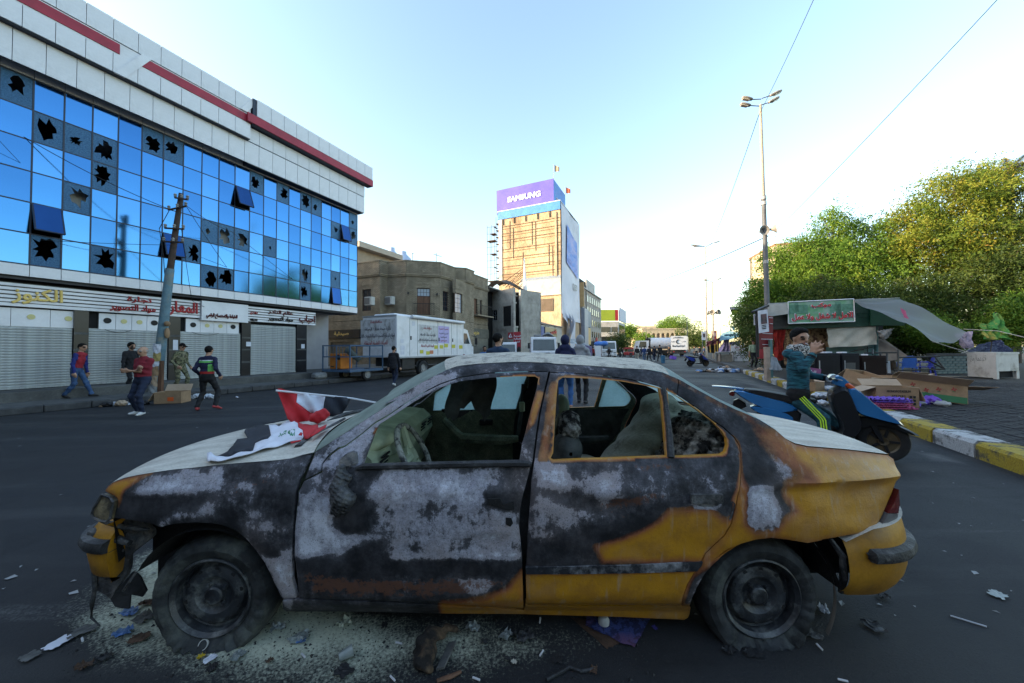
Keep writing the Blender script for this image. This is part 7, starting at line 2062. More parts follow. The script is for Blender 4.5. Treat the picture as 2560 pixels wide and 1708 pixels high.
bagheap('rubbish_heap','white bits of rubbish at the foot of the beige post',gp(400,700),8,(.5,.15,.15),[M_TRASHW,M_CARDL],31)
# vehicles and street furniture
M_TRW=mat('truck_white',(.74,.74,.77),(.64,.64,.67),.4,1.5,.0,detail=6,fine=.05,dirt=(.54,.54,.55),dirts=1.6)
M_TRB=mat('truck_black',(.02,.02,.022),(.012,.012,.014),.6,4)
M_RUB=mat('tyre_rubber',(.022,.022,.024),(.012,.012,.013),.85,9,.2)
M_HUB=mat('steel_hub',(.28,.28,.28),(.18,.18,.18),.5,8)
M_WSG=mat('windscreen_glass',(.05,.065,.07),(.035,.045,.05),.08,1,spec=.8)
M_REDW=mat('red_handwriting',(.32,.03,.03),(.24,.02,.02),.6,9)
M_INKW=mat('dark_handwriting',(.05,.045,.07),(.03,.03,.045),.6,9)
M_YST=mat('yellow_sticker',(.55,.50,.05),(.45,.42,.05),.6,9)
M_VPOST=mat('violet_poster',(.45,.40,.68),(.40,.35,.6),.6,5)
M_SMEAR=mat('scraped_patch',(.52,.52,.53),(.30,.29,.28),.7,4,.1,detail=9,contrast=(.36,.52),stretch=(1.4,1,.7))
def wheel_part(parent,x,y,z,r,w,axis='y',name='wheel'):
 M=Tra((x,y,z))@(Rot(R(90),4,'X')if axis=='y' else Rot(R(90),4,'Y'))
 o=MB().lathe([(r*.62,-w/2),(r*.9,-w/2),(r,-w*.36),(r,w*.36),(r*.9,w/2),(r*.62,w/2)],24,M).build(name,M_RUB,parent,smooth=True)
 MB().lathe([(0,-w*.30),(r*.3,-w*.34),(r*.35,-w*.2),(r*.58,-w*.2),(r*.63,-w*.48),(r*.63,w*.48),(r*.58,w*.2),(r*.35,w*.2),(r*.3,w*.34),(0,w*.3)],20,M).build('rim',M_HUB,o,smooth=True)
 return o
TV=-14.6
C=Frame('clinic_truck','white box truck fitted out as a mobile clinic with red and black Arabic handwriting','truck',19,TV,z=-.18)
u0,u1,zb,zt,vl=15.83,22.9,1.05,3.54,-17.3
C.box('box_body',u0,u1,vl,TV,zb,zt,M_TRW,None,.04)
for(a,b)in((u0-.02,u0+.05),(u1-.05,u1+.02)):C.box('corner_post',a,b,TV-.06,TV+.02,zb,zt+.01,M_WHITEP)
C.box('edge_rail',u0-.02,u1,TV-.05,TV+.025,zb-.04,zb+.05,M_TIN);C.box('edge_rail',u0-.03,u0+.03,vl,TV,zt-.08,zt+.01,M_TIN)
hs_=lambda x:hv(860+x/5.875,850,TV)[0]
for x in(965,1078,1378,1470,1578,1660):
 u=hs_(x);C.box('panel_seam',u-.01,u+.01,TV,TV+.012,zb+.1,zt-.12,M_TIN)
for x,y in((982,618),(1394,640),(1594,650)):u,z=hv(860+x/5.875,740+y/5.875,TV);C.box('door_latch',u-.04,u+.04,TV,TV+.03,z-.12,z+.12,M_TRB)
ur=lambda x,y:hu(860+x/5.875,740+y/5.875,u0)
def reartext(s,x0,x1,y0,y1,m,b=.012):
 a=ur(x0,(y0+y1)/2);c=ur(x1,(y0+y1)/2);h0=ur((x0+x1)/2,y0)[1];h1=ur((x0+x1)/2,y1)[1]
 p=C.l(u0-.004,(a[0]+c[0])/2,(h0+h1)/2)
 return lettering(s,Mx((0,-1,0),(0,0,1),p),abs(c[0]-a[0]),abs(h0-h1),.008,m,C.root,'lettering',b)
a=ur(245,540);b=ur(750,540);zq=ur(500,345)[1];zr=ur(500,745)[1]
C.box('scraped_patch',u0-.003,u0+.01,a[0],b[0],zr,zq,M_SMEAR)
reartext('محافظة بغداد',385,560,355,410,M_REDW);reartext('دائرة صحة بغداد / الرصافة',305,690,455,520,M_INKW);reartext('قطاع الرعاية الصحية الاولية البلديات الثاني',230,745,555,635,M_INKW);reartext('العيادة الطبية المتنقلة',300,640,655,730,M_REDW)
def sidetext(s,x0,x1,y0,y1,m,b=.012):
 p0=hv(860+x0/5.875,740+(y0+y1)/11.75,TV);p1=hv(860+x1/5.875,740+(y0+y1)/11.75,TV);za=hv(860+(x0+x1)/11.75,740+y0/5.875,TV)[1];zc=hv(860+(x0+x1)/11.75,740+y1/5.875,TV)[1]
 return C.text(s,p0[0],p1[0],zc,za,TV+.004,m,.008,None,b)
def sideplate(name,x0,x1,y0,y1,m,th=.006):
 p0=hv(860+x0/5.875,740+(y0+y1)/11.75,TV);p1=hv(860+x1/5.875,740+(y0+y1)/11.75,TV);za=hv(860+(x0+x1)/11.75,740+y0/5.875,TV)[1];zc=hv(860+(x0+x1)/11.75,740+y1/5.875,TV)[1]
 return C.box(name,p0[0],p1[0],TV-.01,TV+th,zc,za,m)
sideplate('scraped_patch',1095,1372,430,700,M_SMEAR,.003)
sidetext('محافظة بغداد',1165,1285,450,500,M_REDW);sidetext('دائرة صحة بغداد / الرصافة',1120,1345,550,600,M_INKW);sidetext('قطاع الرعاية الصحية الاولية البلديات الثاني',1090,1370,630,680,M_INKW);sidetext('العيادة الطبية المتنقلة',1130,1320,710,760,M_REDW)
vp=sideplate('violet_poster',1385,1545,445,695,M_VPOST)
for k,y in enumerate((475,540,595,645)):sidetext('المفرزة الطبية',1420 if k>1 else 1400,1505 if k>1 else 1530,y,y+28,M_REDW if k in(0,3)else M_INKW,.02)
for(x,y,m)in((695,780,M_YST),(1140,820,M_YST),(1232,838,M_YST),(1352,752,M_YST),(1432,748,M_YST),(1500,730,M_YST),(1608,740,M_YST),(1715,750,M_YST),(1286,826,mat('orange_sticker',(.55,.20,.10),(.45,.16,.08),.6,9))):
 if x>780:sideplate('sticker',x-26,x+26,y-26,y+26,m)
for(x0,x1,y0,y1)in((830,875,635,690),(828,890,730,800),(832,885,810,862),(1000,1040,375,440)):sideplate('notice_sheet',x0,x1,y0,y1,M_PAPER)
pa=hv(*[860+975/5.875,740+285/5.875],TV);pb=hv(860+1700/5.875,740+375/5.875,TV)
MB().tube([C.l(pa[0],TV+.12,zt-.02),C.l(u1-.1,TV+.12,zt-.02)],.11,10).build('awning_roll',M_WHITEP,C.root,smooth=True)
MB().b2(C.l(16.3,-16.9,zt+.001),C.l(18.2,-15.2,zt+.16),.08).build('roof_vent',M_WHITEP,C.root)
# cab
cu0,cu1=22.95,24.55
mb=MB();prof=[(0,.75),(0,3.05),(.35,3.1),(.75,3.0),(1.35,1.9),(1.6,1.75),(1.62,.75)]
mb.prism([(cu0+a-C.u0,z-C.z0-.0)for a,z in prof],-(TV-C.v0)+.12,-(vl-C.v0)-.12,MXY);mb.build('cab',M_TRW,C.root)
MB().prism([(cu0+a-C.u0,z-C.z0)for a,z in((.18,1.95),(.18,2.75),(.62,2.75),(1.05,1.95))],.112,.118,MXY).build('cab_window',M_WSG,C.root)
mb=MB();mb.tube([C.l(24.1,TV+.0,2.6),C.l(24.35,TV+.25,2.5),C.l(24.35,TV+.25,1.75),C.l(24.1,TV,1.8)],.03,5);mb.box(C.l(24.35,TV+.26,2.15),(.06,.2,.5));mb.build('wing_mirror',M_TRB,C.root)
C.box('chassis',16.2,24.3,-16.6,-15.2,.52,1.03,M_TRB);C.box('bumper',24.4,24.7,-17.2,-14.7,.35,.8,M_TRB);C.box('rear_bar',15.9,16.0,-17.2,-14.7,.3,.42,M_TRB)
C.box('side_guard',19.3,21.9,TV-.08,TV-.02,.35,.43,M_TIN)
for u in(18.35,23.6):
 for v in(TV-.22,vl+.22):wheel_part(C.root,*C.l(u,v,.32),.50,.32)
for u in(17.9,):
 MB().tube([C.l(18.35+.62*cos(a),TV-.2,.32+.62*sin(a))for a in np.linspace(.2,PI-.2,9)],.035,5).build('mudguard',M_TRB,C.root)
C.box('tool_box',16.4,17.5,TV-.5,TV-.1,.35,.95,M_TRB)
# generator trailer
GT_=Frame('generator_trailer','blue caged trailer carrying an orange generator behind the clinic truck','trailer',14.4,-16.3,z=-.19)
GT_.box('deck',13.2,15.5,-17.4,-15.3,.35,.47,mat('cage_blue',(.06,.11,.19),(.04,.08,.14),.6,4))
MCB=MATS['cage_blue']
for u in(13.2,15.45):
 for v in(-17.4,-16.35,-15.35):GT_.box('cage_post',u,u+.05,v,v+.05,.47,1.75,MCB)
 for z in(1.12,1.72):GT_.box('cage_rail',u,u+.05,-17.4,-15.3,z,z+.06,MCB)
for k in range(9):GT_.box('mesh_bar',13.21,13.225,-17.3+k*.24,-17.285+k*.24,1.15,1.7,MCB)
for v in(-17.4,-15.35):
 for z in(1.12,1.72):GT_.box('cage_rail',13.25,15.45,v,v+.05,z,z+.06,MCB)
g_=GT_.box('generator',13.35,14.1,-17.0,-16.15,.50,1.32,mat('generator_orange',(.52,.17,.015),(.44,.13,.012),.5,4),None,.03)
GT_.box('control_panel',13.33,13.35,-16.5,-16.2,1.0,1.25,M_TRB,g_);GT_.box('vent',13.335,13.35,-16.9,-16.65,.6,.66,M_TRB,g_)
MB().tube([GT_.l(13.6,-16.0,1.55),GT_.l(13.9,-15.4,.95)],[.18,.14],9).build('exhaust_drum',mat('dull_green_drum',(.07,.085,.075),(.05,.06,.055),.7,3),GT_.root,smooth=True)
for v in(-17.2,-15.5):wheel_part(GT_.root,*GT_.l(14.5,v,.17),.34,.18)
tk=thing('water_container','grey plastic water container lying on the kerb in front of the caged trailer','container',S(12.9,-17.2,.0),ROTS);MB().box((0,0,.16),(.7,.5,.34),None,.10).build('body',M_TARP,tk,smooth=True);MB().tube([(.2,0,.33),(.2,0,.38)],.07,8).build('cap',M_TRB,tk)
bl=G(860+1325/5.875,740+1165/5.875,-.2);BB=thing('gas_bottle','blue gas bottle standing on the road beside the clinic truck rear wheel','gas bottle',bl);MB().lathe([(0,0),(.16,.02),(.17,.1),(.17,.42),(.11,.5),(.04,.53),(.04,.62),(0,.62)],14).build('body',mat('bottle_blue',(.05,.14,.30),(.04,.11,.24),.5,4),BB,smooth=True);MB().lathe([(.10,.52),(.11,.62),(.09,.62)],12).build('collar',M_TRB,BB)
def front_truck(name,label,px,Y,w_,gzv,top_load,rot=0.0,group='white lorries facing the square'):
 p=P(px,880,Y);T_=thing(name,label,'truck',(p.x,Y,gzv),rot,group);s=w_/2.3
 h=2.75*s
 MB().prism([(-.0,.75*s),(-.06,1.35*s),(.02,1.45*s),(.28,h-.1),(.4,h),(1.7,h),(1.7,.75*s)],-w_/2,w_/2,Matrix(((0,0,1,0),(1,0,0,0),(0,1,0,0),(0,0,0,1)))).build('cab',M_TRW,T_)
 a=Vec((0,.03+.005,1.52*s));b=Vec((0,.235,h-.22));d=(b-a);n=Vec((0,-d.z,d.y)).normalized()
 hw=w_*.43
 mb=MB();mb.add([tuple(Vec((-hw,0,0))+a+n*.012),tuple(Vec((hw,0,0))+a+n*.012),tuple(Vec((hw*.96,0,0))+b+n*.012),tuple(Vec((-hw*.96,0,0))+b+n*.012)],[(0,1,2,3)]);mb.build('windscreen',M_WSG,T_)
 for sx in(-1,1):MB().tube([tuple(a+n*.03+Vec((sx*hw*.5-.1,0,.02))),tuple(a+n*.03+Vec((sx*hw*.5+.35,0,.05)))],.015,4).build('wiper',M_TRB,T_)
 for k in range(4):MB().b2((-w_*.24,-.075,(1.0+.085*k)*s),(w_*.24,-.04,(1.045+.085*k)*s)).build('grille_bar',M_TRB,T_)
 MB().lathe([(.10,0),(.12,.02),(.10,.03),(.085,.015)],14,Tra((0,-.085,1.13*s))@Rot(R(90),4,'X')).build('badge',M_HUB,T_)
 bm_=MB().b2((-w_/2-.02,-.16,.42*s),(w_/2+.02,.2,.82*s),.04).build('bumper',M_TRW,T_)
 MB().b2((-w_*.2,-.175,.48*s),(w_*.2,-.161,.56*s)).build('bumper_slot',M_TRB,bm_)
 for sx in(-1,1):
  MB().box((sx*w_*.38,-.10,.92*s),(.42*s,.08,.2*s),None,.02).build('headlight',M_HUB,T_)
  MB().box((sx*w_*.36,-.17,.6*s),(.3,.02,.1)).build('fog_light',M_HUB,bm_)
  mb=MB();mb.tube([(sx*w_*.5,.25,2.2*s),(sx*(w_*.5+.2),.15,2.2*s),(sx*(w_*.5+.2),.15,1.7*s)],.025,5);mb.box((sx*(w_*.5+.21),.14,1.95*s),(.2,.07,.5));mb.build('wing_mirror',M_TRB,T_)
  wheel_part(T_,sx*w_*.43,.7,.46*s,.46*s,.28,'x');wheel_part(T_,sx*w_*.43,4.6,.46*s,.46*s,.4,'x')
 MB().b2((-w_*.4,.3,.5*s),(w_*.4,6.2,.74*s)).build('chassis',M_TRB,T_)
 MB().tube([(0,1.9,1.75*s),(0,6.3,1.75*s)],w_*.46,18).build('tank',M_TRW,T_,smooth=True)
 if top_load:
  MB().grid(lambda t,q:(-.1+w_*.45*t*(1.1),.6+.7*q,h+.02+.46*sin(PI*min(1,t*.9+.1))*(.6+.4*sin(q*7))),12,6).build('roof_load',M_TARP,T_)
  MB().box((-w_*.25,.8,h+.12),(.6,.5,.24),None,.06).build('roof_lamp',M_TARP,T_)
 return T_
front_truck('tanker_lorry','nearest white tanker lorry facing us, with a tarpaulin bundle on its cab roof',1360,32,2.28,-.12,True)
front_truck('tanker_lorry','smaller white tanker lorry facing us further up, right of the grey hooded man',1523,56,2.3,-.02,False)
front_truck('tanker_lorry','white light lorry half hidden behind the man in the dark blue jacket',1266,33.5,1.95,-.15,False)
# open white body panel and blue drums beside the second lorry
OP=thing('lorry_tailboard','white lorry tailboard standing open left of the smaller lorry','tailboard',P(1495,890,54)*Vec((1,1,0)));MB().b2((-.45,0,.3),(.45,.08,2.0)).build('panel',M_TRW,OP);MB().b2((-.4,.02,0),(-.3,.06,.299)).build('leg',M_TRB,OP)
BD=thing('blue_bundle','bright blue tarpaulin bundle above the open white panel','bundle',P(1496,860,55));sdf_mesh('bundle',[ball((0,0,0),(.7,.5,.4)),ball((.9,0,.05),(.6,.5,.4))],.08,[mat('bright_blue_tarp',(.06,.19,.55),(.05,.15,.45),.6,3)],.06,parent=BD)
# red signboard behind
RS=thing('red_signboard','red signboard with white lettering and a triangle emblem behind the light lorry','sign',P(1293,880,37)*Vec((1,1,0)))
q=[P(*z4c(a,b),37)for a,b in((645,775),(725,765),(725,868),(645,868))];s_=slab('emblem_board',q,.08,M_REDPN,RS);q=[P(*z4c(a,b),36.95)for a,b in((728,765),(835,760),(835,1005),(728,1005))];s2_=slab('text_board',q,.08,mat('sign_red_board',(.30,.012,.025),(.25,.01,.02),.5,3),RS)
e_=[P(*z4c(a,b),36.98)-Vec(RS.location)for a,b in((662,840),(683,795),(706,840),(662,840))];MB().tube(e_,.06,4).build('emblem',M_PAPER,RS)
for k,s in enumerate(('المدرسة','العراقية','المهنية')):p=P(*z4c(782,825+k*42),36.92)-Vec(RS.location);lettering(s,Mx((1,0,0),(0,0,1),p),(.72 if k<2 else .5),.22,.03,M_PAPER,RS,bold=.03)
MB().tube([(0,.1,0),(0,.1,2.0)],.08,6).build('post',M_TRB,RS)
# tanker and box lorry across the street end
BX=thing('aid_lorry','white box lorry with a crescent emblem seen from behind at the street end','truck',G(1699,888,0)*Vec((1,1,0))if False else P(1697,880,66)*Vec((1,1,0)))
z5=lambda x,y:(1560+x/6.528,720+y/6.528)
bo=Vec(BX.location);l_,r_=P(*z5(765,900),66).x-bo.x,P(*z5(1025,900),66).x-bo.x;tz,bz=P(*z5(900,785),66).z,P(*z5(900,1008),66).z
ex=P(*z5(1110,900),71).x-bo.x
MB().prism([(l_,0),(r_,0),(ex,6.5),(l_+(ex-r_),6.5)],bz,tz).build('box_body',M_TRW,BX)
cx,cz_=P(*z5(885,878),66).x-bo.x,P(*z5(885,878),66).z
pts=[(cx+.42*cos(a),cz_+.42*sin(a))for a in np.linspace(.7,2*PI-.7,22)]+[(cx+.13+.33*cos(a),cz_+.33*sin(a))for a in np.linspace(2*PI-.95,.95,20)]
MB().prism(pts,.012,.05,MXZ).build('crescent',M_BLK,BX)
lettering('جمعية الهلال الاحمر',Mx((1,0,0),(0,0,1),(cx,-.012,cz_+.75)),1.9,.34,.02,M_BLK,BX,bold=.03);lettering('العيادة الطبية المتنقلة',Mx((1,0,0),(0,0,1),(cx,-.012,cz_-.82)),2.3,.42,.02,M_BLK,BX,bold=.03);lettering('دائرة',Mx((1,0,0),(0,0,1),(cx-.95,-.012,cz_)),.7,.24,.02,M_BLK,BX);lettering('الطب',Mx((1,0,0),(0,0,1),(cx+1.0,-.012,cz_)),.7,.24,.02,M_BLK,BX)
MB().b2((l_+.2,.3,.5),(r_-.1,6,bz-.05)).build('chassis',M_TRB,BX);MB().b2((l_,-.05,.55),(r_,.1,.75)).build('bumper',M_TRB,BX)
for x in(l_+.5,r_-.4):
 wheel_part(BX,x,1.2,.5,.5,.4,'x')
 MB().box((x,-.07,.9),(.25,.05,.12)).build('tail_light',M_REDL,BX)
TK=thing('milk_tanker','long white tanker trailer with a cab, parked across the street end','truck',P(1640,880,72)*Vec((1,1,0)));bo=Vec(TK.location)
a=P(*z5(392,900),72).x-bo.x;b=P(*z5(770,900),72).x-bo.x;zc=(P(*z5(500,815),72).z+P(*z5(500,995),72).z)/2;rr=(P(*z5(500,815),72).z-P(*z5(500,995),72).z)/2
MB().tube([(a,0,zc),(a+.15,0,zc),(b,0,zc)],[rr*.8,rr,rr],20).build('tank',M_TRW,TK,smooth=True,);MB().b2((a,-.8,.5),(b,.8,.85)).build('chassis',M_TRB,TK)
c0=P(*z5(185,900),72).x-bo.x;c1=P(*z5(372,900),72).x-bo.x;zt2=P(*z5(300,862),72).z
MB().prism([(c0,.6),(c0,1.7),(c0+.45,zt2),(c1,zt2),(c1,.6)],-1.1,1.1,MXZ).build('cab',M_TRW,TK);MB().prism([(c0+.25,1.75),(c0+.55,zt2-.2),(c1-.5,zt2-.2),(c1-.5,1.75)],1.105,1.12,MXZ).build('cab_window',M_WSG,TK)
MB().b2((c1+.1,-1.0,.6),(c1+.4,1.0,P(*z5(380,822),72).z)).build('exhaust_stack',M_TRB,TK)
for x in(c0+.5,a+.9,b-1.6,b-.6):wheel_part(TK,x,-.95,.5,.5,.35)
RK_=thing('auto_rickshaw','small red three wheeled rickshaw facing us at the street end','rickshaw',P(1577,880,63)*Vec((1,1,0)))
M_RK=mat('rickshaw_red',(.33,.03,.035),(.26,.022,.028),.5,4)
MB().b2((-.62,0,.35),(.62,2.2,.95),.1).build('body',M_RK,RK_);MB().b2((-.6,.1,1.45),(.6,2.2,1.72),.1).build('roof',M_RK,RK_)
for x in(-.58,.58):
 for y in(.15,2.1):MB().tube([(x,y,.93),(x,y,1.47)],.035,5).build('pillar',M_RK,RK_)
MB().b2((-.54,.1,.96),(.54,.12,1.44)).build('windscreen',M_WSG,RK_);MB().b2((-.25,-.05,.5),(.25,0,.8)).build('grille',M_TRB,RK_)
wheel_part(RK_,0,-.05,.25,.25,.14,'x');wheel_part(RK_,-.5,1.8,.25,.25,.14,'x');wheel_part(RK_,.5,1.8,.25,.25,.14,'x')
# scooters
M_SCB=mat('scooter_blue',(.030,.165,.40),(.022,.13,.33),.25,2,coat=.4);M_SCK=mat('scooter_black',(.013,.014,.018),(.008,.009,.012),.35,3);M_VINYL=mat('seat_vinyl',(.012,.012,.014),(.008,.008,.01),.5,20,.1)
M_ORL=mat('orange_lens',(.62,.11,.03),(.5,.08,.02),.25,5);M_CLR=mat('clear_lens',(.42,.45,.50),(.30,.34,.40),.12,6,spec=.8)
def bodyprism(mb,poly,w_,inset=.86,yo=0.0):
 """side outline (x, z) given a width with chamfered flanks"""
 poly=chaikin(poly);n=len(poly);cx=sum(p[0]for p in poly)/n;cz=sum(p[1]for p in poly)/n
 a=sum(poly[i][0]*poly[(i+1)%n][1]-poly[(i+1)%n][0]*poly[i][1]for i in range(n))
 if a<0:poly=poly[::-1]
 ins=[(cx+(x-cx)*inset,cz+(z-cz)*inset)for x,z in poly]
 L0=[(x,yo-w_,z)for x,z in ins];L1=[(x,yo-w_*.72,z)for x,z in poly];L2=[(x,yo+w_*.72,z)for x,z in poly];L3=[(x,yo+w_,z)for x,z in ins]
 vs=L0+L1+L2+L3;fs=[tuple(range(n)),tuple(range(4*n-1,3*n-1,-1))]
 for k in range(3):
  for i in range(n):j=(i+1)%n;fs.append((k*n+i,(k+1)*n+i,(k+1)*n+j,k*n+j))
 mb.add(vs,fs);return mb
def scooter(name,label,loc,rot,main,group=None):
 T_=thing(name,label,'scooter',loc,rot,group)
 for x,nm in((.64,'front_wheel'),(-.60,'rear_wheel')):
  M=Tra((x,0,.255))@Rot(R(90),4,'X')
  w_=MB().lathe([(.155,-.04),(.20,-.055),(.24,-.045),(.255,-.02),(.255,.02),(.24,.045),(.20,.055),(.155,.04)],30,M).build(nm,M_RUB,T_,smooth=True)
  MB().lathe([(.0,-.03),(.05,-.045),(.06,-.02),(.14,-.02),(.16,-.038),(.16,.038),(.14,.02),(.06,.02),(.05,.045),(0,.03)],24,M).build('rim',mat('bronze_rim',(.10,.075,.04),(.06,.045,.03),.4,6),w_,smooth=True)
  for k in range(5):
   a=2*PI*k/5;MB().box((x+.10*cos(a),0,.255+.10*sin(a)),(.10,.075,.028),Rot(-a,4,'Y')).build('spoke',M_SCK,w_)
 def part(nm,poly,w_,m,inset=.88,yo=0.0):mb=MB();bodyprism(mb,poly,w_,inset,yo);return mb.build(nm,m,T_,smooth=True,sharp=28)
 part('front_fender',[(.28,.50),(.40,.56),(.62,.545),(.86,.44),(.97,.36),(.90,.37),(.70,.46),(.55,.47),(.42,.40),(.32,.40)],.085,M_SCK)
 part('fork',[(.60,.24),(.66,.24),(.52,.62),(.45,.62)],.075,M_SCK)
 part('front_fairing',[(.30,.92),(.37,.95),(.60,.68),(.84,.48),(.72,.50),(.50,.56),(.38,.60),(.28,.80)],.165,main)
 part('leg_shield',[(.12,.86),(.25,.95),(.31,.91),(.40,.60),(.44,.40),(.34,.26),(.20,.22),(.26,.42),(.16,.62)],.20,M_SCK)
 part('floor_board',[(-.30,.20),(.34,.20),(.36,.27),(.20,.29),(-.28,.29)],.17,M_SCK)
 part('under_seat',[(-.34,.26),(-.22,.30),(-.16,.62),(-.62,.70),(-.74,.56),(-.52,.36)],.155,M_SCK)
 part('tail_panel',[(-.18,.58),(-.30,.68),(-.62,.76),(-.92,.84),(-.98,.80),(-.72,.62),(-.40,.52)],.165,main)
 part('lower_side_panel',[(-.22,.46),(-.36,.56),(-.66,.62),(-.80,.58),(-.55,.46),(-.34,.40)],.172,main)
 part('seat',[(.02,.70),(-.02,.76),(-.26,.77),(-.48,.82),(-.80,.86),(-.86,.82),(-.62,.745),(-.20,.66)],.135,M_VINYL)
 part('rear_rack',[(-.84,.855),(-1.02,.868),(-1.26,.875),(-1.26,.86),(-1.02,.848),(-.84,.83)],.085,main)
 part('tail_lamp',[(-.95,.80),(-1.02,.80),(-1.04,.74),(-.96,.72)],.09,M_LENS)
 part('rear_mudguard',[(-.78,.60),(-.96,.72),(-1.02,.48),(-.98,.40),(-.90,.52)],.07,M_SCK)
 part('engine_case',[(-.30,.18),(-.28,.34),(-.70,.32),(-.72,.20),(-.50,.14)],.10,M_SCK,yo=-.06)
 hb=part('handlebar_cover',[(.13,.98),(.17,1.075),(.24,1.09),(.34,.985),(.33,.92),(.24,.93)],.125,main)
 part('dash_lens',[(.10,1.00),(.14,1.09),(.20,1.105),(.19,1.06),(.14,.985)],.115,M_CLR)
 part('headlamp',[(.335,.985),(.375,.95),(.36,.90),(.325,.92)],.085,M_CLR)
 for sy in(-1,1):
  MB().box((.325,sy*.115,.945),(.10,.05,.06),Rot(R(40),4,'Y'),.015).build('indicator',M_ORL,T_)
  hg=MB().tube([(.2,sy*.11,1.02),(.15,sy*.24,1.05),(.10,sy*.36,1.05)],[.018,.016,.02],8).build('handlebar',M_SCK,T_,smooth=True)
  MB().tube([(.20,sy*.2,1.04),(.22,sy*.34,1.035)],.007,5).build('brake_lever',M_HUB,hg)
 MB().tube([(.16,-.10,.86),(.12,-.14,.82),(.13,-.14,.74),(.16,-.12,.73)],.006,5).build('bag_hook',M_HUB,T_)
 MB().tube([(-.42,.0,.16),(-.36,.12,.02),(-.32,.16,.0)],.012,5).build('side_stand',M_HUB,T_)
 return T_
SCA=R(-33.5)
SC_LOC=Vec((4.21,4.95,0.0))
SCOOT=scooter('scooter','bright blue and black motor scooter under the waving rider by the painted kerb',SC_LOC,SCA,M_SCB)
q=G(1744,916,0);scooter('scooter','small black scooter with blue flanks parked side on at the start of the kerb',q,R(-6),mat('scooter_royal',(.03,.06,.34),(.02,.045,.27),.3,3))
# tents and stalls further up the right pavement
M_TENTB=mat('tent_blue',(.06,.15,.22),(.04,.11,.17),.7,2,.2);M_TENTR=mat('tent_maroon',(.10,.022,.03),(.06,.015,.02),.8,2,.3);M_LILAC=mat('lilac_cloth',(.24,.20,.33),(.17,.14,.26),.8,3,.2);M_YPOLE=mat('yellow_pole',(.42,.27,.05),(.33,.21,.04),.6,4)
M_BSTEEL=mat('blue_steel',(.04,.12,.20),(.03,.09,.16),.5,4)
def far_cloth(name,label,cat,pts,Y,m,amp=.15,group=None,th=False):
 Ys=Y if isinstance(Y,(list,tuple))else[Y]*4
 q=[P(*z5(a,b),y)for(a,b),y in zip(pts,Ys)];T_=thing(name,label,cat,(sum(p.x for p in q)/4,sum(p.y for p in q)/4,PZ),0,group)
 hang('cloth',q,m,T_,amp,3,20,10);return T_
t_=far_cloth('awning','steel blue awning roof over the lilac curtain beyond the banner','awning',((1565,790),(1930,740),(1940,790),(1570,870)),[40,37,35,39],M_TENTB,.10)
bo=Vec(t_.location)
hang('cloth',[P(*z5(1600,740),42),P(*z5(1720,700),42),P(*z5(1935,745),37),P(*z5(1570,800),40)],mat('pale_blue_awning',(.20,.33,.36),(.14,.25,.28),.7,2),t_,.05,2)
for(x,y0,y1)in((1405,920,1060),(1480,920,1060),(1520,870,1060)):MB().tube([P(*z5(x,y0),41)-bo,P(*z5(x+8,y1),41)-bo],.06,5).build('pole',M_YPOLE,t_)
t_=far_cloth('tent','maroon tent cloth sloping down at the left of the awning','tent',((1350,880),(1620,790),(1600,900),(1360,960)),42,M_TENTR,.2);hang('side_cloth',[P(*z5(1355,900),42.5),P(*z5(1560,880),42.5),P(*z5(1550,1060),42.5),P(*z5(1380,1060),42.5)],M_DARK,t_,.1,3)
t_=far_cloth('curtain','lilac curtain peaked under the blue awning','curtain',((1660,800),(1700,790),(1745,1040),(1545,1060)),39,M_LILAC,.22);hang('side_cloth',[P(*z5(1720,880),39.3),P(*z5(1900,870),39.3),P(*z5(1900,1000),39.3),P(*z5(1725,1020),39.3)],mat('print_cloth',(.26,.24,.34),(.07,.08,.22),.8,4,contrast=(.4,.6),dirt=(.34,.16,.20),dirts=2),t_,.1,3)
BN=thing('cloth_banner','white cloth banner with lines of handwriting standing on the pavement','banner',Vec((P(*z5(1895,1100),34).x,34,PZ)));bo=Vec(BN.location)
q=[P(*z5(1745,935),34),P(*z5(2050,925),34),P(*z5(2060,1190),34),P(*z5(1735,1195),34)];hang('cloth',q,mat('banner_white',(.58,.60,.68),(.5,.52,.6),.8,2),BN,.05,3)
for(t,a,b,m,s)in((.14,.15,.75,M_REDW,'مطالب الثورة'),(.30,.3,.85,M_REDW,'نريد وطن'),(.52,.15,.8,M_INKW,'استقالة الحكومة فورا'),(.66,.2,.8,M_INKW,'تعديل قانون الانتخابات'),(.80,.15,.72,M_INKW,'انتخابات مبكرة')):
 A_=q[0].lerp(q[3],t).lerp(q[1].lerp(q[2],t),a);B_=q[0].lerp(q[3],t).lerp(q[1].lerp(q[2],t),b);lettering(s,Mx((B_-A_),(0,0,1),(A_+B_)/2-bo-Vec((0,.12,0))),(B_-A_).length,.13,.02,m,BN)
for x in(1740,2052):MB().tube([P(*z5(x,925),34.05)-bo,P(*z5(x,1215),34.05)-bo],.03,5).build('pole',M_YPOLE,BN)
AF=thing('steel_arch','blue steel arch frame standing behind the cloth banner','frame',Vec((P(*z5(1850,900),36).x,36,PZ)));bo=Vec(AF.location)
for pts in(((1740,700),(1740,640),(1935,625),(1945,700),(1945,1000)),((1775,640),(1800,690)),((1900,630),(1935,720)),((1945,760),(1640,770))):MB().tube([P(*z5(a,b),36)-bo for a,b in pts],.10,6).build('beam',M_BSTEEL,AF)
TB=thing('stall_table','small table with a pale cloth top left of the cloth banner','table',Vec((P(*z5(1655,1190),33).x,33,PZ)));MB().b2((-.75,-.4,.8),(.75,.4,.95),.05).build('top',M_TARP,TB)
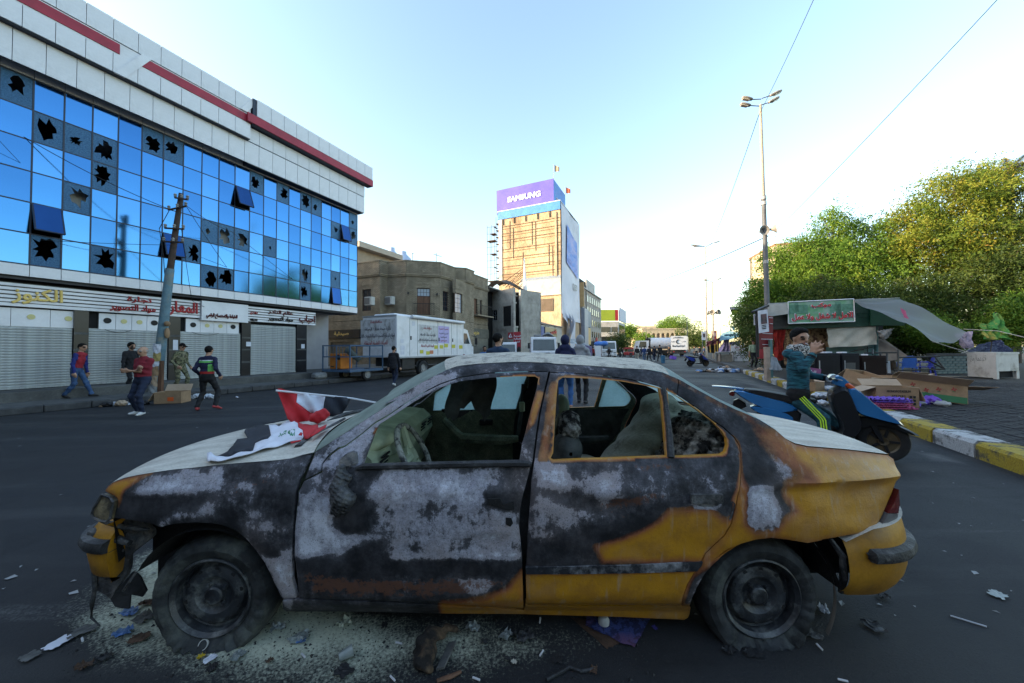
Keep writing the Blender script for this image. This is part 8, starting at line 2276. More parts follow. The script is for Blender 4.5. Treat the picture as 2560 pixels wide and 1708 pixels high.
for sx in(-1,1):
 for sy in(-1,1):MB().tube([(sx*.6,sy*.3,0),(sx*.6,sy*.3,.8)],.04,5).build('leg',M_IRON,TB)
MB().b2((-.55,-.3,.05),(.5,.3,.7)).build('crate',mat('crate_grey',(.22,.20,.18),(.15,.14,.13),.8,4),TB)
SG_=thing('shield_sign','shield shaped club sign hung in front of the trees','sign',P(*z5(1815,370),31));bo=Vec(SG_.location)
pts=[(1720,310),(1910,298),(1880,400),(1800,452),(1770,430)]
slab('board',[P(*z5(a,b),31)for a,b in pts],.05,M_BLK,SG_);slab('white_field',[P(*z5(a,b),30.98)for a,b in((1728,317),(1902,306),(1890,345),(1740,352))],.01,M_PAPER,SG_);slab('yellow_field',[P(*z5(a,b),30.98)for a,b in((1760,380),(1870,370),(1850,405),(1775,412))],.01,M_YST,SG_)
MB().tube([P(*z5(1815,300),31)-bo,P(*z5(1830,180),31)-bo],.015,4).build('cord',M_IRON,SG_)
for k,(pts,Y,m,lab)in enumerate((((1432,705,1512,700,1512,835,1435,838),50,M_REDPN,'small red street banner on the far lamp post'),((1268,712,1342,708,1342,850,1270,850),56,M_PAPER,'white poster with a dark portrait below the far lamp post'))):
 q=[P(*z5(pts[i],pts[i+1]),Y)for i in range(0,8,2)];H_=thing('street_banner',lab,'banner',q[3],0);slab('sheet',q,.05,m,H_)
 if k:slab('portrait',[q[0].lerp(q[2],.25)+Vec((0,-.03,0)),q[1].lerp(q[3],.25)+Vec((0,-.03,0)),q[2].lerp(q[0],.3)+Vec((0,-.03,0)),q[3].lerp(q[1],.3)+Vec((0,-.03,0))],.02,MATS['poster_photo'],H_)
 else:
  for j in range(3):slab('print_line',[P(*z5(1445,735+j*22),49.9),P(*z5(1500,735+j*22),49.9),P(*z5(1500,742+j*22),49.9),P(*z5(1445,742+j*22),49.9)],.03,M_PAPER,H_)
TC=thing('traders_tent','lilac striped market tent behind the grey hooded man','tent',P(1470,890,26)*Vec((1,1,0)));hang('cloth',[P(*z4c(1560,870),26),P(*z4c(1650,860),28),P(*z4c(1880,985),26),P(*z4c(1560,930),25)],M_TARP,TC,.08,3);hang('side_cloth',[P(*z4c(1700,940),25.5),P(*z4c(1880,980),25.5),P(*z4c(1890,1140),25.5),P(*z4c(1740,1140),25.5)],M_LILAC,TC,.08,4)
bk=G(*z5(638,1228),0);BK=thing('blue_drum','blue plastic drum standing on the road behind the walking group','drum',bk);MB().lathe([(0,0),(.19,0),(.21,.35),(.22,.75),(.2,.77),(.18,.74),(0,.70)],16).build('body',mat('drum_blue',(.03,.13,.24),(.02,.10,.19),.5,4),BK,smooth=True);MB().lathe([(.21,.38),(.225,.40),(.21,.42)],16).build('hoop',MATS['drum_blue'],BK)
ck=G(*z5(800,1168),0);CK=thing('purple_crate','purple crate tipped over on the road right of the blue drum','crate',ck);MB().box((0,0,.25),(.7,.5,.42),Rot(R(14),4,'Y')).build('body',M_EGGP,CK);MB().tube([(-.4,0,.1),(-1.1,-.1,.02)],.03,5).build('handle',M_IRON,CK)
# lamp posts, leaning pole, wires
M_POLEG=mat('pole_grey',(.12,.125,.135),(.08,.085,.095),.6,2,.1);M_POLEW=mat('pole_pale',(.34,.30,.25),(.25,.22,.18),.6,2,.1);M_HEADG=mat('lamp_head',(.32,.30,.27),(.22,.21,.19),.5,4);M_GLS=mat('lamp_glass',(.55,.50,.42),(.45,.4,.33),.3,4)
def lamp_head(parent,p,d,L=.75):
 d=Vec(d).normalized();up=Vec((0,0,1));sd=d.cross(up).normalized();up2=sd.cross(d)
 mb=MB();M=Matrix((d,sd,up2)).transposed().to_4x4();M.translation=Vec(p)
 mb.lathe([(0,0),(.09,.02),(.13,L*.35),(.14,L*.7),(.09,L*.95),(0,L)],10,M@Matrix.Diagonal((1,1,.62,1))@Rot(R(90),4,'Y'));h_=mb.build('lamp_head',M_HEADG,parent,smooth=True)
 MB().box(tuple(Vec(p)+d*L*.6-up2*.085),(.36,.16,.03),Matrix((d,sd,up2)).transposed()).build('lens',M_GLS,h_)
L1Y=19.2
pb,pt=P(1923,915,L1Y),P(1901,262,L1Y)
L1=thing('lamp_post','tall lamp post with four lamp heads and two horn loudspeakers by the stall','lamp post',(pb.x,L1Y,PZ))
bo=Vec(L1.location);tp=pt-bo;ml=tp*.655;
MB().tube([(0,0,0),tuple(tp*.33),tuple(ml)],[.13,.12,.105],12).build('lower_shaft',M_POLEG,L1,smooth=True)
MB().tube([tuple(ml),tuple(tp*.83),tuple(tp)],[.085,.075,.065],12).build('upper_shaft',M_POLEW,L1,smooth=True)
z5c=lambda x,y:(1800+x/3.0157,180+y/3.0157)
for(x0,y0,x1,y1,x2,y2)in((310,205,245,208,165,192),(300,258,230,254,152,240),(315,200,375,180,465,140),(308,250,365,232,445,190)):
 a,b,c=(P(*z5c(x0,y0),L1Y)-bo,P(*z5c(x1,y1),L1Y)-bo,P(*z5c(x2,y2),L1Y)-bo)
 MB().tube([a,b],.025,6).build('arm',M_POLEG,L1);lamp_head(L1,b,c-b,(c-b).length)
for k,(x,y,d)in enumerate(((337,1193,(-.05,-1,-.1)),(405,1182,(.75,-.45,.1)))):
 c=P(*z5c(x,y),L1Y-.2)-bo;d=Vec(d).normalized();q=d.to_track_quat('Z','Y').to_matrix().to_4x4();q.translation=c-d*.3 if k==0 else c-d*.2
 h_=MB().lathe([(0,-.08),(.07,-.08),(.08,.0),(.05,.03),(.10,.12),(.17,.21),(.27,.30),(.25,.30),(.15,.20),(.06,.10),(.06,.06),(0,.05)],20,q).build('horn_speaker',M_HEADG,L1,smooth=True,sharp=50)
 MB().lathe([(0,.13),(.05,.10),(.055,.05)],12,q).build('horn_core',M_GLS,h_,smooth=True)
 MB().tube([tuple(c-d*.3),(ml.x*.8,0,c.z)],.03,5).build('bracket',M_POLEG,h_)
for zf in(.40,.62,.64):MB().tube([tuple(tp*zf),tuple(tp*(zf+.012))],.135,10).build('clamp',M_TIN,L1)
def lamp(label,px,pyt,Y,arms,r=.09,group='lamp posts along the street',gzv=.19):
 p=P(px,880,Y);t=P(px-3,pyt,Y);T_=thing('lamp_post',label,'lamp post',(p.x,Y,gzv),0,group);bo=Vec(T_.location);tp=t-bo
 MB().tube([(0,0,0),tuple(tp*.5),tuple(tp)],[r,r*.8,r*.55],8).build('shaft',M_POLEW if Y<60 else M_POLEG,T_,smooth=True)
 for(dx,dz,L_)in arms:
  e=tp+Vec((dx,.0,dz));MB().tube([tuple(tp),tuple(tp.lerp(e,.5)+Vec((0,0,.05))),tuple(e)],r*.35,5).build('arm',M_POLEG,T_);lamp_head(T_,e,(dx,0,dz*.5),L_)
 return T_
l2=lamp('tall double headed lamp post beyond the stalls, its shaft pale',1767,618,52,((-1.2,.25,1.1),(-.9,.1,1.0),(1.1,.6,1.1)),.15)
bo=Vec(l2.location);MB().tube([P(*z5(1345,165),52)-bo,P(*z5(1240,140),52)-bo],.05,5).build('side_arm',M_POLEG,l2)
l3=lamp('shorter floodlight post with clustered speakers right of the tall pale lamp post',1784,706,44,((-.6,.25,.5),(.6,.35,.5)),.12)
bo=Vec(l3.location);c=P(*z5(1470,415),44)-bo
for k,a in enumerate((0,1.3,2.6,3.9,5.1)):
 d=Vec((cos(a),sin(a),.2)).normalized();q=d.to_track_quat('Z','Y').to_matrix().to_4x4();q.translation=c+d*.15;MB().lathe([(0,0),(.12,.05),(.32,.55),(.28,.55),(0,.1)],10,q).build('horn_speaker',M_HEADG,l3,smooth=True)
lamp('small two armed lamp post right of the far arches',1720,796,95,((-1.8,.35,1.3),(2.0,-.6,1.3)),.14,gzv=0);lamp('thin far lamp post between the arches and the tall pale lamp post',1757,806,110,((-1.6,.2,1.2),),.12,gzv=0);lamp('faintest thin lamp post far behind the floodlight post',1803,812,120,((-1.2,.1,1),(1.6,-.2,1)),.12,gzv=0)
lamp('thin flag mast left of the far arches',1617,792,130,((.2,.3,.6),),.12,gzv=0)
# leaning pole on the left pavement
PY_=13.0
pa_,pj,pt=P(389,978,PY_),P(425,672,PY_),P(453,484,PY_)
LP=thing('leaning_pole','leaning utility pole, pale blue below and rusty above, papered with posters','utility pole',pa_);bo=Vec(LP.location)
M_PBL=mat('pole_blue',(.13,.22,.27),(.085,.15,.19),.7,5,.2,detail=8,dirt=(.24,.22,.17),dirts=3);M_RUST=mat('rusty_pole',(.075,.045,.033),(.035,.025,.02),.8,5,.3)
MB().tube([(0,0,-.05),tuple((pj-bo)*.5),tuple(pj-bo)],[.165,.15,.13],12).build('lower_shaft',M_PBL,LP,smooth=True)
MB().tube([tuple(pj-bo-Vec((0,0,.1))),tuple((pj.lerp(pt,.5))-bo),tuple(pt-bo)],[.105,.09,.07],10).build('upper_shaft',M_RUST,LP,smooth=True)
cA1=cropf(0,0,2.448)
for(x0,y0,x1,y1)in((1030,1285,1140,1262),(1008,1396,1125,1402),(998,1478,1120,1484),(1070,1210,1150,1222)):
 a,b=P(*cA1(x0,y0),PY_-.12)-bo,P(*cA1(x1,y1),PY_-.12)-bo;ca_=MB().tube([a,b],.035,5).build('crossarm',M_RUST,LP)
 for t in(.03,.5,.97):p=a.lerp(b,t);MB().lathe([(0,0),(.03,0),(.05,.03),(.03,.06),(.055,.09),(.03,.13),(0,.14)],8,Tra(p+Vec((0,0,.02)))).build('insulator',M_HEADG,ca_,smooth=True)
for k,(z,w_,h_,m,a)in enumerate(((1.55,.30,.34,M_PAPER,-.2),(1.25,.28,.30,mat('yellowed_poster',(.42,.33,.12),(.3,.24,.1),.8,8),.3),(1.0,.24,.2,M_PAPER,.1),(.72,.30,.34,M_CARD,-.1),(.36,.26,.36,M_CARDL,.15),(.1,.3,.3,M_TARP,0))):
 p=(pj-bo)*(z/(pj-bo).z);MB().grid(lambda t,s:(p.x+(t-.5)*w_+a*.08,p.y-.172+.05*(2*t-1)**2+.012*sin(t*9+s*7+k),p.z+(s-.5)*h_+.02*sin(t*6+k)),6,5,flip=False).build('poster',m,LP)
MB().b2((.16,-.1,-.05),(.30,.0,1.1)).build('plank',M_WOOD,LP);sdf_mesh('cloth_bundle',[ball(((pj-bo)*.47+Vec((.22,-.05,0))),(.08,.08,.2)),ball(((pj-bo)*.52+Vec((.24,-.1,.12))),(.10,.08,.1))],.025,[M_CARD],.02,parent=LP)
M_WIRE=mat('black_cable',(.015,.015,.016),(.01,.01,.011),.6,3)
def wire(label,pts,r,sag=.0,m=None,group='overhead wires'):
 T_=thing('overhead_wire',label,'wire',pts[0],0,group);bo=Vec(pts[0]);o=[]
 for i in range(len(pts)-1):
  for k in range(10):
   t=k/10;o.append(Vec(pts[i]).lerp(Vec(pts[i+1]),t)-bo-Vec((0,0,sag*4*t*(1-t))))
 o.append(Vec(pts[-1])-bo);MB().tube(o,r,5).build('cable',m or M_WIRE,T_);return T_
top=P(*cA1(1060,1290),PY_);top2=P(*cA1(1135,1255),PY_)
wire('overhead wire from the top left of the glass front down to the leaning pole',[P(-120,230,10.5),top],.012,.25);wire('thin wire crossing the glass front from mid left to the leaning pole',[P(-60,590,11),P(*cA1(1040,1500),PY_)],.009,.05)
wire('wire running right from the leaning pole top to the shop signs',[top2,P(640,760,20)],.010,.2);wire('wire running right from the leaning pole to the brick corner',[top2,P(*cA1(1420,1420),15.5),P(860,790,24)],.010,.1);wire('low slack wire from the leaning pole to the white shop sign',[P(*cA1(1110,1400),PY_),P(480,752,15),P(600,800,18)],.009,.08)
wire('wire dropping from the upper left edge behind the leaning pole',[P(-50,300,10),P(230,590,14),P(420,720,17)],.007,.05);wire('looped cable hanging from the leaning pole arm to its shaft',[P(*cA1(1035,1290),PY_-.1),P(*cA1(975,1400),PY_-.2),P(*cA1(1000,1560),PY_-.15),pj-Vec((.1,.1,.2))],.012,0)
hd=P(1897,288,L1Y)
wire('long wire from the top edge down to the lamp post with four heads',[P(2034,0,12)+Vec((.35,-.5,1.2)),hd],.011,.12);wire('wire from the lamp post with four heads to the tall pale lamp post',[hd,P(1768,630,51)],.016,.5)
sp=P(1921,590,L1Y);wire('long wire from the upper right corner down to the horn loudspeakers',[P(2500,-8,9.5),P(1938,578,L1Y)],.011,.10);wire('long low wire from the horn loudspeakers across the street to the office block',[sp,P(1500,726,75)],.028,1.2);wire('second lower wire across the street to the office block',[P(1768,640,52),P(1500,742,76)],.03,.8)
wire('wire from the horn loudspeakers down towards the far shield sign',[P(1920,605,L1Y),P(1838,745,31)],.010,.3);wire('faint slack wire between the far lamp posts',[P(1722,800,94),P(1762,815,80),P(1784,760,45)],.03,1.0)
# people
M_SKIN=mat('skin',(.40,.235,.16),(.33,.185,.12),.55,12,.05,spec=.35)
M_SKIND=mat('skin_tanned',(.30,.165,.105),(.24,.13,.08),.55,12,.05)
M_HAIRK=mat('black_hair',(.009,.0075,.007),(.004,.0035,.0035),.75,60,.5,stretch=(1,1,.3),spec=.15);M_HAIRG=mat('grey_hair',(.34,.31,.30),(.20,.18,.17),.7,60,.4)
M_EYE=mat('eye_dark',(.02,.014,.012),(.012,.009,.008),.3,9);M_LIP=mat('lip',(.30,.13,.10),(.26,.11,.08),.5,9);M_BEARD=mat('stubble',(.07,.045,.035),(.03,.02,.016),.8,90)
def cloth_mat(name,c,c2=None,scale=9,**k):return mat(name,c,c2,.85,scale,.25,detail=6,bscale=14,**k)
M_SHOEW=mat('white_shoe',(.60,.60,.60),(.5,.5,.5),.6,9);M_SHOEK=mat('dark_shoe',(.02,.018,.018),(.012,.011,.011),.6,9)
M_JEAN=cloth_mat('blue_jeans',(.045,.095,.20),(.025,.055,.13),5);M_JEAND=cloth_mat('dark_jeans',(.014,.022,.052),(.009,.014,.034),5);M_KTROU=cloth_mat('black_trousers',(.013,.013,.016),(.008,.008,.01))
def ik(a,b,l1,l2,pole):
 a,b=arr(a,float),arr(b,float);d=b-a;L_=np.linalg.norm(d);L_=min(L_,(l1+l2)*.999);dn=d/max(np.linalg.norm(d),1e-9)
 x=(l1*l1-l2*l2+L_*L_)/(2*L_);h=math.sqrt(max(l1*l1-x*x,0));p=arr(pole,float);p=p-dn*(p@dn);p/=max(np.linalg.norm(p),1e-9)
 return a+dn*x+p*h,a+dn*L_
def rotz(v,a):c,s=cos(a),sin(a);return arr([v[0]*c-v[1]*s,v[0]*s+v[1]*c,v[2]])
def fingers(h,fwd,palm_n,lab,s=1.0,curl=.5,spread=.25,seed=0):
 """palm, four unequal bent fingers and a thumb; fwd = towards the finger tips, palm_n = out of the palm"""
 h,f,n=arr(h,float),arr(fwd,float),arr(palm_n,float);f/=np.linalg.norm(f);n=n-f*(n@f);n/=np.linalg.norm(n);sd=np.cross(n,f)
 pr=[cone(h,h+f*.055*s,.024*s,.026*s,lab,(tuple(n),1.5)),cone(h+f*.02*s+sd*.022*s,h+f*.07*s+sd*.028*s,.016*s,.015*s,lab),cone(h+f*.02*s-sd*.022*s,h+f*.07*s-sd*.026*s,.016*s,.013*s,lab)]
 for i,(o,L_)in enumerate(((.031,.068),(.011,.078),(-.010,.072),(-.029,.056))):
  b=h+f*(.082-.008*abs(i-1.2))*s+sd*o*s;d1=f+sd*spread*(o/.031);d1/=np.linalg.norm(d1);d1=d1+n*curl*.5;d1/=np.linalg.norm(d1);m=b+d1*L_*.5*s;d2=d1+n*curl;d2/=np.linalg.norm(d2)
  pr+=[cone(b,m,.0098*s,.0088*s,lab),cone(m,m+d2*L_*.52*s,.0088*s,.0072*s,lab)]
 t0=h+f*.018*s+sd*.03*s;d1=f*.55+sd*.85+n*.3;d1/=np.linalg.norm(d1);t1=t0+d1*.042*s;d2=f*.9+sd*.35+n*curl*.4;d2/=np.linalg.norm(d2)
 return pr+[cone(t0,t1,.014*s,.0115*s,lab),cone(t1,t1+d2*.034*s,.011*s,.0085*s,lab)]
def head_prims(c,yaw,pitch=0.0,beard=False,s=1.0,nose=True):
 def T(x,y,z):v=rotz((x*cos(pitch)+z*sin(pitch),y,z*cos(pitch)-x*sin(pitch)),yaw);return arr(c)+v*s
 Rm=arr([rotz(v,yaw)for v in((1,0,0),(0,1,0),(0,0,1))]).T
 def E_(x,y,z,r,lab):return ball(T(x,y,z),tuple(q*s for q in r),lab,Rm)
 pr=[E_(-.012,0,.035,(.098,.077,.092),0),E_(.022,0,-.035,(.066,.060,.075),0),E_(.048,0,-.085,(.032,.034,.026),5 if beard else 0),E_(.065,0,.03,(.03,.055,.05),0)]
 pr+=[cone(T(.086,0,.018),T(.108,0,-.026),.010*s,.0155*s,0),E_(.080,.030,.020,(.012,.019,.008),0),E_(.080,-.030,.020,(.012,.019,.008),0)]
 pr+=[E_(.084,0,-.055,(.012,.026,.010),4),E_(.0845,.030,.003,(.006,.0085,.003),3),E_(.0845,-.030,.003,(.006,.0085,.003),3)]
 pr+=[E_(.0,.078,-.005,(.018,.010,.030),0),E_(.0,-.078,-.005,(.018,.010,.030),0)]
 pr+=[E_(.087,.031,.024,(.004,.015,.002),6),E_(.087,-.031,.024,(.004,.015,.002),6)]
 if beard:pr+=[E_(.045,.045,-.055,(.035,.014,.04),5),E_(.045,-.045,-.055,(.035,.014,.04),5),E_(.088,0,-.040,(.008,.026,.006),5)]
 return pr,T,Rm
def person(label,loc,heading,cols,h=1.74,feet=None,hands=None,lean=(0,0),yaw=0.0,pitch=0.0,hair='short',sleeves='long',build=1.0,res=.0125,seated=False,foot_yaw=(.15,-.15),pelvis=None,hood=False,group=None,bias=None,extra=None,parent_mat=None,beard=False,coat=False,cat='person',skin=None):
 """one continuous body; local x ahead, y to the left. cols = (top, bottom, shoe[, sleeve])"""
 s=h/1.74
 top,bot,shoe=cols[:3];sleeve=cols[3]if len(cols)>3 else top
 pel=arr(pelvis if pelvis is not None else(0,0,.93))
 lx,ly=lean
 chest=pel+arr([lx*.6,ly*.6,.30]);neck=pel+arr([lx,ly,.535]);hc=neck+arr([.025+lx*.12,ly*.1,.165])
 feet=feet or[(.02,.11,.085),(-.02,-.11,.085)]
 hands=hands or[(.06,.29,.80),(.06,-.29,.80)]
 b=build
 # labels: 0 skin 1 top 2 bottom 3 eye 4 lip 5 beard 6 brow 7 shoe 8 sleeve
 pr=[cone(pel+[0,0,-.02],pel+[lx*.2,ly*.2,.12],.150*b,.148*b,2,((1,0,0),1.38)),cone(pel+[lx*.15,ly*.15,.09],chest,.150*b,.160*b,1,((1,0,0),1.35)),cone(chest,neck+[0,0,-.09],.160*b,.125*b,1,((1,0,0),1.35)),cone(neck+[-.01,.145,-.065],neck+[-.01,-.145,-.065],.066,.066,1),cone(neck+[-.01,0,-.06],neck+[.01,0,.10],.058,.054,0)]
 if coat:pr.append(cone(pel+[0,0,.14],pel+[0,0,-.06],.155*b,.172*b,1,((1,0,0),1.3)))
 for i,sg in enumerate((1,-1)):
  hp=pel+[0,sg*.092,-.03];an=arr(feet[i][:3],float)
  kn,an=ik(hp,an,.445,.43,(1,sg*.12,0));fy=foot_yaw[i]
  pr+=[cone(hp,kn,.088*b,.060,2),cone(kn,kn*.65+an*.35+arr([-.01,0,0]),.060,.062,2),cone(kn*.65+an*.35,an+arr([0,0,.03]),.062,.050,2)]
  d=rotz((1,0,0),fy)if not(len(feet[i])>3)else rotz((cos(feet[i][3]),0,-sin(feet[i][3])),fy)
  pr+=[cone(an+arr([0,0,-.03])-d*.05,an+d*.14+arr([0,0,-.045]),.040,.032,7,((0,0,1),1.15)),cone(an+arr([0,0,-.0]),an+d*.06+arr([0,0,-.035]),.038,.034,7)]
  sh=neck+[-.01,sg*.178,-.075];hd=arr(hands[i][:3],float);pole=hands[i][3]if len(hands[i])>3 else(-1,sg*.35,-.2)
  el,wr=ik(sh,hd,.30,.265,pole)
  pr+=[cone(sh,el,.060,.048,8 if sleeves!='none' else 0),cone(el,wr,.046 if sleeves=='long' else .042,.036 if sleeves=='long' else .030,8 if sleeves=='long' else 0)]
  if sleeves=='short':pr+=[cone(sh,sh*.35+el*.65,.068,.066,8)]
  f=wr-el;f/=np.linalg.norm(f);pn=hands[i][4]if len(hands[i])>4 else(0,-sg,0)
  pr+=fingers(wr+f*.02,f,pn,0,1.0,.55)
 hp_,T,Rm=head_prims(hc,yaw,pitch,beard)
 pr+=hp_
 if hood:
  pr+=[ball(T(-.03,0,.03),(.125,.108,.135),1,Rm),cone(neck+[-.03,.06,.0],neck+[-.03,-.06,.0],.085,.085,1)]
 if extra:pr+=extra(pel,chest,neck)
 if s!=1.0:pr=[(q[0],q[1]*s,q[2]*s if True else q[2],(q[3]*s if q[0]=='c' else q[3]),(q[4]*s if q[0]=='c' else q[4]),q[5],q[6])for q in pr]
 root=thing('person',label,cat,loc,heading,group)
 mats=[skin or M_SKIN,top,bot,M_EYE,M_LIP,M_BEARD,M_HAIRK if hair!='bald' else M_HAIRG,shoe,sleeve]
 body=sdf_mesh('body',pr,res,mats,.011,parent=root,lab_bias=bias,disp=lambda X:.0075*np.sin(X[:,2]*38+X[:,1]*23+X[:,0]*9)*np.sin(X[:,1]*17-X[:,2]*11+X[:,0]*21)*(X[:,2]<1.36*s))
 hs=s
 if hair in('short','cap','full')and not hood:
  cc=arr(hc)*hs;r_=(.108,.087,.108)if hair!='full' else(.118,.098,.12)
  pr2=[ball(T(-.014,0,.038)*1.0 if hs==1 else T(-.014,0,.038)*hs,tuple(q*hs for q in r_),0,Rm)]
  fw=rotz((1,0,0),yaw)
  def cut(X):
   q=(X-cc)/hs;x=q@fw
   return np.maximum(x*.95-q[:,2]+(-.020 if hair!='cap' else-.03),-.055-q[:,2]-.3*np.maximum(0,-x))*hs
  if hair=='cap':pr2.append(cone(T(.07,0,.06)*hs,T(.17,0,.045)*hs,.055*hs,.05*hs,0,((0,0,1),4)))
  if hair=='cap':
   cut0=cut
   def cut(X):q=(X-cc)/hs;return np.where(q@fw>.085,-1.0,cut0(X))
  sdf_mesh('cap' if hair=='cap' else 'hair',pr2,max(.008,res*.75),[M_HAIRK],.006,cut=cut,parent=root,disp=None if hair=='cap' else(lambda X:.0025*np.sin(X[:,0]*260+X[:,1]*190)*np.sin(X[:,2]*240)))
 if hair=='bald':
  cc=arr(hc)*hs;fw=rotz((1,0,0),yaw)
  sdf_mesh('hair',[ball(T(-.014,0,.02)*hs,(.104*hs,.085*hs,.09*hs),0,Rm)],.009,[M_HAIRG],.006,cut=lambda X:np.maximum((X-cc)@fw-.0,np.abs((X-cc)[:,2]+.0)-.05),parent=root)
 return root
def on(px,py,z):p=G(px,py,z);return Vec((p.x,p.y,z))
def road_pt(px,py):
 z=0.0
 for _ in range(6):p=G(px,py,z);z=gz(p.x,p.y)
 return Vec((p.x,p.y,z))
z2p=cropf(140,830,5.341)
WALK_A=[(.30,.10,.085),(-.30,-.10,.14,.5)];WALK_B=[(-.26,.10,.13,.5),(.26,-.10,.085)]
M_REDV=cloth_mat('red_vest',(.30,.018,.03),(.20,.010,.02));M_NAVYS=cloth_mat('royal_sleeve',(.018,.028,.17),(.012,.02,.12));M_POLO=cloth_mat('maroon_polo',(.20,.014,.026),(.15,.010,.02))
person('person in a red padded vest and jeans walking along the shutters',on(*z2p(265,880),0.0),R(18),(M_REDV,M_JEAN,M_SHOEK,M_NAVYS),1.74,[(.34,.08,.085),(-.22,-.08,.10,.3)],[(.10,.26,.82),(.12,-.27,.84)],(.10,0),yaw=-.2)
person('person in black clothes and dark beard standing behind the man with folded arms',on(*z2p(990,800),0.0),R(-5),(cloth_mat('black_shirt',(.012,.012,.015),(.008,.008,.01)),M_KTROU,M_SHOEK),1.80,beard=True,hair='full')
person('balding person in a maroon polo shirt and jeans, arms folded, white shoes',road_pt(*z2p(1150,1105)),R(-93),(M_POLO,M_JEAND,M_SHOEW),1.74,[(.14,.15,.085),(-.02,-.15,.085)],[(.23,-.10,1.14,(-.15,.45,-1),(-1,0,.2)),(.19,.10,1.19,(-.15,-.45,-1),(-1,0,.2))],(-.02,0),yaw=-.1,pitch=.1,hair='bald',sleeves='short',build=1.18,res=.0105,foot_yaw=(.2,-.7))
M_CAMO=mat('camouflage',(.15,.15,.085),(.035,.038,.022),.9,15,.2,detail=2,contrast=(.46,.54),dirt=(.22,.19,.13),dirts=9)
person('soldier in camouflage and a black cap walking by the pole',on(*z2p(1650,800),0.0),R(-8),(M_CAMO,M_CAMO,M_SHOEK),1.76,[(.16,.09,.085),(-.14,-.09,.085)],[(.16,.22,.92),(.18,-.24,.95)],(.06,0),hair='cap',pitch=.25,build=1.08,cat='soldier')
M_TRKN=cloth_mat('navy_track_top',(.012,.014,.05),(.008,.009,.034));M_STRG=mat('lime_stripe',(.13,.40,.10),(.10,.34,.08),.7,9);M_STRR=mat('red_hem',(.34,.02,.02),(.28,.015,.015),.7,9)
nv_=person('person in a navy tracksuit top with a lime back stripe and red hem, walking away',road_pt(*z2p(2010,1040)),R(98),(M_TRKN,M_KTROU,mat('red_slipper',(.33,.035,.04),(.26,.03,.03),.6,9)),1.74,[(-.10,.17,.085),(-.06,-.26,.12,.3)],[(.12,.24,.95),(.10,-.26,.95)],(.04,0),yaw=.0,build=1.06,res=.0105,foot_yaw=(.4,-.5))
_b=[c for c in nv_.children if c.name.startswith('body')][0]
for m in(M_STRG,M_STRR,M_PAPER):_b.data.materials.append(m)
_n=len(_b.data.polygons);_c=np.empty(_n*3,np.float32);_b.data.polygons.foreach_get('center',_c);_c=_c.reshape(-1,3);_mi=np.empty(_n,np.int32);_b.data.polygons.foreach_get('material_index',_mi)
_bk=(_c[:,0]<.03)&(np.abs(_c[:,1])<.17)&np.isin(_mi,(1,8));_mi[_bk&(_c[:,2]>1.30)&(_c[:,2]<1.355)]=9;_mi[_bk&(_c[:,2]>=1.355)&(_c[:,2]<1.375)]=11
_mi[np.isin(_mi,(1,))&(_c[:,2]<1.06)]=10;_mi[(_mi==1)&(_c[:,0]<.06)&(_c[:,1]<-.08)&(_c[:,2]<1.26)]=9
_b.data.polygons.foreach_set('material_index',_mi)
person('person in a dark suit jacket walking away beside the clinic truck',road_pt(*cropf(860,740,5.875)(730,1320)),R(84),(cloth_mat('dark_suit',(.014,.014,.020),(.010,.010,.014)),M_JEAND,M_SHOEW),1.78,[(.20,.07,.085),(-.14,-.07,.11,.4)],coat=True,yaw=-.4,beard=True)
ss=on(*cropf(440,720,5.109)(2115,1030),.30)
person('person in black crouched on the step before the tan shutter',ss,R(-100),(MATS['black_shirt'],M_KTROU,M_SHOEK),1.7,[(.34,.12,.085),(.32,-.12,.085)],[(.30,.14,.46),(.30,-.14,.46)],(.14,0),pelvis=(0,0,.20),pitch=.4,res=.018)
person('person in a bright blue shirt standing before the cream shutter',Vec((P(*z4c(300,1000),17.5).x,17.5,-.17)),R(-75),(cloth_mat('azure_shirt',(.035,.14,.36),(.028,.11,.29)),M_KTROU,M_SHOEK),1.80,skin=M_SKIND,beard=True)
person('bearded person in a dark blue jacket seen from behind, head turned right',Vec((P(*z4c(500,1000),7.4).x,7.4,-.02)),R(86),(cloth_mat('petrol_jacket',(.016,.038,.085),(.010,.026,.06)),M_KTROU,M_SHOEK),1.80,yaw=-.75,beard=True,build=1.12,res=.0095)
hdn=person('person in a navy hooded top and blue jeans seen from behind over the taxi roof',Vec((P(1414,1000,9.0).x,9.0,-.02)),R(80),(cloth_mat('navy_hoodie',(.010,.014,.060),(.007,.010,.044)),cloth_mat('bright_jeans',(.03,.10,.27),(.022,.075,.20),5),mat('tan_sandal',(.30,.16,.10),(.24,.12,.08),.7,9)),1.80,[(.06,.10,.085),(-.02,-.12,.085)],[(.22,.20,1.05),(.22,-.22,1.05)],(.02,0),hood=True,build=1.25,res=.0105)
person('person in a pale grey hooded top and black trousers right of the navy hooded one',Vec((P(1452,1000,9.7).x,9.7,-.02)),R(70),(cloth_mat('grey_hoodie',(.30,.31,.33),(.23,.24,.26)),M_KTROU,mat('black_trainer',(.03,.03,.03),(.02,.02,.02),.6,9)),1.82,[(.10,.06,.085),(.0,-.12,.085)],[(.12,.26,.95),(.16,-.28,.92)],hood=True,build=1.10,res=.0115)
M_NAVYJ=cloth_mat('navy_jacket',(.012,.016,.032),(.008,.011,.022));M_BLUJ=cloth_mat('blue_jacket',(.02,.05,.17),(.015,.036,.12));M_BEIGT=cloth_mat('beige_trousers',(.36,.34,.29),(.28,.26,.22));M_KJ=MATS['black_shirt']
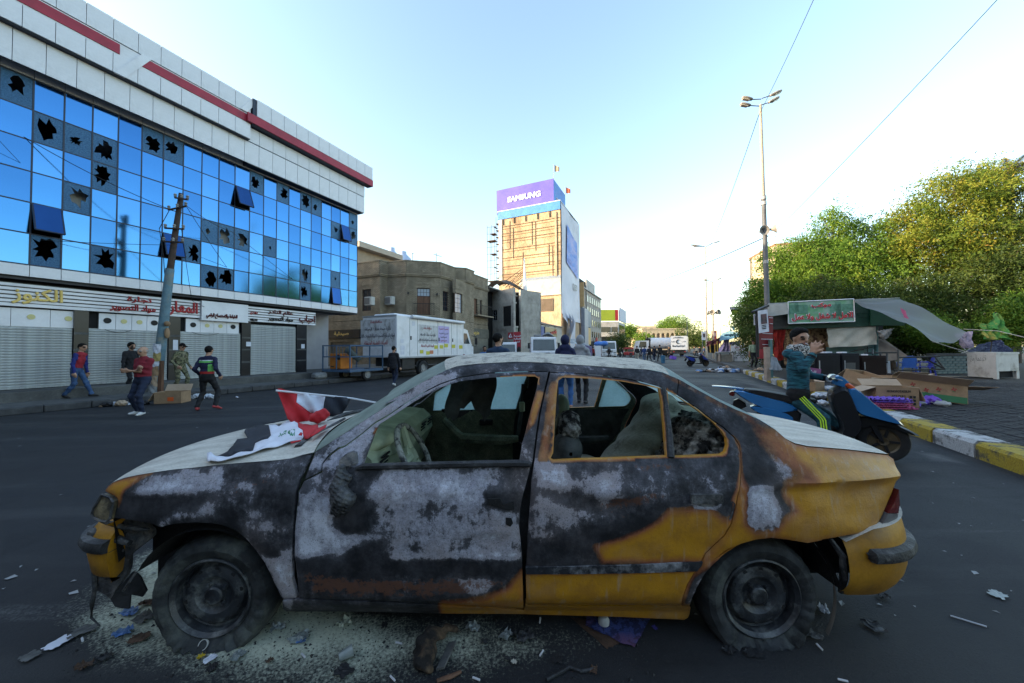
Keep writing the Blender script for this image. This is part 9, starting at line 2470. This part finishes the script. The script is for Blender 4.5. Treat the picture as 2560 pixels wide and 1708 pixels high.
for(x,y,cols,lab,hd,ft)in((215,1212,(M_KJ,M_BEIGT,M_SHOEK),'walking person in a black jacket and beige trousers, leftmost of the group',88,WALK_A),(335,1195,(M_BLUJ,M_JEAN,M_SHOEK),'walking person in a blue jacket and pale jeans in the group',80,WALK_B),(412,1197,(M_NAVYJ,M_KTROU,M_SHOEK),'walking person all in dark clothes in the middle of the group',95,WALK_A),(497,1198,(M_NAVYJ,M_JEAND,M_SHOEW),'walking person in a navy jacket, jeans and white shoes in the group',84,WALK_B),(588,1200,(M_KJ,M_KTROU,M_SHOEK),'tall walking person in black by the blue drum, rightmost of the group',90,WALK_A),(283,1120,(M_NAVYJ,M_JEAND,M_SHOEK),'person in dark blue further off behind the blue jacket',90,None),(735,1132,(M_KJ,M_KTROU,M_SHOEK),'person in black standing alone left of the aid lorry',-90,None)):
 person(lab,on(*z5(x,y),0.0),R(hd),cols,1.78 if x!=588 else 1.9,ft,res=.02,group='people walking up the street')
person('person in a pale green shirt and black trousers standing beside the cloth banner',on(*z5(2115,1300),PZ),R(-95),(cloth_mat('pale_green_shirt',(.26,.34,.25),(.18,.25,.17),14),M_KTROU,M_SHOEK),1.74,sleeves='short',skin=M_SKIND,res=.014,hair='cap')
for k,(x,y,Y,c,lab)in enumerate(((1185,1010,60,M_BEIGT,'distant person in pale clothes below the tent pole'),(1235,1010,64,M_NAVYJ,'distant person in navy left of the maroon tent'),(1310,1010,66,M_BLUJ,'distant person in blue at the corner of the maroon tent'),(1150,1010,62,M_JEAND,'distant person in dark blue right of the aid lorry'))):
 person(lab,Vec((P(*z5(x,y),Y).x,Y,.1)),R(80+30*k),(c,M_KTROU,M_SHOEK),1.74,res=.035,group='people at the tents')
for k,(x,Y,c,lab)in enumerate(((2130,50,M_KJ,'dark person standing before the smaller tanker lorry'),(2285,58,M_KJ,'dark person right of the smaller tanker lorry'),(2330,60,M_NAVYJ,'person in navy between the smaller lorry and the red rickshaw'),(1895,44,M_POLO,'person in maroon by the market tent'))):
 person(lab,Vec((P(*z4c(x,1000),Y).x,Y,0)),R(-90+40*k),(c,M_KTROU,M_SHOEK),1.76,res=.03,group='people at the lorries')
RRp=thing('person','crouching person with a dark red hood by the clinic truck front wheel','person',S(22.2,-14.1,-.18),0);RRp.empty_display_size=.1
sdf_mesh('body',[cone((0,0,.3),(0,0,.95),.2,.16,1),ball((0,0,1.22),.13,2),cone((0,.12,.3),(.2,.14,.05),.09,.07,1),cone((0,-.12,.3),(.2,-.14,.05),.09,.07,1),cone((.05,.2,.9),(.25,.1,.6),.06,.05,1),cone((.05,-.2,.9),(.25,-.1,.6),.06,.05,1)],.03,[M_SKIN,M_NAVYJ,M_POLO],.02,parent=RRp)
# ---- the rider
def SCP(x,y,off=0.0):
 """photo point (crop of the rider) on the scooter's own upright plane -> local x, z"""
 px,py=1800+x/4.356,800+y/4.356
 a=Rot(SCA,3,'Z');n=a@Vec((0,1,0));p=hit(px,py,SC_LOC+n*off,n);q=a.transposed()@(p-SC_LOC);return q.x,q.z
def J(x,y,off):a,b=SCP(x,y,off);return arr([a,off,b])
M_RJ=mat('teal_heather',(.020,.125,.165),(.006,.026,.042),.85,16,.25,detail=5,contrast=(.38,.60),stretch=(.6,.6,3.2));M_RP=mat('teal_heather_trousers',(.014,.085,.115),(.006,.026,.04),.85,16,.25,detail=5,contrast=(.35,.62),stretch=(1,1,2.2));M_CUFF=mat('black_cuff',(.01,.01,.011),(.006,.006,.007),.9,30)
M_KEF=mat('checked_scarf',(.52,.52,.50),(.02,.02,.022),.9,52,.3,detail=2,contrast=(.46,.54));M_NEON=mat('neon_stripe',(.52,.80,.04),(.48,.75,.03),.6,9)
RD=thing('person','rider in a teal tracksuit and checked scarf waving from the blue scooter, cigarette in mouth','person',SC_LOC,SCA)
hip=J(850,855,.0);chest=J(850,520,-.02);nk=J(835,330,-.02)
hcn=J(868,205,-.02)
yawR=-.92
shR,shL=nk+arr([-.03,-.175,-.085]),nk+arr([.04,.165,-.08])
elR=J(905,535,-.27);haR=J(1005,392,-.22)
elL=J(960,600,.30);haL=J(1150,632,.33)
kR=J(1120,1075,-.20);kL=J(1160,1040,.24);fR=arr([kR[0]+.02,-.27,.09]);fL=arr([.25,.14,.36])
pr=[cone(hip+[0,0,-.0],hip+[.0,0,.12],.155,.150,2,((1,0,0),1.25)),cone(hip+[.0,0,.10],chest,.158,.165,1,((1,0,0),1.28)),cone(chest,nk+[-.01,0,-.10],.165,.125,1,((1,0,0),1.3)),cone(shR+[.02,.04,.0],shL+[-.02,-.04,.0],.068,.068,1),cone(nk+[-.01,0,-.06],hcn+[-.02,0,-.08],.058,.055,0),cone(hip+[0,.05,.055],hip+[0,-.05,.055],.150,.150,9,((1,0,0),1.15)),cone(shR,elR,.068,.056,1),cone(elR,haR,.054,.042,1),cone(elR*.12+haR*.88,haR,.044,.042,9),cone(shL,elL,.066,.054,1),cone(elL,haL,.052,.042,1),cone(elL*.2+haL*.8,haL,.044,.044,9),cone(hip+[.02,-.10,-.04],kR,.100,.076,2),cone(kR,fR+[0,0,.03],.074,.058,2),cone(hip+[.02,.10,-.04],kL,.098,.074,2),cone(kL,fL,.07,.056,2),cone(fR+[-.05,0,-.03],fR+[.15,-.02,-.045],.042,.034,7),cone(fL+[-.05,0,-.02],fL+[.15,0,-.03],.042,.034,7)]
# hood folded behind the neck and the scarf wound in front
for k in range(9):
 a=2*PI*k/9;b=2*PI*(k+1)/9;c0=nk+arr([.015,0,.025])
 pr.append(cone(c0+[.085*cos(a),.088*sin(a),.012*sin(a*3)],c0+[.085*cos(b),.088*sin(b),.012*sin(b*3)],.042,.042,10));pr.append(cone(c0+[.09*cos(a)+.02,.088*sin(a),-.055-.05*cos(a)],c0+[.09*cos(b)+.02,.088*sin(b),-.055-.05*cos(b)],.040,.040,10))
pr+=[cone(nk+[.12,-.03,-.06],nk+[.15,-.04,-.17],.05,.035,10),cone(nk+[-.10,.1,-.05],nk+[-.10,-.1,-.05],.062,.062,1)]
fh=haR-elR;fh=fh/np.linalg.norm(fh);up=arr([.10,.02,.98])
# open palm, fingers up, facing along the street
pr+=fingers(haR+up*.035+fh*.01,up+arr([.22,.05,0]),arr([.55,.75,.05]),0,1.12,.16,.62)
pr+=fingers(haL+arr([.03,0,0]),arr([.9,.05,-.1]),arr([.1,-.1,-1]),0,1.08,1.0,.12)
hp_,T,Rm=head_prims(hcn,yawR,.05,False,1.06);pr+=hp_
pr+=[ball(T(.055,.03,-.07),(.03,.02,.025),5,Rm),ball(T(.055,-.03,-.07),(.03,.02,.025),5,Rm),ball(T(.06,0,-.092),(.028,.03,.018),5,Rm)]
body=sdf_mesh('body',pr,.0068,[M_SKIN,M_RJ,M_RP,M_EYE,M_LIP,M_BEARD,M_HAIRK,M_SHOEK,M_RJ,M_CUFF,M_KEF],.009,parent=RD,disp=lambda X:.0022*np.sin(X[:,2]*70+X[:,0]*30)*np.sin(X[:,1]*26+X[:,2]*21)*(X[:,2]<nk[2]-.12))
fw=rotz((1,0,0),yawR)
def cut_r(X):q=X-hcn;x=q@fw;return np.maximum(x*.80-q[:,2]+.012,-.055-q[:,2]-.35*np.maximum(0,-x-.01))
sdf_mesh('hair',[ball(T(-.014,0,.046),(.118,.094,.112),0,Rm),ball(T(.045,0,.105),(.05,.06,.035),0,Rm)],.007,[M_HAIRK],.01,cut=cut_r,parent=RD,disp=lambda X:.004*np.sin(X[:,0]*150+X[:,1]*110)*np.sin(X[:,2]*160+X[:,0]*60))
cg=MB().tube([T(.092,-.008,-.055),T(.150,-.022,-.072)],.0048,6).build('cigarette',M_PAPER,RD);MB().tube([T(.150,-.022,-.072),T(.158,-.024,-.0745)],.0046,6).build('ash',M_TIN,cg)
# three neon stripes down the outside of the right leg
for k in range(3):
 o=(k-1)*.026;pts=[]
 a0=hip+arr([.05,-.10,.02]);a1=kR;a2=fR+arr([0,0,.05])
 for t in np.linspace(0,1,12):
  p=a0*(1-t)+a1*t;d=(a1-a0)/np.linalg.norm(a1-a0);nrm=np.cross(d,(0,1,0));r_=.104*(1-t)+.078*t+.004;w=arr([0,-1,0])-d*(arr([0,-1,0])@d);w/=np.linalg.norm(w);th=.12+o/r_;pts.append(p+(w*cos(th)+np.cross(d,w)*sin(th))*r_)
 for t in np.linspace(.08,1,10):
  p=a1*(1-t)+a2*t;d=(a2-a1)/np.linalg.norm(a2-a1);r_=.078*(1-t)+.060*t+.004;w=arr([0,-1,0])-d*(arr([0,-1,0])@d);w/=np.linalg.norm(w);th=.12+o/r_;pts.append(p+(w*cos(th)+np.cross(d,w)*sin(th))*r_)
 MB().tube([tuple(p)for p in pts],.0078,5).build('stripe',M_NEON,RD,smooth=True)
 # flags on the bonnet
from mathutils.bvhtree import BVHTree
def bvh_of(*objs):
 V,F_=[],[]
 for o in objs:
  n=len(V);V+=[v.co.copy()for v in o.data.vertices];F_+=[[i+n for i in p.vertices]for p in o.data.polygons]
 return BVHTree.FromPolygons(V,F_)
_ws=[c for c in car.children if c.name.startswith('windscreen')][0]
_fen=[c for c in car.children if c.name.startswith('front_fender')][0]
HOODB=bvh_of(hood,_ws,_fen)
def onhood(px,py,lift=.012):
 o=Vec((0,0,EYE));d=ray(px,py).normalized();h_=HOODB.ray_cast(o,d)
 if h_[0]is None:return None
 n=h_[1]if h_[1].z>0 else-h_[1]
 return h_[0]+n*lift
def polymesh(poly,fn,step=7):
 out=arr(resample(poly,step));lo,hi=out.min(0),out.max(0)
 gx_,gy_=np.meshgrid(np.arange(lo[0],hi[0],step),np.arange(lo[1],hi[1],step));gx_,gy_=gx_.ravel(),gy_.ravel()
 m=poly_dist(gx_,gy_,out)<-step*.5
 pts=[Vec(p)for p in out]+[Vec((a,b))for a,b in zip(gx_[m],gy_[m])];n=len(out)
 vo,_,fo,_,_,_=delaunay_2d_cdt(pts,[(i,(i+1)%n)for i in range(n)],[],0,1e-6)
 V2=arr([tuple(v)for v in vo]);T=arr([tuple(f)for f in fo]);C=V2[T].mean(1);T=T[in_poly(C[:,0],C[:,1],out)]
 P3=[fn(a,b)for a,b in V2];ok=[p is not None for p in P3]
 T=arr([t for t in T if all(ok[i]for i in t)]);P3=[p if p is not None else Vec((0,0,0))for p in P3]
 return P3,T
M_FRED=mat('flag_red',(.50,.012,.018),(.40,.01,.014),.75,6,.12);M_FWHT=mat('flag_white',(.66,.66,.72),(.56,.56,.62),.75,6,.12);M_FBLK=mat('flag_black',(.011,.013,.022),(.007,.008,.014),.75,6,.12);M_FGRN=mat('flag_green',(.02,.20,.08),(.015,.15,.06),.75,9)
def cloth_piece(name,poly,fn,m,parent,step=6):
 P3,T=polymesh(poly,fn,step);o=Vec(parent.location);n=len(P3)
 me=npmesh(name,[tuple(p-o)for p in P3],T,m,smooth=True)
 ob=obj(name,me,parent);md=ob.modifiers.new('thick','SOLIDIFY');md.thickness=.003;return ob
FL1=thing('flag','red, white and black flag lying crumpled on the bonnet, green script on white','flag',onhood(*cK(900,800)),0,'flags on the taxi bonnet')
def lay(px,py):
 w=.015+.007*sin(px*.07+py*.09)*sin(py*.11-px*.02)+.004*sin(px*.17+py*.29+2)
 return onhood(px,py,max(.006,w))
blackp=pl(cK,205,985,330,925,400,850,400,830,440,780,560,742,525,700,530,650,570,625,640,620,806,603,830,700,837,742,800,782,652,832,622,897,520,932,330,968)
whitep=pl(cK,808,603,850,598,930,616,1020,560,1080,562,1150,580,1157,640,1207,665,1216,740,1190,775,1100,802,950,845,800,885,620,938,500,978,330,1024,180,1048,100,1034,88,1000,92,960,140,950,202,987,330,970,520,934,624,899,654,834,802,784,839,742,832,700)
redp=pl(cK,1090,570,1180,574,1300,600,1390,622,1400,650,1310,720,1300,762,1240,760,1217,740,1209,665,1159,640,1152,580)
cloth_piece('black_band',blackp,lay,M_FBLK,FL1);cloth_piece('white_band',whitep,lay,M_FWHT,FL1);cloth_piece('red_band',redp,lay,M_FRED,FL1)
cloth_piece('red_fold',pl(cK,1310,770,1370,690,1500,628,1522,650,1400,732,1330,776),lambda a,b:onhood(a,b,.03),M_FRED,FL1);cloth_piece('red_band',pl(cK,1065,822,1190,798,1196,806,1080,838),lambda a,b:onhood(a,b,.02),M_FRED,FL1)
cloth_piece('red_band',pl(cK,1165,770,1190,735,1216,745,1210,775),lambda a,b:onhood(a,b,.035),M_FRED,FL1);cloth_piece('black_band',pl(cK,740,604,880,574,1012,548,1022,558,870,604,800,606),lambda a,b:onhood(a,b,.030),M_FBLK,FL1)
_V,_F,_=glyphs('الله اكبر',.03);_q=[]
for x,y,z in _V:p=lay(*cK(1022+x*190+y*10,712-y*88+x*14));_q.append(tuple(p+Vec((0,0,.004 if z>0 else .002))-Vec(FL1.location)))
_m=bpy.data.meshes.new('lettering');_m.from_pydata(_q,[],_F);_m.materials.append(M_FGRN);obj('lettering',_m,FL1)
_p=onhood(*cK(1370,575),.02)
sdf_mesh('red_bunch',[ball(tuple(_p+Vec((0,0,.03))-Vec(FL1.location)),(.045,.05,.036)),ball(tuple(_p+Vec((.025,.04,.045))-Vec(FL1.location)),(.035,.05,.035)),ball(tuple(_p+Vec((-.025,.05,.03))-Vec(FL1.location)),(.03,.05,.03))],.009,[M_FRED],.012,parent=FL1,disp=lambda X:.007*np.sin(X[:,0]*90+X[:,1]*40)*np.sin(X[:,2]*85+X[:,1]*30))
FL2=thing('flag','red, white and black flag held up off the bonnet on a white pole','flag',P(*cK(1300,400),2.75),0,'flags on the taxi bonnet')
bo=Vec(FL2.location)
def YF(px,py):
 t=(px-cK(900,0)[0])/(cK(1775,0)[0]-cK(900,0)[0]);s=(py-cK(0,180)[1])/(cK(0,560)[1]-cK(0,180)[1])
 return 2.70+.30*t-.16*s+.045*sin(t*13+s*3)*(s+.15)+.02*sin(t*29-s*8)
fa=lambda px,py:P(px,py,YF(px,py))
cloth_piece('red_band',pl(cK,915,150,960,148,1000,165,1144,196,1130,312,1290,432,1360,440,1430,468,1400,500,1300,540,1200,568,1090,562,1030,505,985,380,940,260,908,185),fa,M_FRED,FL2)
cloth_piece('white_band',pl(cK,1146,196,1300,216,1474,236,1450,380,1434,466,1362,438,1292,430,1132,310),fa,M_FWHT,FL2)
cloth_piece('black_band',pl(cK,1476,236,1620,246,1777,256,1720,370,1670,442,1560,475,1436,468,1452,380),fa,M_FBLK,FL2)
MB().tube([P(*cK(890,172),2.68)-bo,P(*cK(1474,230),2.86)-bo,P(*cK(1775,262),2.99)-bo,P(*cK(2160,330),3.12)-bo],.0075,7).build('pole',M_WHITEP,FL2,smooth=True)
# litter round the taxi, each bit where it lies
c3=cropf(0,1400,2.1364);c4=cropf(1000,1450,1.5064)
M_PLC=mat('clear_plastic',(.26,.29,.28),(.16,.18,.18),.3,9,.3,spec=.7);M_ASHY=mat('ashy_scrap',(.13,.13,.125),(.06,.06,.06),.85,14,.4);M_BLUW=mat('blue_wrapper',(.045,.13,.36),(.10,.16,.26),.35,12,.3);M_BUTT=mat('cigarette_end',(.55,.55,.58),(.48,.48,.5),.8,30);M_BRN=mat('brown_scrap',(.10,.055,.035),(.05,.03,.02),.8,12,.3);M_YSC=mat('yellow_scrap',(.50,.36,.02),(.4,.28,.02),.5,9)
for k,(x,y,s,m,nm,lab,f)in enumerate(((310,450,.15,M_PAPER,'torn_paper','white torn paper strip at the lower left before the front wheel',.25),(160,520,.12,M_ASHY,'ashy_strip','grey ashy strip trailing from the white torn paper',.2),(445,385,.17,M_ASHY,'flat_scrap','dark oval scrap between the torn paper and the blue wrapper',.3),(655,395,.13,M_BLUW,'blue_wrapper','bright blue wrapper lying left of the front tyre',.8),(690,285,.14,M_BLUW,'plastic_bottle_piece','crushed pale blue plastic by the bumper strip',.8),(790,235,.15,M_BRN,'burnt_board','burnt brown board scrap under the torn bumper',.7),(760,320,.16,M_ASHY,'ashy_scrap','ashy crumpled scrap touching the front tyre',.9),(745,425,.14,M_BRN,'brown_scrap','brown scrap right of the bright blue wrapper',.8),(445,580,.10,M_BRN,'brown_lump','small rusty brown lump at the bottom left',1.2),(555,530,.10,M_TRB,'black_lump','small black lump right of the rusty brown one',1.2),(1072,525,.055,M_YSC,'yellow_cap','small bright yellow scrap below the front tyre',1.4),(1120,535,.09,M_PAPER,'paper_curl','white paper curl right of the yellow scrap',.4),(1130,582,.085,M_TRB,'black_shard','flat black shard below the yellow scrap',.4),(1270,520,.12,M_PLC,'clear_cup','cloudy clear plastic lid right of the paper curl',.6),(1485,370,.12,M_PLC,'clear_wrapper','clear wrapper standing beside the front tyre',1.2),(1595,425,.15,M_PLC,'clear_wrapper','clear wrapper with a blue edge right of the front tyre',.9),(1610,437,.07,M_BLUW,'blue_edge','blue folded scrap on the clear wrapper',.7),(1840,345,.12,mat('cream_plastic',(.40,.42,.33),(.3,.32,.25),.5,8),'cream_wrapper','cream folded wrapper under the front door',1.4),(2055,355,.07,M_TRB,'black_scrap','small square black scrap under the front door',.9),(1440,545,.05,M_BRN,'brown_nut','tiny brown bit below the clear wrappers',1.2),(1835,600,.14,M_TRB,'black_bent_plate','bent black plate at the bottom edge under the front door',.3))):
 scrap(nm,lab,'litter',G(*c3(x,y),.004),s*.62,m,100+k,'litter round the taxi',f*.6)
cp=G(*c3(1848,530),0);CU=thing('plastic_cup','tipped clear plastic cup right of the front wheel','cup',cp,R(30),'litter round the taxi');MB().lathe([(.018,-.03),(.026,.03),(.023,.03),(.016,-.03)],14,Tra((0,0,.026))@Rot(R(80),4,'Y')).build('cup',M_PLC,CU,smooth=True)
cp=G(*c3(1090,475),0);CU=thing('tin_lid','round pale tin standing on edge before the front tyre','tin',cp,R(0),'litter round the taxi');MB().lathe([(0,-.008),(.02,-.008),(.023,-.005),(.023,.009),(.02,.009),(.019,-.002),(0,-.002)],18,Tra((0,0,.021))@Rot(R(65),4,'X')).build('tin',M_CHW,CU,smooth=True)
for k,(x,y,s,m,nm,lab,f)in enumerate(((275,185,.13,M_PLC,'clear_wrapper','grey clear wrapper between the door and the burnt lump',1.1),(400,215,.12,M_PLC,'clear_wrapper','clear bluish wrapper left of the dark crumpled one',1.0),(465,220,.16,M_PLASTIC,'charred_wrapper','dark crumpled wrapper under the door gap',1.1),(318,237,.06,M_TRB,'black_scrap','small black scrap between the wrappers',1.),(595,300,.09,M_TRB,'black_flake','black flake below the charred wrapper',.3),(405,300,.05,M_TRB,'black_flake','round black flake left of the cream twist',.5),(430,315,.05,M_CLOTHW,'cream_twist','cream paper twist at the bottom middle',1.2),(1240,268,.10,M_TRB,'black_flake','black flake in front of the rear tyre',.5),(1330,278,.13,M_TRB,'rubber_strip','black rubber strip curving in front of the rear tyre',.2),(1560,215,.12,M_ASHY,'grey_rag','grey rag lying behind the rear tyre',.8),(1595,118,.11,M_TRASHW,'clear_bag','crumpled pale bag inside the rear wheel arch',1.2),(1785,180,.15,M_PLASTIC,'black_visor','curved black plate on the road below the rear bumper',.6),(1820,68,.10,M_ASHY,'grey_stone','grey lump under the rear bumper corner',1.2),(2250,58,.15,M_PLC,'flat_bag','flat pale plastic bag on the road at the right',.15),(730,345,.07,M_BRN,'brown_block','small brown block on the black strip at the bottom',1.),(960,185,.05,mat('indigo_scrap',(.04,.03,.2),(.03,.02,.14),.6,9),'indigo_scrap','small indigo scrap right of the blue mat',.8),(1590,120,.05,M_BLUW,'blue_scrap','blue scrap by the rear mud flap',.9))):
 scrap(nm,lab,'litter',G(*c4(x,y),.004),s*.62,m,200+k,'litter round the taxi',f*.6)
 # the charred lump and its ribbed strip
cl=G(*c4(110,330),0);BL=thing('burnt_lump','large charred lump of melted trim lying before the front door','burnt debris',cl,0,'burnt pieces on the road')
sdf_mesh('lump',[cone((-.03,.03,.03),(-.01,.09,.07),.038,.032),ball((-.02,.0,.03),(.05,.05,.035)),cone((.0,.11,.06),(.09,.17,.05),.026,.016),ball((-.05,.07,.05),(.025,.035,.04))],.007,[mat('charred_lump',(.13,.085,.05),(.012,.010,.009),.9,12,.8,contrast=(.46,.66),detail=8)],.012,parent=BL,disp=lambda X:.012*np.sin(X[:,0]*60+X[:,2]*30)*np.sin(X[:,1]*55+X[:,2]*60))
mb=MB()
for k in range(5):mb.box((.055+.008*k,.05,.010+.002*k),(.005,.15,.012),Rot(R(-12),4,'Z'))
o=mb.build('ribbed_strip',M_ASHY,BL);o['kind']='stuff'
bs=G(*c4(185,372),0);WD=thing('wood_stick','burnt brown stick beside the charred lump at the bottom edge','stick',bs,0,'burnt pieces on the road');MB().tube([(-.05,-.02,.008),(.01,.0,.01),(.05,.025,.008)],[.008,.010,.006],6).build('stick',M_WOOD,WD)
hs2=G(*c4(640,352),0);HS=thing('rubber_hose','black rubber hose curling along the bottom edge under the rear door','hose',hs2,0,'burnt pieces on the road');MB().tube([(-.11,-.04,.008),(-.05,-.01,.010),(0,.02,.010),(.05,.0,.009),(.11,.01,.008)],.008,7).build('hose',M_PLASTIC,HS,smooth=True)
mt_=G(*c4(820,200),0);MT=thing('floor_mat','dark blue patterned mat lying half under the rear door','mat',mt_,0);bo=Vec(MT.location)
M_MAT=mat('blue_weave',(.035,.055,.20),(.012,.016,.07),.7,45,.5,detail=1,contrast=(.45,.55),dirt=(.16,.06,.10),dirts=3)
q=[G(*c4(a,b),.012)for a,b in((705,120),(945,140),(885,258),(700,172))];hang('mat',q,M_MAT,MT,.006,2,14,10)
CDm=thing('cardboard_sheet','ribbed brown cardboard sheet under the blue patterned mat','cardboard',mt_);q=[G(*c4(a,b),.004)for a,b in((640,140),(720,150),(835,235),(778,260))];hang('sheet',q,M_BRN,CDm,.004,6,20,8)
bb_=G(*c4(767,150),.03);BU=thing('broken_lamp','round white lamp end lying on the blue mat','lamp',bb_);MB().lathe([(0,.025),(.02,.02),(.03,0),(.028,-.02),(0,-.028)],14).build('shell',M_CHW,BU,smooth=True)
gm=RNG
for k,(x,y)in enumerate(((2130,443),(2097,632),(1620,510),(440,425))):
 p=G(*c3(x,y),.006);T_=thing('cigarette_end','white cigarette end on the powdered ground','cigarette end',p,RNG.uniform(0,3),'cigarette ends on the ground');MB().tube([(-.018,0,0),(.018,0,0)],.0045,6).build('stub',M_BUTT,T_)
for k,(x,y)in enumerate(((533,275),(1580,252),(287,372),(527,152),(1668,378))):
 p=G(*c4(x,y),.006);T_=thing('cigarette_end','white cigarette end on the powdered ground','cigarette end',p,RNG.uniform(0,3),'cigarette ends on the ground');MB().tube([(-.018,0,0),(.018,0,0)],.0045,6).build('stub',M_BUTT,T_)
sw_=thing('straw','thin white straw lying on the road at the right','straw',G(*c4(2140,155),.006),R(-40));MB().tube([(-.06,0,0),(.06,0,0)],.004,5).build('tube',M_BUTT,sw_)
# grit, crumbs and specks nobody would count
mb=MB();g=np.random.default_rng(77)
for k in range(1500):
 px,py=g.uniform(150,1650),g.uniform(1530,1706)
 if g.uniform()>.35+.65*math.exp(-((px-800)/500)**2):continue
 p=G(px,py,0);r_=g.uniform(.002,.006)*(1 if g.uniform()<.9 else 2)
 a=g.uniform(0,6.28);mb.add([(p.x+r_*cos(a+t),p.y+r_*sin(a+t),.0)for t in(0,2.1,4.2)]+[(p.x,p.y,r_*.9)],[(0,1,3),(1,2,3),(2,0,3)])
o=mb.build('grit',M_TRB);tag(o,'black grit and burnt crumbs scattered over the powdered ground by the taxi','grit',kind='stuff')
mb=MB()
for k in range(420):
 if k<300:px,py=g.uniform(-80,2640),905+640*g.uniform()**1.6
 else:px,py=g.uniform(1500,2560),885+260*g.uniform()**1.5
 p=G(px,py,0);v=p.x*SY-p.y*SX
 if v<-15.5 or v>RK-.1:z=.202 if v>RK+.4 else None
 else:z=gz(p.x,p.y)+.004
 if z is None:continue
 if z>.1:p=G(px,py,z)
 r_=g.uniform(.008,.03)*(1 if g.uniform()<.93 else 2)*min(1,.3+p.y/9);a=g.uniform(0,6.28);e=g.uniform(.3,1)
 mb.add([(p.x+r_*cos(a),p.y+r_*sin(a),z),(p.x-e*r_*sin(a),p.y+e*r_*cos(a),z+.004),(p.x-r_*cos(a),p.y-r_*sin(a),z+.002),(p.x+e*r_*sin(a),p.y-e*r_*cos(a),z+.006)],[(0,1,2,3)])
o=mb.build('litter',M_TARP);tag(o,'small pale scraps of litter strewn over the road and pavement','litter',kind='stuff')
# left gutter: brown carton and papers
q=road_pt(*z2p(1480,960));bx,f_=carton('cardboard_box','brown carton lying by the left kerb below the leaning pole',q+Vec((0,.2,.01)),(.72,.5,.36),R(14),{'left':R(-60),'back':R(60)},group=None)
MB().b2((.0,-.2565,.08),(.16,-.2512,.2)).build('orange_print',M_ORL,bx)
bagheap('rubbish_heap','white papers and wrappers in the left gutter between the carton and the tracksuit walker',road_pt(*z2p(1850,890)),16,(.75,.10,.12),[M_TRASHW,M_PAPER,M_TARP,M_TRASHW],41)
bagheap('rubbish_heap','few white wrappers in the left gutter before the man with folded arms',road_pt(*z2p(900,985)),8,(.42,.12,.12),[M_TRASHW,M_CARDL,M_TRASHW,M_TRASHB],43)
